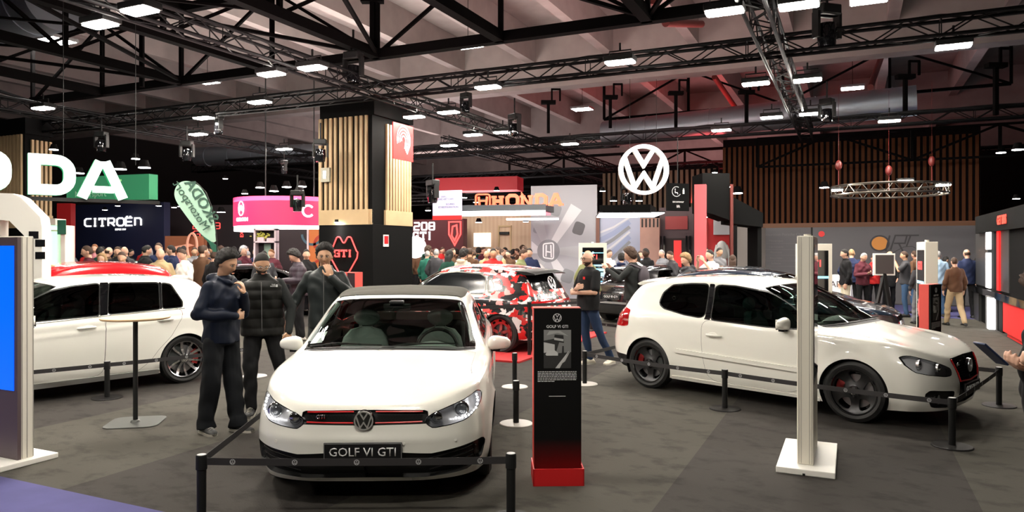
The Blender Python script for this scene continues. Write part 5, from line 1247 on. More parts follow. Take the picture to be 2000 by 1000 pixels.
# ---------------------------------------------------------------- centre back: 208 stand, honda canopy, picture panels
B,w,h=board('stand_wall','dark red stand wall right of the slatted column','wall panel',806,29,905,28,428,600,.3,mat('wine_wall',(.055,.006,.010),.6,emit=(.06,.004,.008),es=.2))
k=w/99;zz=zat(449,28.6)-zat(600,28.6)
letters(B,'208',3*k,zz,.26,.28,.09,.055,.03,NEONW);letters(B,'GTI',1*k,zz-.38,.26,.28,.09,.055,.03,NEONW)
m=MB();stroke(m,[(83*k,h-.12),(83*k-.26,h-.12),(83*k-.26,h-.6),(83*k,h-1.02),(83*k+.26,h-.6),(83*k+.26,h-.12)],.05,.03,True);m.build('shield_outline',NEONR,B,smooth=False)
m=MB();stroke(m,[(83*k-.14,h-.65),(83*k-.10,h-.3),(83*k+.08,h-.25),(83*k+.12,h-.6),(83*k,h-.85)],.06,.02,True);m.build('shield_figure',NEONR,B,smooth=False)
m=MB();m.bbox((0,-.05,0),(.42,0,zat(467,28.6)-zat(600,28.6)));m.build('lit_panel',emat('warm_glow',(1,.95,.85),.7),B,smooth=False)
m=MB();m.cyl((0,0,0),(0,.06,0),.36,32);o=m.build('round_light',emat('round_glow',(1,1,1),1.2));o.location=P(811,483,24);tagit(o,'round white light right of the black column base','lamp')
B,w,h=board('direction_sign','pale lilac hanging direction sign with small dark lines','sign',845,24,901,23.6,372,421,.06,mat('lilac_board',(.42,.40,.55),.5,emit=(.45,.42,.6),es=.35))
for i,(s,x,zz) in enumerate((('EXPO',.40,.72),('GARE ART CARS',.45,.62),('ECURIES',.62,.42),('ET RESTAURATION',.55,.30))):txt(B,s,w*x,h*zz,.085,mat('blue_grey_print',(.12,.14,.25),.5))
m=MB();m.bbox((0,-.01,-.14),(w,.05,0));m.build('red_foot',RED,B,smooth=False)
ROSE=emat('pink_canopy_glow',(1,.16,.25),.9)
for xl,xr,yt,yb,Z,lb in((1040,862,388,396,33,0),):
    pass
B,w,h=board('stand_canopy','red glow slab standing in for the red-lit ceiling behind the red lettering','canopy',850,34,1010,33,346,372,1.2,emat('red_ceiling_glow',(1,.03,.05),.12,(.18,.01,.012)))  # red light on the dark ceiling, put in as a glowing slab
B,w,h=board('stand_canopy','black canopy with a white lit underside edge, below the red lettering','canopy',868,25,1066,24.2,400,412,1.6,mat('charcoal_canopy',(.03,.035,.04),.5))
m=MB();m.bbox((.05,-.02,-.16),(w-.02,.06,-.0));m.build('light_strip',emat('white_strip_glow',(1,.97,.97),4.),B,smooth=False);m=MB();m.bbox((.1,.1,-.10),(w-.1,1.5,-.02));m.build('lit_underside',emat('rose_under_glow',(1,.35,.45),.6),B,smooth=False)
m=MB();m.bbox((w*.66,-.6,-.34),(w+.5,-.4,-.28));m.build('second_light_strip',emat('white_strip_glow',(1,.97,.97),4.),B,smooth=False)
HR=mat('orange_red_letter',(.75,.08,.03),.4,emit=(1,.13,.06),es=1.0)
LT=thing('rooftop_lettering','orange-red slab lettering standing on the black canopy','sign',P(930,404,24.9),math.atan2(-.8,3.4))
kx=24.9/1420
hz=.40
for i,ch in enumerate('HONDA'): letters(LT,ch,(964-930+i*28.5)*kx,0.,.36,.36,0,.115,.10,HR,serif=.085)
m=MB();stroke(m,rnd([(0,-.03),(.5,-.03),(.5,.42),(0,.42)],.1),.05,.08,True);stroke(m,[(.13,.06),(.10,.34)],.07,.07);stroke(m,[(.37,.06),(.40,.34)],.07,.07);stroke(m,[(.13,.2),(.37,.2)],.06,.06);m.build('framed_emblem',HR,LT,smooth=False)
wl=wave_mat('pale_wood_planks',(.50,.36,.25),(.46,.32,.22),6.,.5,0)
B,w,h=board('plank_wall','pale wood plank wall with a lit screen behind the crowd','wall panel',898,29.5,1040,28.5,420,620,.3,wl)
k=w/142;m=MB();m.bbox((29*k,-.06,zat(482,29)-zat(620,29)),(62*k,0,zat(455,29)-zat(620,29)));o=m.build('lit_screen',emat('cream_screen',(1,.96,.85),1.3),B,smooth=False)
m=MB();m.prism([(36*k,zat(480,29)-zat(620,29)),(44*k,zat(462,29)-zat(620,29)),(56*k,zat(480,29)-zat(620,29))],-.07,-.06,lambda x,y,q:(x,q,y));m.build('screen_figure',emat('yellow_figure',(.95,.9,.55),1.1),o,smooth=False)
m=MB();stroke(m,[(78*k,0),(78*k,zat(442,29)-zat(620,29)),(101*k,zat(442,29)-zat(620,29)),(101*k,0)],.06,.05);m.build('door_frame',WOODB,B,smooth=False);m=MB();m.bbox((80*k,-.12,zat(458,29)-zat(620,29)),(98*k,0,zat(453,29)-zat(620,29)));m.build('dark_lintel',BLK,B,smooth=False)
# large grey pictures of a wheel
def pic(lb,pxl,Zl,pxr,Zr,yt,yb,base,seed,wheel):
    B,w,h=board('picture_panel',lb,'picture panel',pxl,Zl,pxr,Zr,yt,yb,.12,base)
    rr=random.Random(seed);LGT=mat('picture_light_grey',(.50,.50,.53),.5);MID=mat('picture_mid_grey',(.19,.195,.215),.5);DK=mat('picture_dark_grey',(.09,.09,.10),.5)
    if wheel:
        cx,cz=w*.27,h*.42;m=MB();m.prism(arcp(cx,cz,.42,0,350,28),-.010,0,lambda x,y,q:(x,q,y));m.build('printed_hub',MID,B,smooth=False)
        for i,a in enumerate((58,112,175,238,300,0)):
            m=MB();a=math.radians(a);c,s=math.cos(a),math.sin(a);L=1.9 if i==0 else 1.2
            q=[(cx+.40*c-.12*s,cz+.40*s+.12*c),(cx+.40*c+.12*s,cz+.40*s-.12*c),(cx+L*c+.26*s,cz+L*s-.26*c),(cx+L*c-.20*s,cz+L*s+.20*c)]
            q=[(max(.02,min(w-.02,x)),max(.02,min(h-.02,z))) for x,z in q]
            m.prism(q,-.006,0,lambda x,y,q:(x,q,y));m.build('printed_spoke',LGT if i%2==0 else mat('picture_grey',(.33,.335,.36),.5),B,smooth=False)
        for i,(x,z,r) in enumerate(((.10,.62,.22),(.12,.22,.25),(.38,.78,.25),(.72,.62,.28),(.55,.2,.3),(.34,.12,.14),(.78,.3,.12))):
            m=MB();m.prism(rnd([(w*x-r*.9,h*z-r*.6),(w*x+r*.5,h*z-r),(w*x+r,h*z+r*.5),(w*x-r*.3,h*z+r)],.12),-.004-.001*i,0,lambda a,b,q:(max(.01,min(w-.01,a)),q,max(.01,b)));m.build('printed_shadow_shape',DK if i%2 else MID,B,smooth=False)
        m=MB();stroke(m,rnd([(cx-.19,cz-.24),(cx+.19,cz-.30),(cx+.19,cz+.30),(cx-.19,cz+.26)],.08),.045,.006,True,y0=-.012);stroke(m,[(cx-.09,cz-.2),(cx-.08,cz+.22)],.05,.006,y0=-.012);stroke(m,[(cx+.11,cz-.24),(cx+.09,cz+.22)],.05,.006,y0=-.012);stroke(m,[(cx-.08,cz-.02),(cx+.1,cz-.05)],.05,.005,y0=-.012);m.build('printed_emblem',mat('picture_white',(.72,.72,.75),.5),B,smooth=False)
    else:
        for i in range(7):
            m=MB();t=i/7;stroke(m,[(.02,h*(.35+.62*t)-.3),(w*.35,h*(.45+.5*t)-.1),(w*.75,min(h-.05,h*(.62+.4*t)))],.07+.05*(i%3),.004+.001*i,y0=-.001);m.build('printed_streak',[LGT,MID,mat('picture_blue_grey',(.24,.28,.42),.5)][i%3],B,smooth=False)
        txt(B,'Limited',w*.72,h*.5,.16,DK,rot=.9)
    return B
pic('tall grey picture panel showing a large car wheel with framed H emblem',1037,26.8,1166,26.2,362,583,mat('picture_base',(.30,.30,.33),.5),5,True)
pic('smaller bluish picture panel with streaks under the white canopy light',1171,26.2,1250,25.9,418,584,mat('picture_base_blue',(.33,.35,.46),.5),6,False)
m=MB();m.bbox((0,0,0),(.12,.12,3.0));o=m.build('wooden_post',mat('brown_post',(.16,.07,.05),.6));o.location=P(1165,YH,26.0)+Vector((0,.1,-1.8));tagit(o,'brown post between the two grey picture panels','post')
B,w,h=board('stand_canopy','black box canopy with a bright white underside left of the lift sign','canopy',1171,20,1270,19.6,400,415,1.5,BLKWALL)
T=thing('canopy_lamp','bright white ceiling panel under the black box canopy','lamp',P(1172,415,20),-.08);zz=0;m=MB();m.bbox((0,0,-.03),(1.75,2.6,0));m.build('lit_surface',emat('white_panel_glow',(1,1,1),3.5),T,smooth=False);m=MB();m.bbox((-.02,-.02,0),(1.77,2.62,.03));m.build('frame',BLK,T,smooth=False)
# round white emblem hanging over the stand
T=thing('hanging_emblem','large white lit round emblem of two letters in a ring hanging above the stand','sign',P(1257,331.5,16),.10)
m=MB();roundel(m,.55,.074,.05,seg=64,y0=-.03);m.build('emblem_face',emat('emblem_glow',(1,1,1),2.2),T,smooth=False)
m=MB();roundel(m,.552,.078,.10,seg=64,y0=.075);m.build('emblem_side',mat('emblem_side_white',(.7,.7,.66),.5),T,smooth=False)
for s in(-.3,.3):m=MB();m.cyl((s,.03,.46),(s,.03,2.0),.005,5);m.build('wire',BLK,T)
B,w,h=board('hanging_sign','small black hanging sign with white lift pictograms','sign',1303,19,1346,19.2,358,412,.06,BLKWALL)
m=MB();q=arcp(w*.42,h*.70,.13,60,330,10);stroke(m,q,.014,.004,y0=-.001);m.ell((w*.36,-.005,h*.78),(.018,.004,.018),8,6);stroke(m,[(w*.36,h*.74),(w*.36,h*.66),(w*.46,h*.66),(w*.48,h*.60)],.02,.005,y0=-.001);m.build('wheelchair_symbol',PRW,B,smooth=False)
m=MB();m.ell((w*.74,-.005,h*.80),(.018,.004,.018),8,6);stroke(m,[(w*.74,h*.77),(w*.74,h*.62)],.05,.005,y0=-.001);m.build('person_symbol',PRW,B,smooth=False)
txt(B,'ascenseur',w*.5,h*.30,.085,PRW);txt(B,'lift',w*.5,h*.12,.10,PRW)
m=MB();m.cyl((w/2,.03,h),(w/2,.03,h+1.2),.012,6);m.build('hanging_rod',BLK,B)
# columns, shop, portal at the right of centre
CB=wave_mat('slotted_board',(.30,.17,.12),(.02,.01,.01),4.2,.55,0)
B,w,h=board('slotted_wood_wall','wood wall piece with dark slots above plain boards beside the dark doorway','wall panel',1250,24,1288,23.8,426,620,.3,mat('rose_brown_wood',(.26,.14,.11),.6,noise=(3,.08)))
for i in range(5):m=MB();m.bbox((.05+i*.125,-.01,h-.30),(.10+i*.125,0.002,h-.02));m.build('slot',BLK,B,smooth=False)
B,w,h=board('doorway_wall','dark doorway wall with a red lit room behind thin posts','wall panel',1288,24,1372,23.5,405,620,.3,mat('wine_grey',(.045,.022,.026),.6))
m=MB();m.bbox((w*.12,-.02,0),(w*.62,0,h*.72));o=m.build('door_opening',mat('opening_black',(.012,.004,.004),.8),B,smooth=False);m=MB();m.bbox((w*.34,-.03,h*.1),(w*.52,-.02,h*.70));m.build('red_lit_area',emat('dull_red_glow',(.6,.02,.02),.30),o,smooth=False)
for x in(.02,.10,.62,.70,.88):m=MB();m.bbox((w*x,-.06,0),(w*x+.05,0,h*.74));m.build('post',BLKG if x<.8 else mat('dim_grey',(.08,.07,.07),.5),B,smooth=False)
m=MB();m.bbox((w*.14,-.03,h*.80),(w*.66,-.01,h*.92));m.build('dim_red_writing',emat('dim_red_glow',(.8,.02,.03),.12,(.1,.01,.01)),B,smooth=False)
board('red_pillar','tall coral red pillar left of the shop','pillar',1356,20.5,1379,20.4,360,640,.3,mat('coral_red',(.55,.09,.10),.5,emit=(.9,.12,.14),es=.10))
B,w,h=board('shop_wall','red shop wall with a white panel and a hanging white racing suit','wall panel',1380,23,1428,22.8,420,620,.3,mat('shop_red',(.42,.01,.012),.6))
m=MB();m.bbox((w*.28,-.05,h-.62),(w*.96,0,h-.02));m.build('white_panel',mat('soft_white_panel',(.55,.55,.58),.5),B,smooth=False)
m=MB();m.ell((w*.62,-.15,h-1.15),(.20,.10,.34));m.ell((w*.60,-.15,h-1.55),(.17,.09,.4));m.tube([(w*.45,-.15,h-.95),(w*.36,-.15,h-1.25),(w*.38,-.15,h-1.5)],.06,8);m.tube([(w*.78,-.15,h-.95),(w*.92,-.15,h-1.25),(w*.94,-.15,h-1.6)],.06,8);m.build('racing_suit',mat('suit_white',(.62,.62,.60),.7),B)
m=MB();stroke(m,[(w*.02,h-.1),(w*.02,.0)],.04,.03);stroke(m,[(w*.98,h-.1),(w*.98,.0)],.06,.03);m.build('chain_strip',mat('checked_red',(.35,.02,.02),.5),B,smooth=False)
T=thing('black_portal','large black slanted portal block left of the slatted wall','portal',P(1372,YH,21),.05)
z=lambda y:zat(y,21)-1.8
m=MB();m.prism([(0,z(338)),(.80,z(338)),(.80,z(430)),(.30,z(418)),(0,z(414))],0,1.0,lambda x,y,q:(x,q,y));m.build('block',BLKWALL,T,smooth=False)
m=MB();m.prism([(.95,z(383)),(1.86,z(415)),(1.86,z(443)),(.95,z(436))],.2,1.2,lambda x,y,q:(x,q,y));m.build('wedge',BLKWALL,T,smooth=False)
m=MB();m.cyl((.84,-.05,z(360)),(.84,-.05,z(520)),.05,8);m.build('chain_post',mat('dark_red_chain',(.10,.012,.008),.6),T);m=MB();m.bbox((.90,0,-1.8),(1.02,.3,z(440)));m.build('foot_post',BLKWALL,T,smooth=False)
m=MB();m.bbox((.02,.3,-1.8),(.12,.9,z(338)));m.build('foot_post',BLKWALL,T,smooth=False);m=MB();m.bbox((1.74,.3,-1.8),(1.86,1.1,z(443)));m.build('foot_post',BLKWALL,T,smooth=False)
# slatted back wall and the grey exhibitor wall
SLB=mat('dark_backing',(.006,.004,.004),.9,spec=.05);SLW=mat('warm_brown_slat',(.075,.026,.010),.7,spec=.1)
T=thing('slatted_wall','long wall of dark brown vertical slats above the grey exhibitor wall','wall panel',hall(-4.35,28.,0),-HA)
m=MB();m.bbox((0,.08,0),(8.2,.3,5.9));m.build('backing',SLB,T,smooth=False)
for i in range(44):m=MB();m.bbox((i*.187,0,2.72),(i*.187+.10,.08,5.6));m.build('slat',SLW,T,smooth=False)
m=MB();m.bbox((0,-.02,2.45),(8.2,.06,2.74));m.build('bottom_board',mat('brown_board',(.13,.05,.02),.6),T,smooth=False)
T=thing('slatted_wall','dim slatted wall piece far behind the round emblem','wall panel',hall(-9.2,28.5,0),-HA)
m=MB();m.bbox((0,.08,0),(4.6,.3,5.0));m.build('backing',SLB,T,smooth=False)
for i in range(22):m=MB();m.bbox((i*.21,0,3.3),(i*.21+.11,.08,4.9));m.build('slat',mat('dim_brown_slat',(.10,.055,.03),.7),T,smooth=False)
GW=mat('exhibitor_grey',(.085,.080,.088),.6)
T=thing('exhibitor_wall','grey exhibitor wall with large lettering and an orange dot emblem','wall panel',hall(-3.7,27.2,0),-HA)
m=MB();m.bbox((0,0,0),(8.6,.12,2.56));m.build('panel',GW,T,smooth=False);m=MB();m.bbox((2.44,-.01,0),(2.50,0.0,2.56));m.build('joint',BLK,T,smooth=False)
m=MB();m.cyl((2.78,-.03,2.33),(2.78,0,2.33),.10,20);m.build('red_dot',RED,T)
tx=lambda px:(hall(0,0).x*0+ (lambda a:a+3.7)((lambda k:(lambda Y:k*Y*math.cos(HA)-Y*math.sin(HA))(27.2/(k*math.sin(HA)+math.cos(HA))))((px-1000)/FPX)))
DKP=mat('dark_print',(.03,.025,.03),.6)
x=tx(1718);m=MB();m.prism(arcp(x,2.0,.26,0,350,28,.24),-.012,-.004,lambda a,b,q:(a,q,b));m.build('orange_disc',mat('orange_disc',(.50,.19,.02),.5),T,smooth=False)
m=MB();stroke(m,arcp(x,2.0,.27,0,350,28,.25),.055,.016,True,y0=-.004);stroke(m,[(x+.30,2.26),(x+.18,1.74)],.055,.016,y0=-.004);m.build('letter_a',DKP,T,smooth=False)
m=MB();x=tx(1738);stroke(m,[(x,1.72),(x+.16,2.26),(x+.50,2.26),(x+.44,2.0),(x+.12,2.0)],.05,.014,y0=-.004);stroke(m,[(x+.26,2.0),(x+.38,1.74)],.05,.014,y0=-.004);m.build('letter_r',DKP,T,smooth=False)
m=MB();x=tx(1765);stroke(m,[(x-.06,2.26),(x+.44,2.26)],.045,.014,y0=-.004);stroke(m,[(x+.20,2.26),(x+.08,1.90)],.05,.013,y0=-.004);stroke(m,[(x-.36,1.66),(x+.0,1.88),(x+.25,1.90),(x+.55,1.70)],.02,.012,y0=-.004);m.build('letter_t',DKP,T,smooth=False)
GP=mat('grey_print_dim',(.13,.12,.13),.6)
for s,zz,sz in (('Entretien & Restauration Porsche Classique',2.28,.13),('Mecanique',2.07,.11),('Carrosserie',1.86,.10),('Peinture',1.66,.11),('Electricite',1.46,.10),('Sellerie',1.27,.11)):txt(T,s,1.3,zz,sz,GP,name='printed_line')
for zz in(2.0,1.79,1.59,1.39,1.20):m=MB();m.bbox((.35,-.004,zz),(2.2,0.0,zz+.008));m.build('printed_rule',GP,T,smooth=False)
T=thing('white_side_wall','pale side wall turned towards the camera left of the grey exhibitor wall','wall panel',P(1440,YH,22.8)+Vector((0,0,-1.8)),1.0)
m=MB();m.bbox((0,0,0),(3.6,.1,2.55));m.build('panel',mat('pale_side',(.30,.27,.25),.6),T,smooth=False)
T=thing('screen_stand','narrow dark screen on a post in front of the grey exhibitor wall','screen',P(1476,YH,21.9)+Vector((0,0,-1.8)),.5)
m=MB();m.bbox((-.13,-.05,1.35),(.13,.02,2.15));m.build('screen',BLKG,T,smooth=False);m=MB();m.cyl((0,.02,0),(0,.02,1.6),.04,8);m.cyl((0,.02,0),(0,.02,.03),.3,20);m.build('post',BLK,T)
B,w,h=board('counter','white counter front with small dark lettering at the grey wall','counter',1622,22,1662,21.6,537,600,.4,mat('soft_white_panel'))
txt(B,'ART',w*.4,h*.62,.26,DKP)
# right edge booth
T=thing('black_booth','black exhibition booth with white light strips and red strip at the right edge','booth',hall(2.95,12.0),-HA)
def bb(nm,b0,b1,z0,z1,m,x0=-.02,x1=.0):q=MB();q.bbox((x0,b0-12,z0),(x1,b1-12,z1));return q.build(nm,m,T,smooth=False)
bb('black_wall',12,18.6,.80,2.25,BLKWALL,0,.4);bb('black_wall',18.6,22.2,.0,2.25,BLKWALL,0,.4);bb('header',12,21.6,2.2,2.62,BLKWALL,-.10,.4);bb('shelf',12,22.3,.72,.87,BLKG,-.12,.0)
bb('silver_panel',20.4,22.2,.9,2.2,mat('brushed_dark',(.10,.10,.10),.35,.7));bb('silver_panel',17.8,18.7,.9,2.2,mat('brushed_dark'));bb('silver_panel',21.4,22.3,.0,.70,mat('brushed_dark'),-.06,-.0)
bb('light_strip',19.85,20.35,.9,1.72,emat('cool_strip_glow',(1,.98,.98),3.),-.06,-.02);bb('light_strip',19.85,20.35,1.80,2.2,emat('cool_strip_glow'),-.06,-.02)
bb('red_strip',18.72,19.0,.9,2.2,emat('red_strip_glow',(1,.01,.01),.6,(.6,.01,.01)),-.05,0)
V,F=text_geo('GET BIBS',.26,.01,bold=.006);mkobj('lettering',[(-.115+y_,18.0-12-x_,2.33+z_) for x_,y_,z_ in V],F,emat('red_writing_glow',(1,.05,.03),1.2),T,False)
T=thing('light_kiosk','narrow grey panel with a bright light strip beside the red box','lamp',hall(2.80,19.15),-HA)
m=MB();m.bbox((0,0,.0),(.14,.6,.74));m.build('panel',mat('satin_grey'),T,smooth=False);m=MB();m.bbox((-.02,0,.02),(.0,.26,.72));m.bbox((-.02,-.02,.02),(.10,.0,.72));m.build('light_strip',emat('cool_strip_glow'),T,smooth=False)
T=thing('red_box','large plain red box counter at the right edge','counter',hall(2.86,14.5),-HA);m=MB();m.prism([(0,0),(.74,0),(.74,3.9),(.30,3.9),(0,3.5)],.10,.74);m.prism([(.06,0),(.70,0),(.70,3.8),(.34,3.8),(.06,3.4)],0,.10);m.build('body',RED,T,smooth=False)

# ---------------------------------------------------------------- totems, stanchions, table
TW=mat('totem_white',(.74,.70,.60),.45);TWB=mat('totem_base_white',(.82,.80,.74),.4)
def hthing(name,label,cat,a,b,g=None): return thing(name,label,cat,hall(a,b),-HA,g)
# left screen totem: right front corner at a=-6.28,b=3.74
T=hthing('screen_totem','tall white totem with a bright blue screen at the left edge','totem',-6.28,3.74)
m=MB();m.bbox((-.80,0,.04),(0,.03,1.90));m.build('dark_frame',mat('frame_bronze',(.10,.07,.075),.4),T,smooth=False)
m=MB();m.bbox((-.80,.03,.04),(.0,.13,1.91));m.build('body',TW,T,smooth=False,bevel=.004)
m=MB();m.bbox((-.74,-.006,.62),(-.045,0,1.83));m.build('screen',mat('blue_screen',(0,.05,.5),.3,emit=(.0,.11,1.),es=.95),T,smooth=False)
for y in(.035,.075,.125):m=MB();m.bbox((0,y,.05),(.003,y+.006,1.90));m.build('edge_line',mat('line_grey',(.35,.33,.28),.5),T,smooth=False)
m=MB();m.bbox((-.86,-.24,0),(.07,.30,.045));m.build('base',TWB,T,smooth=False,bevel=.006)
# slim white totem in front of the right hatchback
T=hthing('screen_totem','slim white totem seen from its edge in front of the right white hatchback','totem',-.40,6.36)
m=MB();m.bbox((0,0,.05),(.125,.76,1.91));m.build('body',TW,T,smooth=False,bevel=.006)
for x in(.012,.030,.092,.110):m=MB();m.bbox((x,-.002,.06),(x+.004,.0,1.90));m.build('edge_line',mat('line_grey'),T,smooth=False)
m=MB();m.bbox((.125,.05,.75),(.130,.70,1.84));m.build('screen',mat('screen_dark',(.02,.03,.035),.08,coat=1.),T,smooth=False)
m=MB();m.bbox((.125,.02,.70),(.128,.74,1.88));m.build('screen_frame',mat('frame_dark',(.05,.05,.05),.3),T,smooth=False)
m=MB();m.bbox((-.15,-.14,0),(.29,.83,.05));m.build('base',TWB,T,smooth=False,bevel=.006);m=MB();m.bbox((.05,-.146,.0),(.07,-.135,.018));m.build('cable_notch',BLK,T,smooth=False)
m=MB();m.cyl((.06,.38,1.91),(.06,.38,1.93),.03,8);m.build('cap',TW,T)
# far white totems
def screen_tot(label,px,Z,rz,w,top,deep,kind):
    T=thing('screen_totem',label,'totem',P(px,YH,Z)+Vector((0,0,-CAMH)),rz)
    m=MB();m.bbox((0,0,0),(w,deep,top));m.build('body',TW,T,smooth=False,bevel=.005)
    m=MB();m.bbox((.09*w/.75,-.006,.55),(w-.09*w/.75,0,top-.12));s=m.build('screen',BLKG,T,smooth=False)
    x0,x1=.12*w,.88*w
    if kind=='gti':
        letters(s,'GTI',w*.28,top-.42,w*.12,.10,w*.04,.022,.004,NEONR,y0=-.007)
        m=MB();m.bbox((x0,-.009,top-.27),(x1,-.006,top-.255));m.cyl((w/2,-.012,top-.26),(w/2,-.006,top-.26),.03,12);m.build('blue_line',emat('cyan_glow',(.25,.7,1),1.2),s,smooth=False)
        m=MB();m.bbox((x0+.2*w,-.009,top-.62),(x1,-.006,top-.58));m.bbox((x0+.1*w,-.009,top-.75),(x1,-.006,top-.68));m.build('blue_bar',emat('cyan_glow',(.25,.7,1),1.2),s,smooth=False)
        m=MB()
        for i in range(4):
            for j in range(4):
                if (i+j)%2==0:m.bbox((x0+(.3+.12*i)*w,-.009,top-1.22+.11*j),(x0+(.41+.12*i)*w,-.006,top-1.12+.11*j))
        m.build('chequer_pattern',emat('cyan_glow'),s,smooth=False)
    else:
        letters(s,'GTI',w*.26,top-.40,w*.13,.10,w*.04,.022,.004,NEONR,y0=-.007)
        m=MB();m.bbox((x0,-.009,top-.62),(x1,-.006,top-.58));m.build('blue_bar',emat('cyan_glow'),s,smooth=False);m=MB();m.ell((w*.5,-.01,top-.98),(.12*w/.5,.004,.16));m.ell((w*.55,-.01,top-1.35),(.06,.004,.06));m.build('red_figure',NEONR,s,smooth=False)
    m=MB();m.bbox((-.06,-.25,-.0),(w+.06,deep+.25,.04));m.build('base',TWB,T,smooth=False);m=MB();m.cyl((w/2,deep/2,top),(w/2,deep/2,top+.03),.03,8);m.build('cap',TW,T)
    return T
screen_tot('white totem with red letters and blue chequered screen behind the man in the black T-shirt',1131,19.4,0,.74,1.97,.15,'gti')
screen_tot('white screen totem at right with its narrow white side towards the camera',1790,11.2,-1.927,.75,1.91,.16,'red')
screen_tot('white screen totem partly hidden behind the slim front totem',1560,13.,0,.60,1.90,.15,'dark')
def info_totem(label,loc,rz,s=1.,full=True):
    T=thing('info_totem',label,'info stand',loc,rz,None,s)
    W,H_=.372,1.345
    m=MB();m.bbox((-W/2,.02,.03),(W/2,.14,H_));m.build('red_body',mat('coral_body',(.68,.075,.06),.5),T,smooth=False,bevel=.003)
    grad=mat('black_to_red_face',(.006,.006,.006),.6,spec=.12)
    if not grad.get('g'):
        nt=grad.node_tree;tc=nt.nodes.new('ShaderNodeTexCoord');sx=nt.nodes.new('ShaderNodeSeparateXYZ');nt.links.new(tc.outputs['Object'],sx.inputs[0]);r=nt.nodes.new('ShaderNodeValToRGB')
        r.color_ramp.elements[0].position=.13;r.color_ramp.elements[0].color=(.10,.004,.004,1);r.color_ramp.elements[1].position=.32;r.color_ramp.elements[1].color=(.006,.006,.006,1);nt.links.new(sx.outputs[2],r.inputs[0]);nt.links.new(r.outputs[0],nt.nodes['Principled BSDF'].inputs['Base Color']);grad['g']=1
    m=MB();m.bbox((-W/2+.006,0,.03),(W/2+.002,.02,H_-.006));f=m.build('printed_face',grad,T,smooth=False)
    g=MB(Matrix.Translation((0,0,H_-.078)));roundel(g,.034,.0045,.002,seg=28,y0=-.0005);g.build('emblem',PRW,f,smooth=False)
    txt(f,'GOLF VI GTI' if full else 'GOLF V GTI',0,H_-.156,.031,PRW,y=-.001,depth=.002,bold=.0006)
    x0,x1,z0,z1=-.105,.108,H_-.470,H_-.172
    gm=lambda n,v:mat('photo_'+n,(v,v,v*.98),.6)
    q=MB();q.bbox((x0,-.002,z0),(x1,0,z1));ph=q.build('printed_photo',gm('sky',.24),f,smooth=False)
    def poly(pts,v,n,y):
        k=MB();k.prism([(x0+(x1-x0)*a,z0+(z1-z0)*b) for a,b in pts],-.002-y,-.002,lambda x,yy,h:(x,h,yy));k.build('photo_shape',gm(n,v),ph,smooth=False)
    poly([(0,0),(1,0),(1,.42),(0,.36)],.03,'road',.0006);poly([(0,.34),(.45,.42),(.62,.80),(0,.72)],.03,'hall',.0008);poly([(0,.40),(.40,.45),(.40,.62),(0,.68)],.60,'front',.001)
    poly([(.35,.70),(.74,.66),(.72,.86),(.40,.88)],.02,'tower',.0012);poly([(.38,.74),(.72,.70),(.72,.76),(.38,.80)],.55,'balcony',.0014)
    poly([(.42,.0),(.58,.0),(.92,.44),(.90,.44)],.60,'stripe',.001);poly([(.62,.10),(.78,.18),(.95,.42),(.93,.42)],.55,'stripe2',.0012)
    poly([(.06,.36),(.14,.46),(.40,.47),(.52,.40),(.52,.33),(.10,.33)],.65,'car',.0016);poly([(.66,.38),(.74,.38),(.73,.58),(.68,.58)],.02,'man',.0016);poly([(.1,.86),(.5,.92),(.9,.84),(.6,.98),(.2,.97)],.42,'cloud',.0008)
    rr=random.Random(4);q=MB()
    for i in range(7):
        x=-.152;zz=H_-.500-.0125*i
        while x<(.150 if i<6 else -.03):
            ww=rr.uniform(.010,.028);q.bbox((x,-.001,zz),(min(x+ww,.151),0,zz+.0055));x+=ww+.004
    q.build('printed_paragraph',PRW,f,smooth=False)
    q=MB();q.bbox((-.065,-.001,H_-.690),(.065,0,H_-.686));q.build('printed_line',PRW,f,smooth=False)
    # red tray at the foot
    b=MB();w2=.195;b.bbox((-w2,-.135,0),(w2,-.125,.13));b.bbox((-w2,-.135,0),(-w2+.01,.18,.13));b.bbox((w2-.01,-.135,0),(w2,.18,.13));b.bbox((-w2,.17,0),(w2,.18,.13));b.bbox((-w2,-.13,.05),(w2,.17,.06));b.build('red_tray',mat('bright_red',(.60,.010,.012),.5),T,smooth=False)
    return T
info_totem('black information totem with red edges and foot tray beside the white convertible',(.352,5.66,0),math.radians(1.5))
info_totem('red and black information totem beyond the bonnet of the right white hatchback',(P(1828,YH,9.5).x,9.5,0),.715,1.,False)
info_totem('red and black information totem far back between the white screen totems',(P(1612,YH,14.5).x,14.5,0),.6,1.,False)
# monitor on a tripod, seen from behind
T=thing('monitor_stand','dark monitor panel in a white frame on a black stand at the right','monitor',P(1727,YH,15)+Vector((0,0,-CAMH)),-.1)
m=MB();m.bbox((-.22,-.02,zat(538,15)),(.21,.03,zat(495,15)));m.build('frame',TWB,T,smooth=False,bevel=.006);m=MB();m.bbox((-.18,-.025,zat(535,15)),(.18,-.02,zat(498,15)));m.build('panel',mat('panel_brown_grey',(.06,.05,.048),.5),T,smooth=False)
for x,y in((-.35,-.1),(.1,-.35),(.25,.3)):m=MB();m.bar((0,0,1.3),(x*.9,y*.9,0),.07,.05);m.build('leg',BLK,T)
# silhouette of the red column foot beside the camouflaged car
T=thing('red_podium','narrow red podium behind the man in the grey jacket','podium',P(665,YH,15)+Vector((0,0,-CAMH)),-.35);m=MB();m.bbox((0,0,0),(.34,.30,zat(532,15)));m.build('red_body',mat('coral_body'),T,smooth=False);m=MB();m.bbox((.17,-.01,0),(.345,.0,zat(533,15)));m.build('dark_face',mat('wine_black'),T,smooth=False)
hbox('floor_red_carpet',-8.2,-4.75,10.45,15.0,0,.03,mat('red_carpet',(.40,.012,.014),.9),kind='structure')
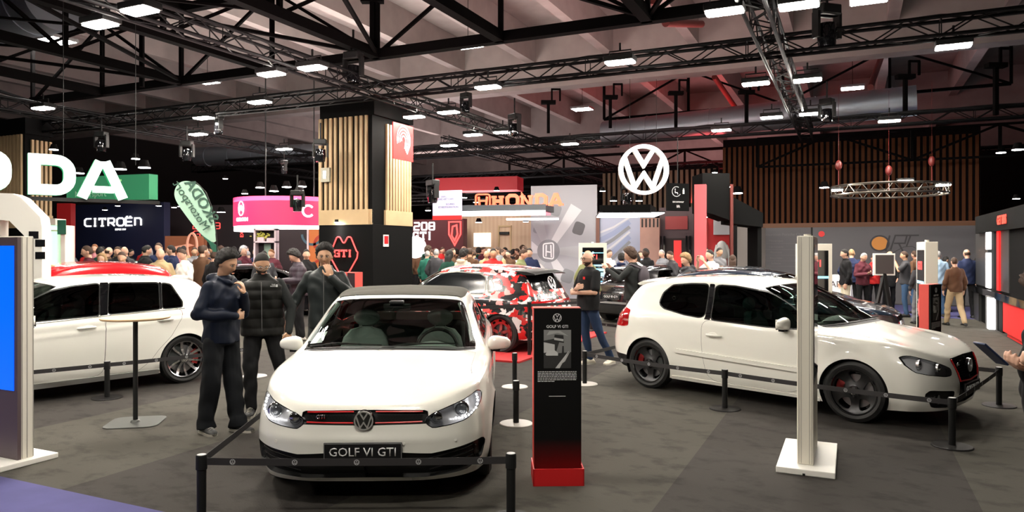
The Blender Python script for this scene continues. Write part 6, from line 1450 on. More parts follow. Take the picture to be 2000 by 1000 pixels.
# round table
T=thing('bar_table','round wooden bar table on a thin black pole in front of the left white hatchback','table',(-3.91,7.55,0),.2)
m=MB();m.lathe([(.0,1.075),(.32,1.075),(.332,1.085),(.332,1.095),(.325,1.10),(.0,1.10)],48);m.build('table_top',mat('pale_beech',(.55,.38,.22),.5,noise=(4,.08)),T)
m=MB();m.cyl((0,0,.012),(0,0,1.075),.024,16);m.lathe([(.0,1.055),(.06,1.055),(.06,1.075)],20);m.build('pole',BLK,T)
m=MB();m.prism(rnd([(-.26,-.26),(.26,-.26),(.26,.26),(-.26,.26)],.12),0,.010);m.lathe([(.05,.010),(.04,.03),(.024,.035)],20);m.build('base_plate',mat('satin_grey_metal',(.10,.105,.10),.45,.6),T)
# stanchions
BELT=mat('belt_black',(.020,.018,.019),.7);LOGO=mat('belt_logo_print',(.42,.42,.43),.6)
def make_post(h,light,label):
    T=thing('barrier_post',label,'barrier post',(0,0,0),0,'low belt barrier posts')
    m=MB();m.cyl((0,0,.012),(0,0,h-.05),.030,20);m.build('pole',BLK,T)
    m=MB();m.lathe([(.030,h-.10),(.036,h-.095),(.036,h-.008),(.034,h),(.0,h)],20);m.build('head',BLK,T)
    m=MB();m.cyl((0,0,h),(0,0,h+.002),.028,20);m.build('top_label',mat('pale_top',(.45,.45,.45),.4),T)
    m=MB();m.lathe([(.0,0),(.172,0),(.172,.006),(.165,.012),(.0,.016)],40);m.build('base',mat('pale_base',(.40,.38,.35),.5) if light else mat('dark_base',(.014,.013,.013),.5,spec=.2),T)
    return T
plist=[((-2.05,4.80),0,'low black barrier post at the bottom left corner of the white convertible'),((-.007,4.83),0,'low black barrier post at the bottom right of the white convertible, cut by the frame'),((.042,7.50),1,'low black barrier post with a pale base between the convertible and the black totem'),((.035,9.50),1,'low black barrier post behind the mirror of the white convertible'),((-4.90,8.80),0,'low black barrier post in front of the left white hatchback'),((.97,9.70),1,'low black barrier post at the rear of the right white hatchback'),((2.40,8.20),0,'low black barrier post beside the doors of the right white hatchback'),((4.02,6.64),0,'low black barrier post at the front wheel of the right white hatchback'),((5.60,8.36),0,'low black barrier post beyond the nose of the right white hatchback'),((-3.65,10.3),1,'low black barrier post behind the man in the black vest'),((-2.35,9.4),1,'low black barrier post hidden behind the white convertible'),((-7.2,7.0),0,'low black barrier post left of the blue screen totem')]
posts={}
for i,((x,y),lt,lb) in enumerate(plist):
    key=lt
    if key not in posts:
        T=make_post(.445,lt,lb);T.location=(x,y,0);posts[key]=(T,kids_of(T))
    else: copy_tree(posts[key][0],posts[key][1],(x,y,0),0,lb)
T=make_post(.92,0,'tall black barrier post behind the camouflaged car wheel, left of the black totem');T.location=(.29,12.2,0)
def belt(A,B,label,z=.40,sag=.012,w=.048,logos=True,gap=.35):
    A=Vector((*A,0));B=Vector((*B,0));d=B-A;L=d.length;T=thing('barrier_belt',label,'belt',(A.x,A.y,0),math.atan2(d.y,d.x),'black barrier belts with pale emblems')
    n=16;V=[];
    for i in range(n+1):
        t=i/n;zz=z-4*sag*t*(1-t)
        for y in(-.0015,.0015):
            for s in(-w/2,w/2):V.append((.035+t*(L-.07),y,zz+s))
    F=[]
    for i in range(n):
        a=4*i;b=a+4;F+=[(a,b,b+1,a+1),(a+2,a+3,b+3,b+2),(a,a+2,b+2,b),(a+1,b+1,b+3,a+3)]
    F+=[(0,1,3,2),(4*n,4*n+2,4*n+3,4*n+1)]
    o=mkobj('webbing',V,F,BELT,T,False)
    if logos:
        g=MB();k=int(L/gap)
        for i in range(k):
            x=(i+.5)*L/k;t=x/L;zz=z-4*sag*t*(1-t)
            for sgn in(1,-1):
                g2=MB(Matrix.Translation((x,-.002*sgn,zz))@Matrix.Scale(sgn,4,(0,1,0))@Matrix.Scale(1,4));roundel(g2,.0185,.0030,.0008,seg=14);g.add(g2.V,g2.F)
        g.build('printed_emblems',LOGO,o,smooth=False)
pp=[p for p,_,_ in plist]
belt(pp[0],pp[1],'black belt across the nose of the white convertible',sag=.010);belt(pp[0],pp[10],'black belt running back along the left side of the white convertible',logos=False)
belt(pp[11],pp[4],'black belt in front of the left white hatchback, part left of its post');belt(pp[4],pp[9],'black belt in front of the left white hatchback, part right of its post')
belt(pp[5],pp[6],'black belt across the rear wheel of the right white hatchback');belt(pp[6],pp[7],'black belt across the front wheel of the right white hatchback');belt(pp[7],pp[8],'black belt across the nose of the right white hatchback')
belt(pp[5],(2.2,11.6),'black belt passing behind the right white hatchback',logos=False);belt(pp[8],(4.1,10.4),'black belt beyond the bonnet of the right white hatchback',logos=False)
belt((.29,12.2),(1.8,13.6),'tall black belt behind the camouflaged car at right',z=.86,logos=False);belt((-1.8,11.4),(.29,12.2),'tall black belt in front of the camouflaged car',z=.86,logos=False)
belt((2.5,12.3),(1.2,14.2),'black belt below the bumper of the black hatchback',z=.42)

# ---------------------------------------------------------------- people
def evalmesh(mb, voxel, sm=4, fn=None):
    me=bpy.data.meshes.new('b');me.from_pydata([tuple(map(float,v)) for v in mb.V],[],[tuple(map(int,f)) for f in mb.F]);me.update()
    bm=bmesh.new();bm.from_mesh(me);bmesh.ops.remove_doubles(bm,verts=bm.verts,dist=1e-5);bmesh.ops.recalc_face_normals(bm,faces=bm.faces);bm.to_mesh(me);bm.free()
    o=bpy.data.objects.new('b',me);COL.objects.link(o)
    r=o.modifiers.new('r','REMESH');r.mode='VOXEL';r.voxel_size=voxel
    s=o.modifiers.new('s','SMOOTH');s.factor=.5;s.iterations=sm
    dg=bpy.context.evaluated_depsgraph_get();dg.update();m2=bpy.data.meshes.new_from_object(o.evaluated_get(dg))
    bpy.data.objects.remove(o);bpy.data.meshes.remove(me)
    m2.modifiers_clear() if hasattr(m2,'modifiers_clear') else None
    if fn:
        n=len(m2.vertices);V=np.empty(n*3);m2.vertices.foreach_get('co',V);V=V.reshape(-1,3);N=np.empty(n*3);m2.vertices.foreach_get('normal',N);N=N.reshape(-1,3)
        V=V+N*fn(V)[:,None];m2.vertices.foreach_set('co',V.ravel());m2.update()
    m2.polygons.foreach_set('use_smooth',[True]*len(m2.polygons));return m2
def linkmesh(name,me,m,parent):
    me.materials.clear();me.materials.append(m);o=bpy.data.objects.new(name,me);COL.objects.link(o);o.parent=parent;return o
def limb(mb,pts,rs,n=12):
    """tapered chain with round ends"""
    pts=[Vector(p) for p in pts];Q=[];R=[]
    for i in range(len(pts)-1):
        k=5
        for j in range(k):
            t=j/k;Q.append(pts[i].lerp(pts[i+1],t));R.append(rs[i]+(rs[i+1]-rs[i])*t)
    Q.append(pts[-1]);R.append(rs[-1])
    mb.tube(Q,R,n)
    for p,r in zip(pts,rs): mb.ell(p,(r,r,r),n,8)
def loft(mb,rings,n=20):
    """rings: (center, half width, half depth, yaw)"""
    V=[];F=[]
    for c,a,b,yaw in rings:
        c=Vector(c);u=Vector((math.cos(yaw),math.sin(yaw),0));v=Vector((-math.sin(yaw),math.cos(yaw),0))
        for k in range(n):
            t=2*math.pi*k/n;ct,st=math.cos(t),math.sin(t);q=.85
            V.append(c+u*a*math.copysign(abs(ct)**q,ct)+v*b*math.copysign(abs(st)**q,st))
    m=len(rings)
    for i in range(m-1):F+=[(i*n+k,i*n+(k+1)%n,(i+1)*n+(k+1)%n,(i+1)*n+k) for k in range(n)]
    F+=[tuple(range(n-1,-1,-1)),tuple(range((m-1)*n,m*n))];mb.add(V,F)
def head_pm(nu=44,nv=34):
    V=[];F=[]
    G=lambda x,m,s:math.exp(-((x-m)/s)**2)
    for j in range(nv+1):
        t=math.pi*j/nv
        for i in range(nu):
            a=2*math.pi*i/nu;X=math.sin(t)*math.cos(a);Y=math.sin(t)*math.sin(a);Z=math.cos(t)
            x,y,z=.075*X,.098*Y,.118*Z
            low=max(0,-z-.01)/.108
            x*=1-.34*low**1.3;y*=(1-.16*low) if y<0 else (1-.50*low)
            if y<0:
                y*=.93
                f=1. if Y<-.2 else max(0,-Y/.2)
                y-=f*(.024*G(x,0,.011)*G(z,-.030,.017)+.010*G(x,0,.009)*G(z,-.005,.022)+.006*G(z,.022,.010)*G(abs(x),.028,.025)-.012*G(abs(x),.030,.013)*G(z,.004,.011)+.007*G(x,0,.024)*G(z,-.064,.009)+.008*G(x,0,.022)*G(z,-.100,.016)+.005*G(abs(x),.046,.018)*G(z,-.025,.022))
            V.append((x,y,z))
    for j in range(nv):
        for i in range(nu):F.append((j*nu+i,(j+1)*nu+i,(j+1)*nu+(i+1)%nu,j*nu+(i+1)%nu))
    return PM(V,F)
HPM=head_pm()
def hand(mb,w,d,n,side=1,curl=.5,s=1.,thumb=.8):
    """w wrist, d finger direction, n palm normal, side: +1 thumb towards d x n"""
    w=Vector(w);d=Vector(d).normalized();n=Vector(n);n=(n-d*n.dot(d)).normalized();t=d.cross(n)*side
    R=Matrix((t,d,n)).transposed()
    mb.ell(w+d*.045*s,(.040*s,.052*s,.017*s),14,10,R);mb.ell(w+d*.012*s,(.029*s,.034*s,.020*s),12,8,R)
    for k,(o,L) in enumerate(((.029,.072),(.010,.080),(-.010,.075),(-.028,.060))):
        p=w+d*.085*s+t*o*s;dd=(d+t*o*2.2).normalized();c=curl*(1+.10*k);pts=[p-d*.02*s,p]
        for seg,(fr,ang) in enumerate(((.42,.55),(.32,1.25),(.26,1.9))):
            a=c*ang;p=p+(dd*math.cos(a)+n*math.sin(a))*L*fr*s;pts.append(p)
        limb(mb,pts,[.0098*s,.0095*s,.0088*s,.0080*s,.0068*s],8)
    p=w+d*.022*s+t*.026*s;q=p+(t*.75+d*.65+n*.25*curl).normalized()*.036*s;r=q+(t*(.55-.6*curl)+d*.9+n*.5*curl).normalized()*.030*s;e=r+(t*(.2-.7*curl)+d*.9+n*.6*curl).normalized()*.024*s
    limb(mb,[p,q,r,e],[.014*s,.0115*s,.0100*s,.0080*s],8)
def frame_head(c,yaw,pitch,roll=0):
    return Matrix.Translation(c)@Matrix.Rotation(yaw,4,'Z')@Matrix.Rotation(roll,4,'Y')@Matrix.Rotation(pitch,4,'X')
SKINS={'light':(.58,.34,.24),'tan':(.50,.285,.175),'brown':(.24,.12,.07),'dark':(.07,.035,.022)}
def skin(k): return mat('skin_'+k,SKINS[k],.5,spec=.35)
HAIRC={'black':(.010,.008,.007),'brown':(.045,.022,.012),'blond':(.28,.17,.08),'grey':(.30,.29,.28),'ginger':(.16,.06,.02),'bald':(.03,.02,.015)}
def cloth(name,c,r=.85): return mat('cloth_'+name,c,r,spec=.2)
def ramp(z,a,b):return np.clip((z-a)/(b-a),0,1)
def person(label,loc,rz,h=1.78,lean=.0,hd=(0,.15,0),arms=None,legs=None,top='jacket',topm=None,legm=None,shoem=None,sk='tan',hair=('short','black'),build=1.,hero=False,extra=None,group=None,loose=1.,name='person',sleeve='long',hemz=.86,waist=1.,twist=0.,beard=False,cloths=True):
    T=thing(name,label,'person',(loc[0],loc[1],0),rz,group,h/1.745)
    vx=.0065 if hero else .012;cl=.010 if hero else .016;rs=random.Random(int(abs(loc[0])*100+abs(loc[1])*10))
    arms=arms or {'L':((.245,.03,1.14),(.25,-.06,.90),(0,-.15,-1),(-1,0,0)),'R':((-.245,.03,1.14),(-.25,-.06,.90),(0,-.15,-1),(1,0,0))}
    legs=legs or {'L':((.11,-.02,.50),(.12,.03,.09),.15),'R':((-.11,-.02,.50),(-.12,.03,.09),-.15)}
    B=build;ly=lambda z:-math.sin(lean)*max(0,z-.95)
    lz=lambda z:z-(1-math.cos(lean))*max(0,z-.95)
    C=lambda x,y,z:Vector((x,y+ly(z),lz(z)))
    neck=C(0,.01,1.49);hc=neck+Vector((0,-.025-.09*math.sin(hd[1]+lean*.4),.128*math.cos(hd[1]*.7)));HM=frame_head(hc,hd[0],hd[1]+lean*.5,hd[2])
    sh={'L':C(.163*B,.015,1.395),'R':C(-.163*B,.015,1.395)}
    # body
    b=MB();hv=[HM@Vector(v) for v in HPM.V];b.add(hv,HPM.F)
    for s in(-1,1):b.ell(HM@Vector((s*.076,.012,-.012)),(.010,.020,.031),8,8,HM.to_3x3())
    limb(b,[C(0,.015,1.40),neck,HM@Vector((0,.012,-.05))],[.060,.053,.054],14)
    loft(b,[(C(0,.0,.90),.15*B,.095,0),(C(0,0,1.05),.125*B,.085,0),(C(0,0,1.25),.15*B,.095,0),(C(0,.01,1.40),.15*B,.085,0),(C(0,.01,1.45),.08,.06,0)],16)
    ends={}
    for k in 'LR':
        e,w,fd,pn=arms[k][:4];e=Vector(e);w=Vector(w);cu=arms[k][4] if len(arms[k])>4 else .45
        limb(b,[sh[k],e,w],[.048*B,.040,.027],12);sd=1 if k=='L' else -1
        dd=Vector(fd).normalized();tt=dd.cross(Vector(pn));side=1
        # thumbs point forward for hanging arms, towards the body's middle otherwise
        want=Vector((0,-1,0)) if abs(dd.z)>.6 else Vector((0,0,1));side=1 if tt.dot(want)>=0 else -1
        hand(b,w,fd,pn,side,cu)
        kn,an,ft=legs[k];kn=Vector(kn);an=Vector(an);limb(b,[Vector((.088*sd,0,.90)),kn,an],[.075*B,.050,.036],12);ends[k]=(kn,an,ft)
    linkmesh('body',evalmesh(b,vx,2 if hero else 2),skin(sk),T)
    # eyes, brows, mouth
    if hero or group is None:
        for s in(-1,1):
            e=MB();e.ell(HM@Vector((s*.030,-.0795,.003)),(.0125,.010,.0065),10,8,HM.to_3x3());o=e.build('eye',mat('eye_white',(.55,.52,.48),.3),T)
            i=MB();i.ell(HM@Vector((s*.030,-.0875,.003)),(.0055,.004,.0055),8,6,HM.to_3x3());i.build('iris',mat('iris_dark',(.02,.012,.008),.2),o)
            w=MB();w.tube([HM@Vector((s*.014,-.094,.021)),HM@Vector((s*.030,-.0945,.026)),HM@Vector((s*.047,-.083,.021))],[.0028,.0035,.002],5);w.build('eyebrow',mat('hair_'+(hair[1] if hair[1]!='grey' else 'grey'),HAIRC[hair[1]],.8),T)
            l=MB();l.tube([HM@Vector((s*.017,-.0875,.010)),HM@Vector((s*.030,-.0905,.0125)),HM@Vector((s*.043,-.083,.008))],.0016,4);l.build('eyelid',mat('lash_dark',(.02,.012,.01),.7),T)
        m=MB();m.ell(HM@Vector((0,-.096,-.064)),(.021,.006,.0048),12,6,HM.to_3x3());m.ell(HM@Vector((0,-.095,-.071)),(.017,.006,.0045),12,6,HM.to_3x3());m.build('lips',mat('lips_'+sk,tuple(c*k for c,k in zip(SKINS[sk],(.85,.6,.6))),.45),T)
    # hair
    ht,hc_=hair;hm=mat('hair_'+hc_,HAIRC[hc_],.8,bump=(120,.6))
    if ht!='bald':
        th={'short':.005,'afro':.034,'curly':.044,'long':.020,'bun':.014,'cap':.014,'hood':.02,'beanie':.016}[ht]
        def hl(V):
            y,z=V[:,1],V[:,2];front=np.clip((-y)/.09,0,1);line=np.where(y<0,-.012+.104*front**.60,-.012-.062*np.clip(y/.05,0,1))
            if ht in('long',):line=np.where(y>-.035,-.10,line)
            return line-z
        reg,_=HPM.split(hl)
        up=reg.V[:,2]
        dd=np.clip(-hl(reg.V)/.035,0,1)**.6;o=reg.offset(th*dd*(.7+.3*ramp(up,.0,.09)) + (np.array([rs.uniform(-1,1) for _ in up])*.28*th if ht in('afro','curly') else 0))
        inn=reg.offset(-.004);n=len(reg.V);pm=PM(np.vstack([o.V,inn.V]),o.F+[(i,j,j+n,i+n) for i,j in reg.rim()])
        V=[HM@Vector(v) for v in pm.V];ob=mkobj('hair' if ht not in('cap','hood','beanie') else ht,V,pm.F,hm if ht not in('cap','hood','beanie') else cloth('hair'+hc_,HAIRC[hc_]),T,True,None)
        if ht=='long':
            l=MB();loft(l,[(HM@Vector((0,.045,.02)),.085,.06,hd[0]),(HM@Vector((0,.055,-.08)),.09,.055,hd[0]),(HM@Vector((0,.06,-.19)),.085,.04,hd[0]),(HM@Vector((0,.065,-.25)),.05,.02,hd[0])],14);l.build('long_hair',hm,T,ang=80)
    else:
        reg,_=HPM.split(lambda V:np.maximum(np.abs(V[:,2]+.012)-.035,-(V[:,1]-.015)))
        o=reg.offset(.0012);mkobj('hair',[HM@Vector(v) for v in o.V],o.F,hm,T,True,None)
    if beard:
        reg,_=HPM.split(lambda V:np.maximum(V[:,2]+.048+.6*np.clip(V[:,1]+.055,0,1)*0,np.maximum(V[:,1]-.01,-(np.hypot(V[:,0]/.024,(V[:,2]+.067)/.010)-1)*.01)))
        o=reg.offset(.006);inn=reg.offset(-.003);n=len(reg.V);mkobj('beard',[HM@Vector(v) for v in np.vstack([o.V,inn.V])],o.F+[(i,j,j+n,i+n) for i,j in reg.rim()],hm,T,True,None)
    # trousers
    b=MB();loft(b,[(Vector((0,.0,.84)),.155*B,.115,0),(C(0,0,.93),.165*B,.118,0),(C(0,0,1.04),.150*B,.108,0)],18)
    for k in 'LR':
        sd=1 if k=='L' else -1;kn,an,ft=ends[k];L=loose
        limb(b,[Vector((.090*sd,.0,.88)),kn,an+Vector((0,0,.0))],[.088*B*(.6+.4*L),.066*L,.052*L],14)
        if L>1.2:b.cyl(an+Vector((0,-.01,-.045)),an+Vector((0,0,.05)),.064*L,14,r2=.055*L)
    ph=rs.uniform(0,6)
    wr=lambda V:.005*np.sin(V[:,2]*17+ph+4*np.sin(V[:,0]*11+ph)+3.5*np.sin(V[:,1]*13+V[:,2]*5))*ramp(-V[:,2],-.95,-.7)+.002*np.sin(V[:,2]*40+V[:,0]*45+V[:,1]*35)
    linkmesh('trousers',evalmesh(b,cl,3,wr),legm or cloth('black_trousers',(.012,.012,.014)),T)
    # shoes
    for k in 'LR':
        kn,an,ft=ends[k];f=Vector((math.sin(ft),-math.cos(ft),0));q=MB();base=Vector((an.x,an.y,max(0,an.z-.09)))
        R=Matrix.Rotation(ft,3,'Z');V=[];F=[]
        prof=[(.085,.030,.035),(.06,.042,.075),(.0,.044,.105),(-.05,.046,.085),(-.11,.050,.062),(-.155,.044,.050),(-.185,.026,.036)]
        n=12
        for y,wd,hh in prof:
            for i in range(n):
                a=2*math.pi*i/n;zz=hh/2+hh/2*math.sin(a);V.append(base+R@Vector((wd*math.cos(a),y,max(.0,zz))))
        m=len(prof)
        for i in range(m-1):F+=[(i*n+j,i*n+(j+1)%n,(i+1)*n+(j+1)%n,(i+1)*n+j) for j in range(n)]
        F+=[tuple(range(n-1,-1,-1)),tuple(range((m-1)*n,m*n))];q.add(V,F);so=q.build('shoe',shoem or cloth('black_shoe',(.02,.02,.02),.5),T,ang=70)
        if hero:
            q=MB();V=[base+R@Vector((x,y,z)) for z in(0.0,.022) for x,y in [(wd*1.05*s_,y_) for s_ in(1,) for y_,wd,_ in prof]+[(-wd*1.05,y_) for y_,wd,_ in reversed(prof)]];nn=len(V)//2
            q.add(V,[tuple(range(nn-1,-1,-1)),tuple(range(nn,2*nn))]+[(i,(i+1)%nn,nn+(i+1)%nn,nn+i) for i in range(nn)]);q.build('sole',cloth('pale_sole',(.42,.40,.35),.6),so,ang=30)
            q=MB()
            for i in range(5):
                y=-.035-.022*i;z=.100-.009*i;q.tube([base+R@Vector((-.026,y,z-.012)),base+R@Vector((0,y-.008*(i%2),z)),base+R@Vector((.026,y,z-.012))],.003,5)
            q.build('laces',cloth('pale_lace',(.5,.48,.42)),so)
    # upper garment
    off={'jacket':.028,'hoodie':.030,'puffer':.055,'vest':.045,'tee':.022,'shirt':.018,'coat':.035,'sweater':.026}[top]
    b=MB();W=B
    rings=[(C(0,.0,hemz),(.155*waist+off*.8)*W,.112+off,0),(C(0,0,.98),(.150*waist+off)*W,.108+off,0),(C(0,0,1.12),(.145*waist+off)*W,.105+off,0),(C(0,0,1.28),.165*W+off,.112+off,0),(C(0,.005,1.37),.170*W+off*.7,.105+off*.7,0),(C(0,.01,1.425),.145*W+off*.5,.088+off*.5,0),(C(0,.012,1.465),.085+off*.3,.070+off*.3,0),(C(0,.012,1.50),.062+off*.2,.060+off*.2,0)]
    loft(b,rings,22)
    for k in 'LR':
        e,w=Vector(arms[k][0]),Vector(arms[k][1]);so=off*.62
        if sleeve=='none' :continue
        if sleeve=='short':
            limb(b,[sh[k],sh[k].lerp(e,.78)],[.054*W+so*.6,.060+so],14)
        else:
            d=(w-e).normalized();limb(b,[sh[k],e,w-d*.012],[.050*W+so*.55,.044+so*.8,.034+so*.5],14)
    if top in('hoodie','jacket') and extra!='nohood' and top=='hoodie':
        b.ell(C(0,.095,1.47),(.115,.06,.055),14,8);b.tube([C(-.085,-.02,1.475),C(-.06,-.095,1.45),C(0,-.12,1.42),C(.06,-.095,1.45),C(.085,-.02,1.475)],.024,8)
    if top in('coat','jacket','puffer','vest'):
        b.lathe([(.058,0),(.078,0),(.076,.055),(.060,.055)],18,c=tuple(C(0,.008,1.455)),closed=True)
    ph=rs.uniform(0,6)
    if top in('puffer','vest'):
        fn=lambda V:.010*(np.abs(np.sin(V[:,2]*31))**.6-.6)+.004*np.sin(V[:,0]*40+V[:,2]*22+ph)
    elif top=='tee': fn=lambda V:.006*np.sin(V[:,2]*22+V[:,0]*16+ph)*ramp(-V[:,2],-1.35,-1.1)
    else: fn=lambda V:.006*np.sin(V[:,2]*15+ph+4*np.sin(V[:,0]*10+ph)+3.5*np.sin(V[:,1]*12+V[:,2]*6))+.003*np.sin(V[:,2]*38+V[:,1]*40+V[:,0]*36)
    gm={'tee':'t_shirt'}.get(top,top)
    linkmesh(gm,evalmesh(b,cl,3,fn),topm or cloth('black',(.014,.014,.016)),T)
    T['_hm']=0;del T['_hm']
    return T,HM,C
def glasses(T,HM,m):
    g=MB()
    for s in(-1,1):
        g.tube([HM@Vector((s*.031+.0215*math.cos(a)*1.1,-.1005+abs(math.cos(a))*.002,.0+.0185*math.sin(a))) for a in [2*math.pi*i/16 for i in range(16)]],.0022,5,True)
        g.tube([HM@Vector((s*.053,-.098,.006)),HM@Vector((s*.077,-.07,.006)),HM@Vector((s*.079,.005,.002))],.0022,5)
    g.tube([HM@Vector((-.009,-.102,.004)),HM@Vector((.009,-.102,.004))],.002,5);g.build('glasses',m,T)
def phone(loc,R,label,rz=0):
    T=thing('mobile_phone',label,'phone',loc,0);m=MB();m.box((0,0,0),(.072,.009,.150),R);m.build('case',mat('phone_navy',(.02,.03,.07),.3),T,bevel=.002)
    m=MB();m.box(R@Vector((0,-.005,0)),(.066,.002,.142),R);m.build('screen',mat('phone_screen',(.02,.03,.05),.1,emit=(.4,.5,.7),es=.15),T);return T
def backpack(T,C,m,s=1.,y=.20):
    b=MB();b.ell(C(0,y,1.22),(.145*s,.09*s,.22*s),18,14);b.ell(C(0,y+.05,1.13),(.115*s,.07*s,.12*s),14,10);b.tube([C(-.10,y-.02,1.40),C(-.12,.02,1.47),C(-.12,-.13,1.36)],.022,8);b.tube([C(.10,y-.02,1.40),C(.12,.02,1.47),C(.12,-.13,1.36)],.022,8)
    linkmesh('backpack',evalmesh(b,.012,3),m,T)
D=math.radians
# --- the men around the white convertible
NAVY=cloth('navy_shell',(.005,.0085,.020),.55);BLKC=cloth('black',(.008,.008,.009));CH=cloth('charcoal',(.016,.018,.018),.75)
T,HM,C=person('person in a navy hooded jacket and wide black jeans, one hand raised to his chin',(-2.86,7.16),D(62),1.80,.05,(D(14),D(20),0),
  arms={'L':((.21,-.06,1.13),(.03,-.27,1.33),(-.25,-.05,.75),(-.6,.8,.1),.9),'R':((-.27,.00,1.14),(-.02,-.22,1.12),(1,.1,.0),(0,1,0),.7)},
  legs={'L':((.11,-.02,.50),(.11,-.09,.09),.1),'R':((-.10,.02,.50),(-.10,.10,.09),-.25)},top='hoodie',topm=NAVY,legm=cloth('black_denim',(.008,.009,.011)),shoem=cloth('black_white_shoe',(.045,.045,.045),.5),sk='tan',hair=('afro','black'),hero=True,loose=1.4,hemz=.86,waist=1.05,build=.95)
T,HM,C=person('person in a black padded vest and clear glasses leaning forward beside the convertible',(-2.76,8.05),D(16),1.80,.26,(D(16),D(22),0),
  arms={'L':((.30,-.13,1.12),(.27,-.22,.88),(-.05,-.15,-1),(-.6,.7,0),.5),'R':((-.29,-.12,1.10),(-.27,-.20,.86),(.05,-.2,-1),(.8,.4,0),.5)},
  legs={'L':((.17,-.04,.52),(.27,.10,.09),.25),'R':((-.12,-.10,.50),(-.11,-.12,.09),-.1)},top='vest',topm=cloth('black_padded',(.012,.012,.011),.5),legm=BLKC,sk='tan',hair=('short','black'),hero=True,loose=1.15,beard=True,sleeve='none',hemz=.83,build=1.06,waist=1.12)
b=MB()
for e,w,s in(((.30,-.13,1.12),(.27,-.22,.88),1),((-.29,-.12,1.10),(-.27,-.20,.86),-1)):
    limb(b,[C(s*.170,.015,1.39),Vector(e),Vector(w)],[.064,.054,.040],14)
linkmesh('sleeves',evalmesh(b,.010,3),CH,T);glasses(T,HM,mat('clear_frame',(.62,.60,.56),.25))
g=MB();V,F=text_geo('THE',.020,.003,bold=.0006);g.add([C(.12+a,-.172+bb,1.385+c) for a,bb,c in V],F);V,F=text_geo('NORTH',.018,.003,bold=.0006);g.add([C(.12+a,-.172+bb,1.369+c) for a,bb,c in V],F);g.bbox(tuple(C(.145,-.176,1.368)),tuple(C(.162,-.172,1.395)));g.build('printed_logo',PRW,T,smooth=False)
g=MB();g.tube([C(0,-.150,1.42),C(0,-.165,1.25),C(0,-.160,1.05),C(0,-.155,.88)],.004,5);g.build('zip',mat('zip_grey',(.2,.2,.2),.4,.6),T)
T,HM,C=person('person in a dark grey zipped jacket with one hand at his nose',(-2.17,8.45),D(8),1.86,.03,(D(3),D(8),0),
  arms={'L':((.29,-.10,1.17),(.085,-.215,1.40),(-.35,.10,.95),(-.2,1,-.1),.45),'R':((-.31,.02,1.14),(-.41,-.06,.93),(-.1,-.25,-1),(.9,.2,0),.5)},
  legs={'L':((.12,-.02,.50),(.12,.10,.09),.1),'R':((-.11,-.10,.52),(-.12,-.16,.09),-.1)},top='jacket',topm=cloth('slate_shell',(.017,.021,.021),.5),legm=cloth('dark_grey_trousers',(.022,.023,.023)),sk='tan',hair=('afro','black'),hero=True,loose=1.1,hemz=.84)
g=MB();g.tube([C(0,-.125,1.46),C(0,-.150,1.30),C(0,-.148,1.1),C(0,-.15,.86)],.004,5);g.build('zip',mat('zip_grey'),T)
T,HM,C=person('person in a dark purple puffer jacket with curly hair looking down at a phone',(-4.22,14.4),D(-62),1.80,.05,(0,D(30),0),
  arms={'L':((.24,-.06,1.15),(.08,-.34,1.14),(-.1,-.9,.35),(0,.1,1),.9),'R':((-.24,-.04,1.13),(-.06,-.33,1.14),(.1,-.9,.35),(0,.1,1),.9)},top='puffer',topm=cloth('plum_padded',(.040,.030,.040),.45),legm=BLKC,shoem=cloth('white_shoe',(.6,.58,.52),.5),sk='light',hair=('curly','black'),loose=1.2)
R_=Matrix.Rotation(D(-62),3,'Z')@Matrix.Rotation(D(-55),3,'X');pl=Vector((-4.22,14.4,0))+Matrix.Rotation(D(-62),3,'Z')@Vector((.01,-.44,1.20));phone(pl,R_,'phone held by the person in the purple puffer jacket')
T,HM,C=person('person in a black T-shirt and jeans, bald and bearded with glasses, arms folded',(1.19,11.35),D(-62),1.78,-.02,(D(0),D(2),0),
  arms={'L':((.27,-.06,1.12),(-.07,-.23,1.10),(-1,.15,.10),(0,1,0),.5),'R':((-.27,-.04,1.13),(.05,-.26,1.17),(1,.1,.35),(0,1,0),.6)},
  legs={'L':((.12,.12,.50),(.12,.34,.09),.4),'R':((-.06,-.02,.50),(-.04,.06,.09),-.1)},top='tee',topm=BLKC,legm=cloth('dark_blue_denim',(.018,.032,.070)),shoem=cloth('cream_shoe',(.62,.58,.48),.5),sk='light',hair=('bald','brown'),hero=True,beard=True,sleeve='short',build=1.12,waist=1.2,hemz=.84)
glasses(T,HM,BLK);g=MB();g.box(C(.10,-.152,1.33),(.05,.006,.04));g.build('red_print',RED,T)
T,HM,C=person('person in a dark sweater with a grey-purple backpack, photographing the black hatchback',(2.16,13.0),D(-115),1.82,.03,(D(0),D(12),0),
  arms={'L':((.26,-.16,1.22),(.12,-.42,1.38),(-.1,-.5,.9),(-.5,-.5,0),.6),'R':((-.26,-.16,1.22),(-.12,-.42,1.38),(.1,-.5,.9),(.5,-.5,0),.6)},top='sweater',topm=cloth('graphite_knit',(.020,.022,.022)),legm=cloth('grey_trousers_b',(.05,.045,.045)),sk='light',hair=('curly','brown'),group=None,hemz=.86)
backpack(T,C,cloth('mauve_grey_pack',(.075,.065,.075)),1.05)
Rb=Matrix.Rotation(D(-115),3,'Z');phone(Vector((2.16,13.,0))+Rb@Vector((0,-.50,1.46)),Rb,'phone held up by the person with the grey-purple backpack')
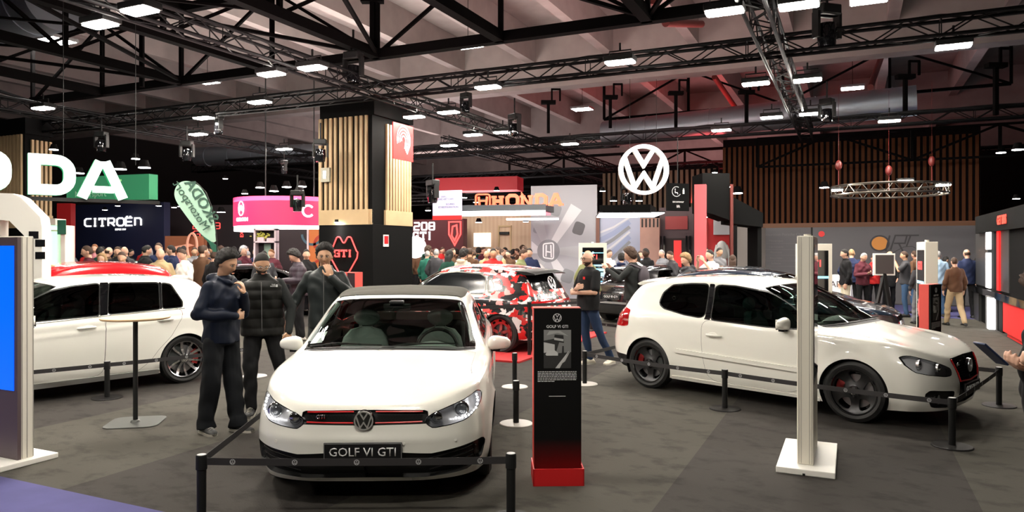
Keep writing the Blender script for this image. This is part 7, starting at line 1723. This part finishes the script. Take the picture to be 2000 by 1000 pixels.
# right edge: person holding a phone, only hands, phone and hair enter the picture
T,HM,C=person('person in black cut by the right edge, holding a phone with both hands',(2.53,3.32),D(-84),1.72,.04,(D(10),D(25),0),
  arms={'L':((.25,.02,1.12),(.09,-.17,1.29),(.0,-.95,.22),(-.3,.2,.9),.85),'R':((-.25,.06,1.10),(-.04,-.15,1.27),(.12,-.95,.20),(.2,.2,.95),.8)},top='sweater',topm=BLKC,legm=BLKC,sk='light',hair=('curly','brown'),hero=True)
Rr=Matrix.Rotation(D(-84),3,'Z');phone(Vector((2.16,3.28,1.33)),Rr@Matrix.Rotation(D(50),3,'X')@Matrix.Rotation(math.pi,3,'Z'),'dark blue phone held at the right edge of the picture')
# --- crowd: a few base figures, copied with their own clothes
def base(i,**k):
    T,HM,C=person('crowd',(40+i,-30),0,1.80,group='visitors',**k);return T,kids_of(T)
A_={'phone':{'L':((.24,-.06,1.15),(.08,-.32,1.18),(-.2,-.9,.4),(0,.1,1),.8),'R':((-.24,-.04,1.13),(-.07,-.31,1.17),(.2,-.9,.4),(0,.1,1),.8)},
    'pocket':{'L':((.27,.05,1.14),(.20,-.06,.95),(-.2,-.3,-1),(-1,0,0),.5),'R':((-.27,.05,1.14),(-.20,-.06,.95),(.2,-.3,-1),(1,0,0),.5)},
    'up':{'L':((.28,-.14,1.22),(.09,-.26,1.50),(-.2,-.3,1),(-.6,0,0),.7),'R':((-.28,-.14,1.22),(-.09,-.26,1.50),(.2,-.3,1),(.6,0,0),.7)}}
WALK={'L':((.10,-.14,.52),(.10,-.20,.09),.05),'R':((-.10,.06,.50),(-.10,.28,.12),-.1)}
BS={'stand':base(0,top='jacket'),'phone':base(1,top='jacket',arms=A_['phone'],hd=(.1,.35,0)),'pocket':base(2,top='coat',arms=A_['pocket'],hd=(-.2,.1,0),hemz=.70),
    'walk':base(3,top='sweater',legs=WALK,loose=1.15),'camera':base(4,top='tee',arms=A_['up'],sleeve='short',hd=(0,.1,0)),'padded':base(5,top='puffer',arms=A_['pocket'],hd=(.2,.2,0)),
    'long':base(6,top='coat',hair=('long','brown'),hd=(-.1,.15,0),build=.88),'bald':base(7,top='jacket',hair=('bald','grey'),hd=(.1,.2,0)),'curly':base(8,top='hoodie',hair=('curly','black'),arms=A_['phone'],hd=(0,.25,0))}
CL={'black':(.008,.008,.009),'navy':(.015,.022,.06),'olive':(.10,.10,.045),'beige':(.36,.27,.15),'white':(.72,.70,.66),'brown':(.09,.045,.025),'grey':(.16,.16,.17),'dgrey':(.045,.045,.05),'red':(.45,.02,.02),'green':(.02,.13,.09),'dgreen':(.01,.05,.035),'yellow':(.60,.40,.12),'cream':(.50,.46,.35),'burgundy':(.09,.02,.03),'blue':(.07,.17,.33),'lblue':(.30,.42,.55),'pink':(.45,.18,.20),'denim':(.04,.08,.15),'tanp':(.36,.27,.16),'khaki':(.16,.18,.08)}
for k,(T,ks) in BS.items():
    T.location=(38.,60,0)
used=set()
def visitor(px,ytop,Z,face,kind,top,leg='black',sk='light',hc='brown',label=None,group=None):
    T,ks=BS[kind];h=CAMH-(ytop-YH)*Z/FPX;h=max(1.5,min(1.98,h));p=P(px,YH,Z)
    if kind not in used: used.add(kind);c=T;c.location=(p.x,p.y,0);c.rotation_euler=(0,0,D(face));kk=[k for k,_ in ks]
    else:
        c=copy_tree(T,ks,(p.x,p.y,0),D(face));kk=[o for o in bpy.data.objects if o.parent==c] if False else c_children(c)
    c.scale=(h/1.745,)*3;c['label']=label
    if group:c['group']=group
    elif 'group' in c.keys():del c['group']
    for o in kk:
        b=o.name.split('.')[0];mm=None
        if b in('jacket','coat','sweater','t_shirt','puffer','hoodie'):mm=cloth(top,CL[top])
        elif b=='trousers':mm=cloth(leg,CL[leg])
        elif b=='body':mm=skin(sk)
        elif b in('hair','long_hair'):mm=mat('hair_'+hc,HAIRC[hc],.8)
        if mm:o.material_slots[0].link='OBJECT';o.material_slots[0].material=mm
    return c
_CH={}
def c_children(c):return _CH[c.name]
def copy_tree(o,kids,loc,rz,label=None,group=None):
    c=o.copy();COL.objects.link(c);c.location=loc;c.rotation_euler=(0,0,rz);L=[]
    if label:c['label']=label
    if group:c['group']=group
    for ch,gk in kids:
        d=ch.copy();COL.objects.link(d);d.parent=c;L.append(d)
        for g in gk:
            e=g.copy();COL.objects.link(e);e.parent=d
    _CH[c.name]=L;return c
VL=[(96,481,15.2,20,'stand','black','black','light','black','person in a black coat standing before the pale cabinet, left of the red wall'),
(133,483,15.6,-10,'phone','dgrey','black','tan','brown','person in dark clothes with a grey vest, in front of the red wall strip'),
(173,479,15.,-60,'stand','burgundy','black','light','brown','person with brown hair in a burgundy jacket, seen in profile above the red car'),
(200,494,15.2,10,'long','olive','black','light','blond','person with fair hair and olive coat above the red car'),
(240,490,15.,5,'phone','yellow','black','light','brown','person with a yellow hood looking down above the red car'),
(314,484,15.,10,'bald','beige','black','light','grey','older person with white hair and olive-beige jacket behind the red car'),
(360,485,15.2,-30,'phone','white','black','light','brown','bearded person in a white sweater looking down behind the red car'),
(337,478,17.5,-80,'stand','navy','black','light','black','person in navy behind the person in the white sweater'),
(311,473,19,0,'stand','navy','black','light','brown','tall person in dark glasses behind the older person in beige'),
(284,478,17.5,120,'padded','black','black','light','black','person with a dark cap seen from behind in black, left of the older person'),
(245,481,18.5,-10,'bald','dgrey','black','light','grey','bald person with glasses behind the person with the yellow hood'),
(230,481,18,20,'stand','black','black','light','brown','person in a dark zipped coat left of the bald person with glasses'),
(210,482,19,150,'bald','brown','black','light','brown','person in a brown coat seen from behind in front of the navy wall'),
(193,481,17,160,'padded','dgreen','black','light','black','person in a dark green padded jacket above the red car'),
(186,476,21,10,'stand','pink','black','light','ginger','person in pale pink far back at the navy wall'),
(118,480,18,60,'padded','black','black','tan','black','person in a black padded jacket in front of the red wall strip'),
(396,478,16.,160,'pocket','brown','black','light','brown','tall person in a brown coat seen from behind near the teardrop flag'),
(380,482,20,30,'stand','grey','black','tan','brown','person in grey beside the teardrop flag pole'),
(418,488,15.,150,'stand','black','black','light','brown','person in a black jacket seen from behind, left of the navy jacket'),
(455,487,20,0,'stand','dgrey','black','light','brown','person in dark grey behind the two men, left one'),
(476,484,22,40,'bald','burgundy','black','light','grey','person with grey hair in burgundy behind the two men'),
(516,489,17.5,15,'stand','dgrey','black','tan','black','smiling person in a dark zipped jacket between the vest and the phone holder'),
(532,486,20,-30,'padded','burgundy','black','light','ginger','person in a burgundy padded jacket under the plant shelf'),
(598,486,17,30,'pocket','black','black','light','black','person in black behind the curly-haired phone holder'),
(834,489,22,160,'stand','green','black','light','grey','person in a bright green top in front of the dark red wall'),
(852,486,21,170,'pocket','dgrey','black','light','grey','grey-haired person in dark grey behind the camouflaged car'),
(877,488,17.6,160,'long','dgreen','black','light','black','person in dark green directly above the camouflaged car'),
(904,487,17.4,150,'curly','cream','black','light','black','person in cream with black hair above the camouflaged car'),
(918,484,20,170,'stand','brown','black','tan','brown','person in brown right of the person in cream'),
(963,484,17.2,10,'stand','red','navy','tan','black','person in a red jacket with navy vest facing the camera above the camouflaged car'),
(1018,485,16.4,75,'phone','khaki','black','light','brown','bearded person in an olive sweater beside the wheel picture panel'),
(1034,484,19.5,0,'pocket','navy','black','light','black','person in navy at the left edge of the wheel picture panel'),
(1147,490,15.8,150,'long','khaki','black','light','blond','person with fair hair and olive green backpack behind the bald man'),
(1189,487,20.5,30,'stand','white','denim','light','brown','person in a white shirt behind the black hatchback'),
(1214,496,19,160,'curly','navy','denim','light','black','person in navy behind the rear of the black hatchback'),
(1243,493,17.8,-40,'long','white','black','light','black','person with long dark hair behind the backpack wearer'),
(1263,484,18.5,-60,'stand','black','black','dark','black','person in a black suit with white collar behind the black hatchback'),
(1250,489,20.5,0,'stand','lblue','denim','light','brown','person in a light blue shirt left of the person in the black suit'),
(1294,487,21,-60,'padded','grey','denim','light','grey','person in a grey hooded top in the dark doorway'),
(1312,489,18.2,-70,'phone','dgrey','black','light','brown','person in dark grey right of the doorway'),
(1342,496,14.3,-70,'curly','dgrey','black','light','blond','young person with fair hair behind the roof of the right white hatchback'),
(1377,482,21,0,'padded','black','black','light','black','person in black at the coral red pillar'),
(1388,487,15.8,-65,'camera','white','black','light','black','person in a white T-shirt taking a picture behind the right white hatchback'),
(1404,483,20,20,'stand','grey','black','tan','black','person in grey before the hanging racing suit'),
(1431,498,17.2,170,'long','black','black','light','brown','person with long brown hair seen from behind beside the pale side wall'),
(1652,486,18.6,-100,'stand','black','cream','light','black','person in a black jacket and cream trousers in front of the grey exhibitor wall'),
(1663,486,20,150,'padded','navy','black','light','blond','person in dark navy with a backpack behind the cream trousers'),
(1685,493,19.4,10,'phone','burgundy','black','light','grey','older person in a maroon jacket holding a white bag'),
(1706,496,20.5,-10,'phone','red','black','light','brown','person in a red jacket left of the monitor on its stand'),
(1736,487,21,0,'pocket','black','black','light','black','person in black mostly hidden behind the monitor on its stand'),
(1768,490,19.4,-120,'camera','dgrey','denim','tan','brown','person in blue jeans taking a picture under the orange dot emblem'),
(1788,489,20.4,-150,'pocket','brown','denim','light','brown','person in brown beside the person in blue jeans'),
(1799,505,17.4,170,'walk','dgrey','grey','light','black','person in grey trousers left of the white screen totem'),
(1832,489,19.4,160,'stand','lblue','denim','light','grey','person in a light blue jacket right of the white screen totem'),
(1845,500,21,90,'padded','black','black','light','black','person in black behind the light blue jacket'),
(1865,502,17.1,175,'walk','brown','tanp','light','brown','person in a brown sweater and beige trousers walking away at the right'),
(1889,486,19.,165,'bald','navy','black','light','brown','balding person in a navy jacket seen from behind at the right'),
(1908,501,21,30,'stand','dgrey','black','light','black','person in dark grey beside the black booth')]
for v in VL: visitor(*v)
rr=random.Random(11);KK=['stand','phone','pocket','walk','padded','long','bald','curly'];TC=['black','dgrey','navy','brown','burgundy','grey','black','dgreen','beige','red','pink']
G1='distant visitors under the round sign';G2='distant visitors before the plank wall';G3='distant visitors near the navy wall'
def far(n,x0,x1,z0,z1,lab,grp,y0=479,y1=490):
    for i in range(n):
        x=x0+(x1-x0)*(i+rr.uniform(.1,.9))/n;Z=rr.uniform(z0,z1)
        for _ in range(20):
            q=P(x,YH,Z)
            if min(math.hypot(q.x+12.5,q.y-23.1),math.hypot(q.x+.8,q.y-25.3),math.hypot(q.x+6.7,q.y-19.8))>2.2:break
            Z=rr.uniform(z0,z1)
        else:continue
        visitor(x,rr.uniform(y0,y1),Z,rr.uniform(-180,180),rr.choice(KK),rr.choice(TC),'black',rr.choice(['light','light','tan']),rr.choice(['black','brown','brown','grey']),lab,grp)
far(26,402,640,23,26.3,'small distant visitor in the crowd under the pink-red round sign',G1)
far(30,806,1038,22.5,28,'small distant visitor in the crowd in front of the dark red and plank walls',G2)
far(14,90,400,21.5,26,'small distant visitor in the crowd near the navy wall',G3)
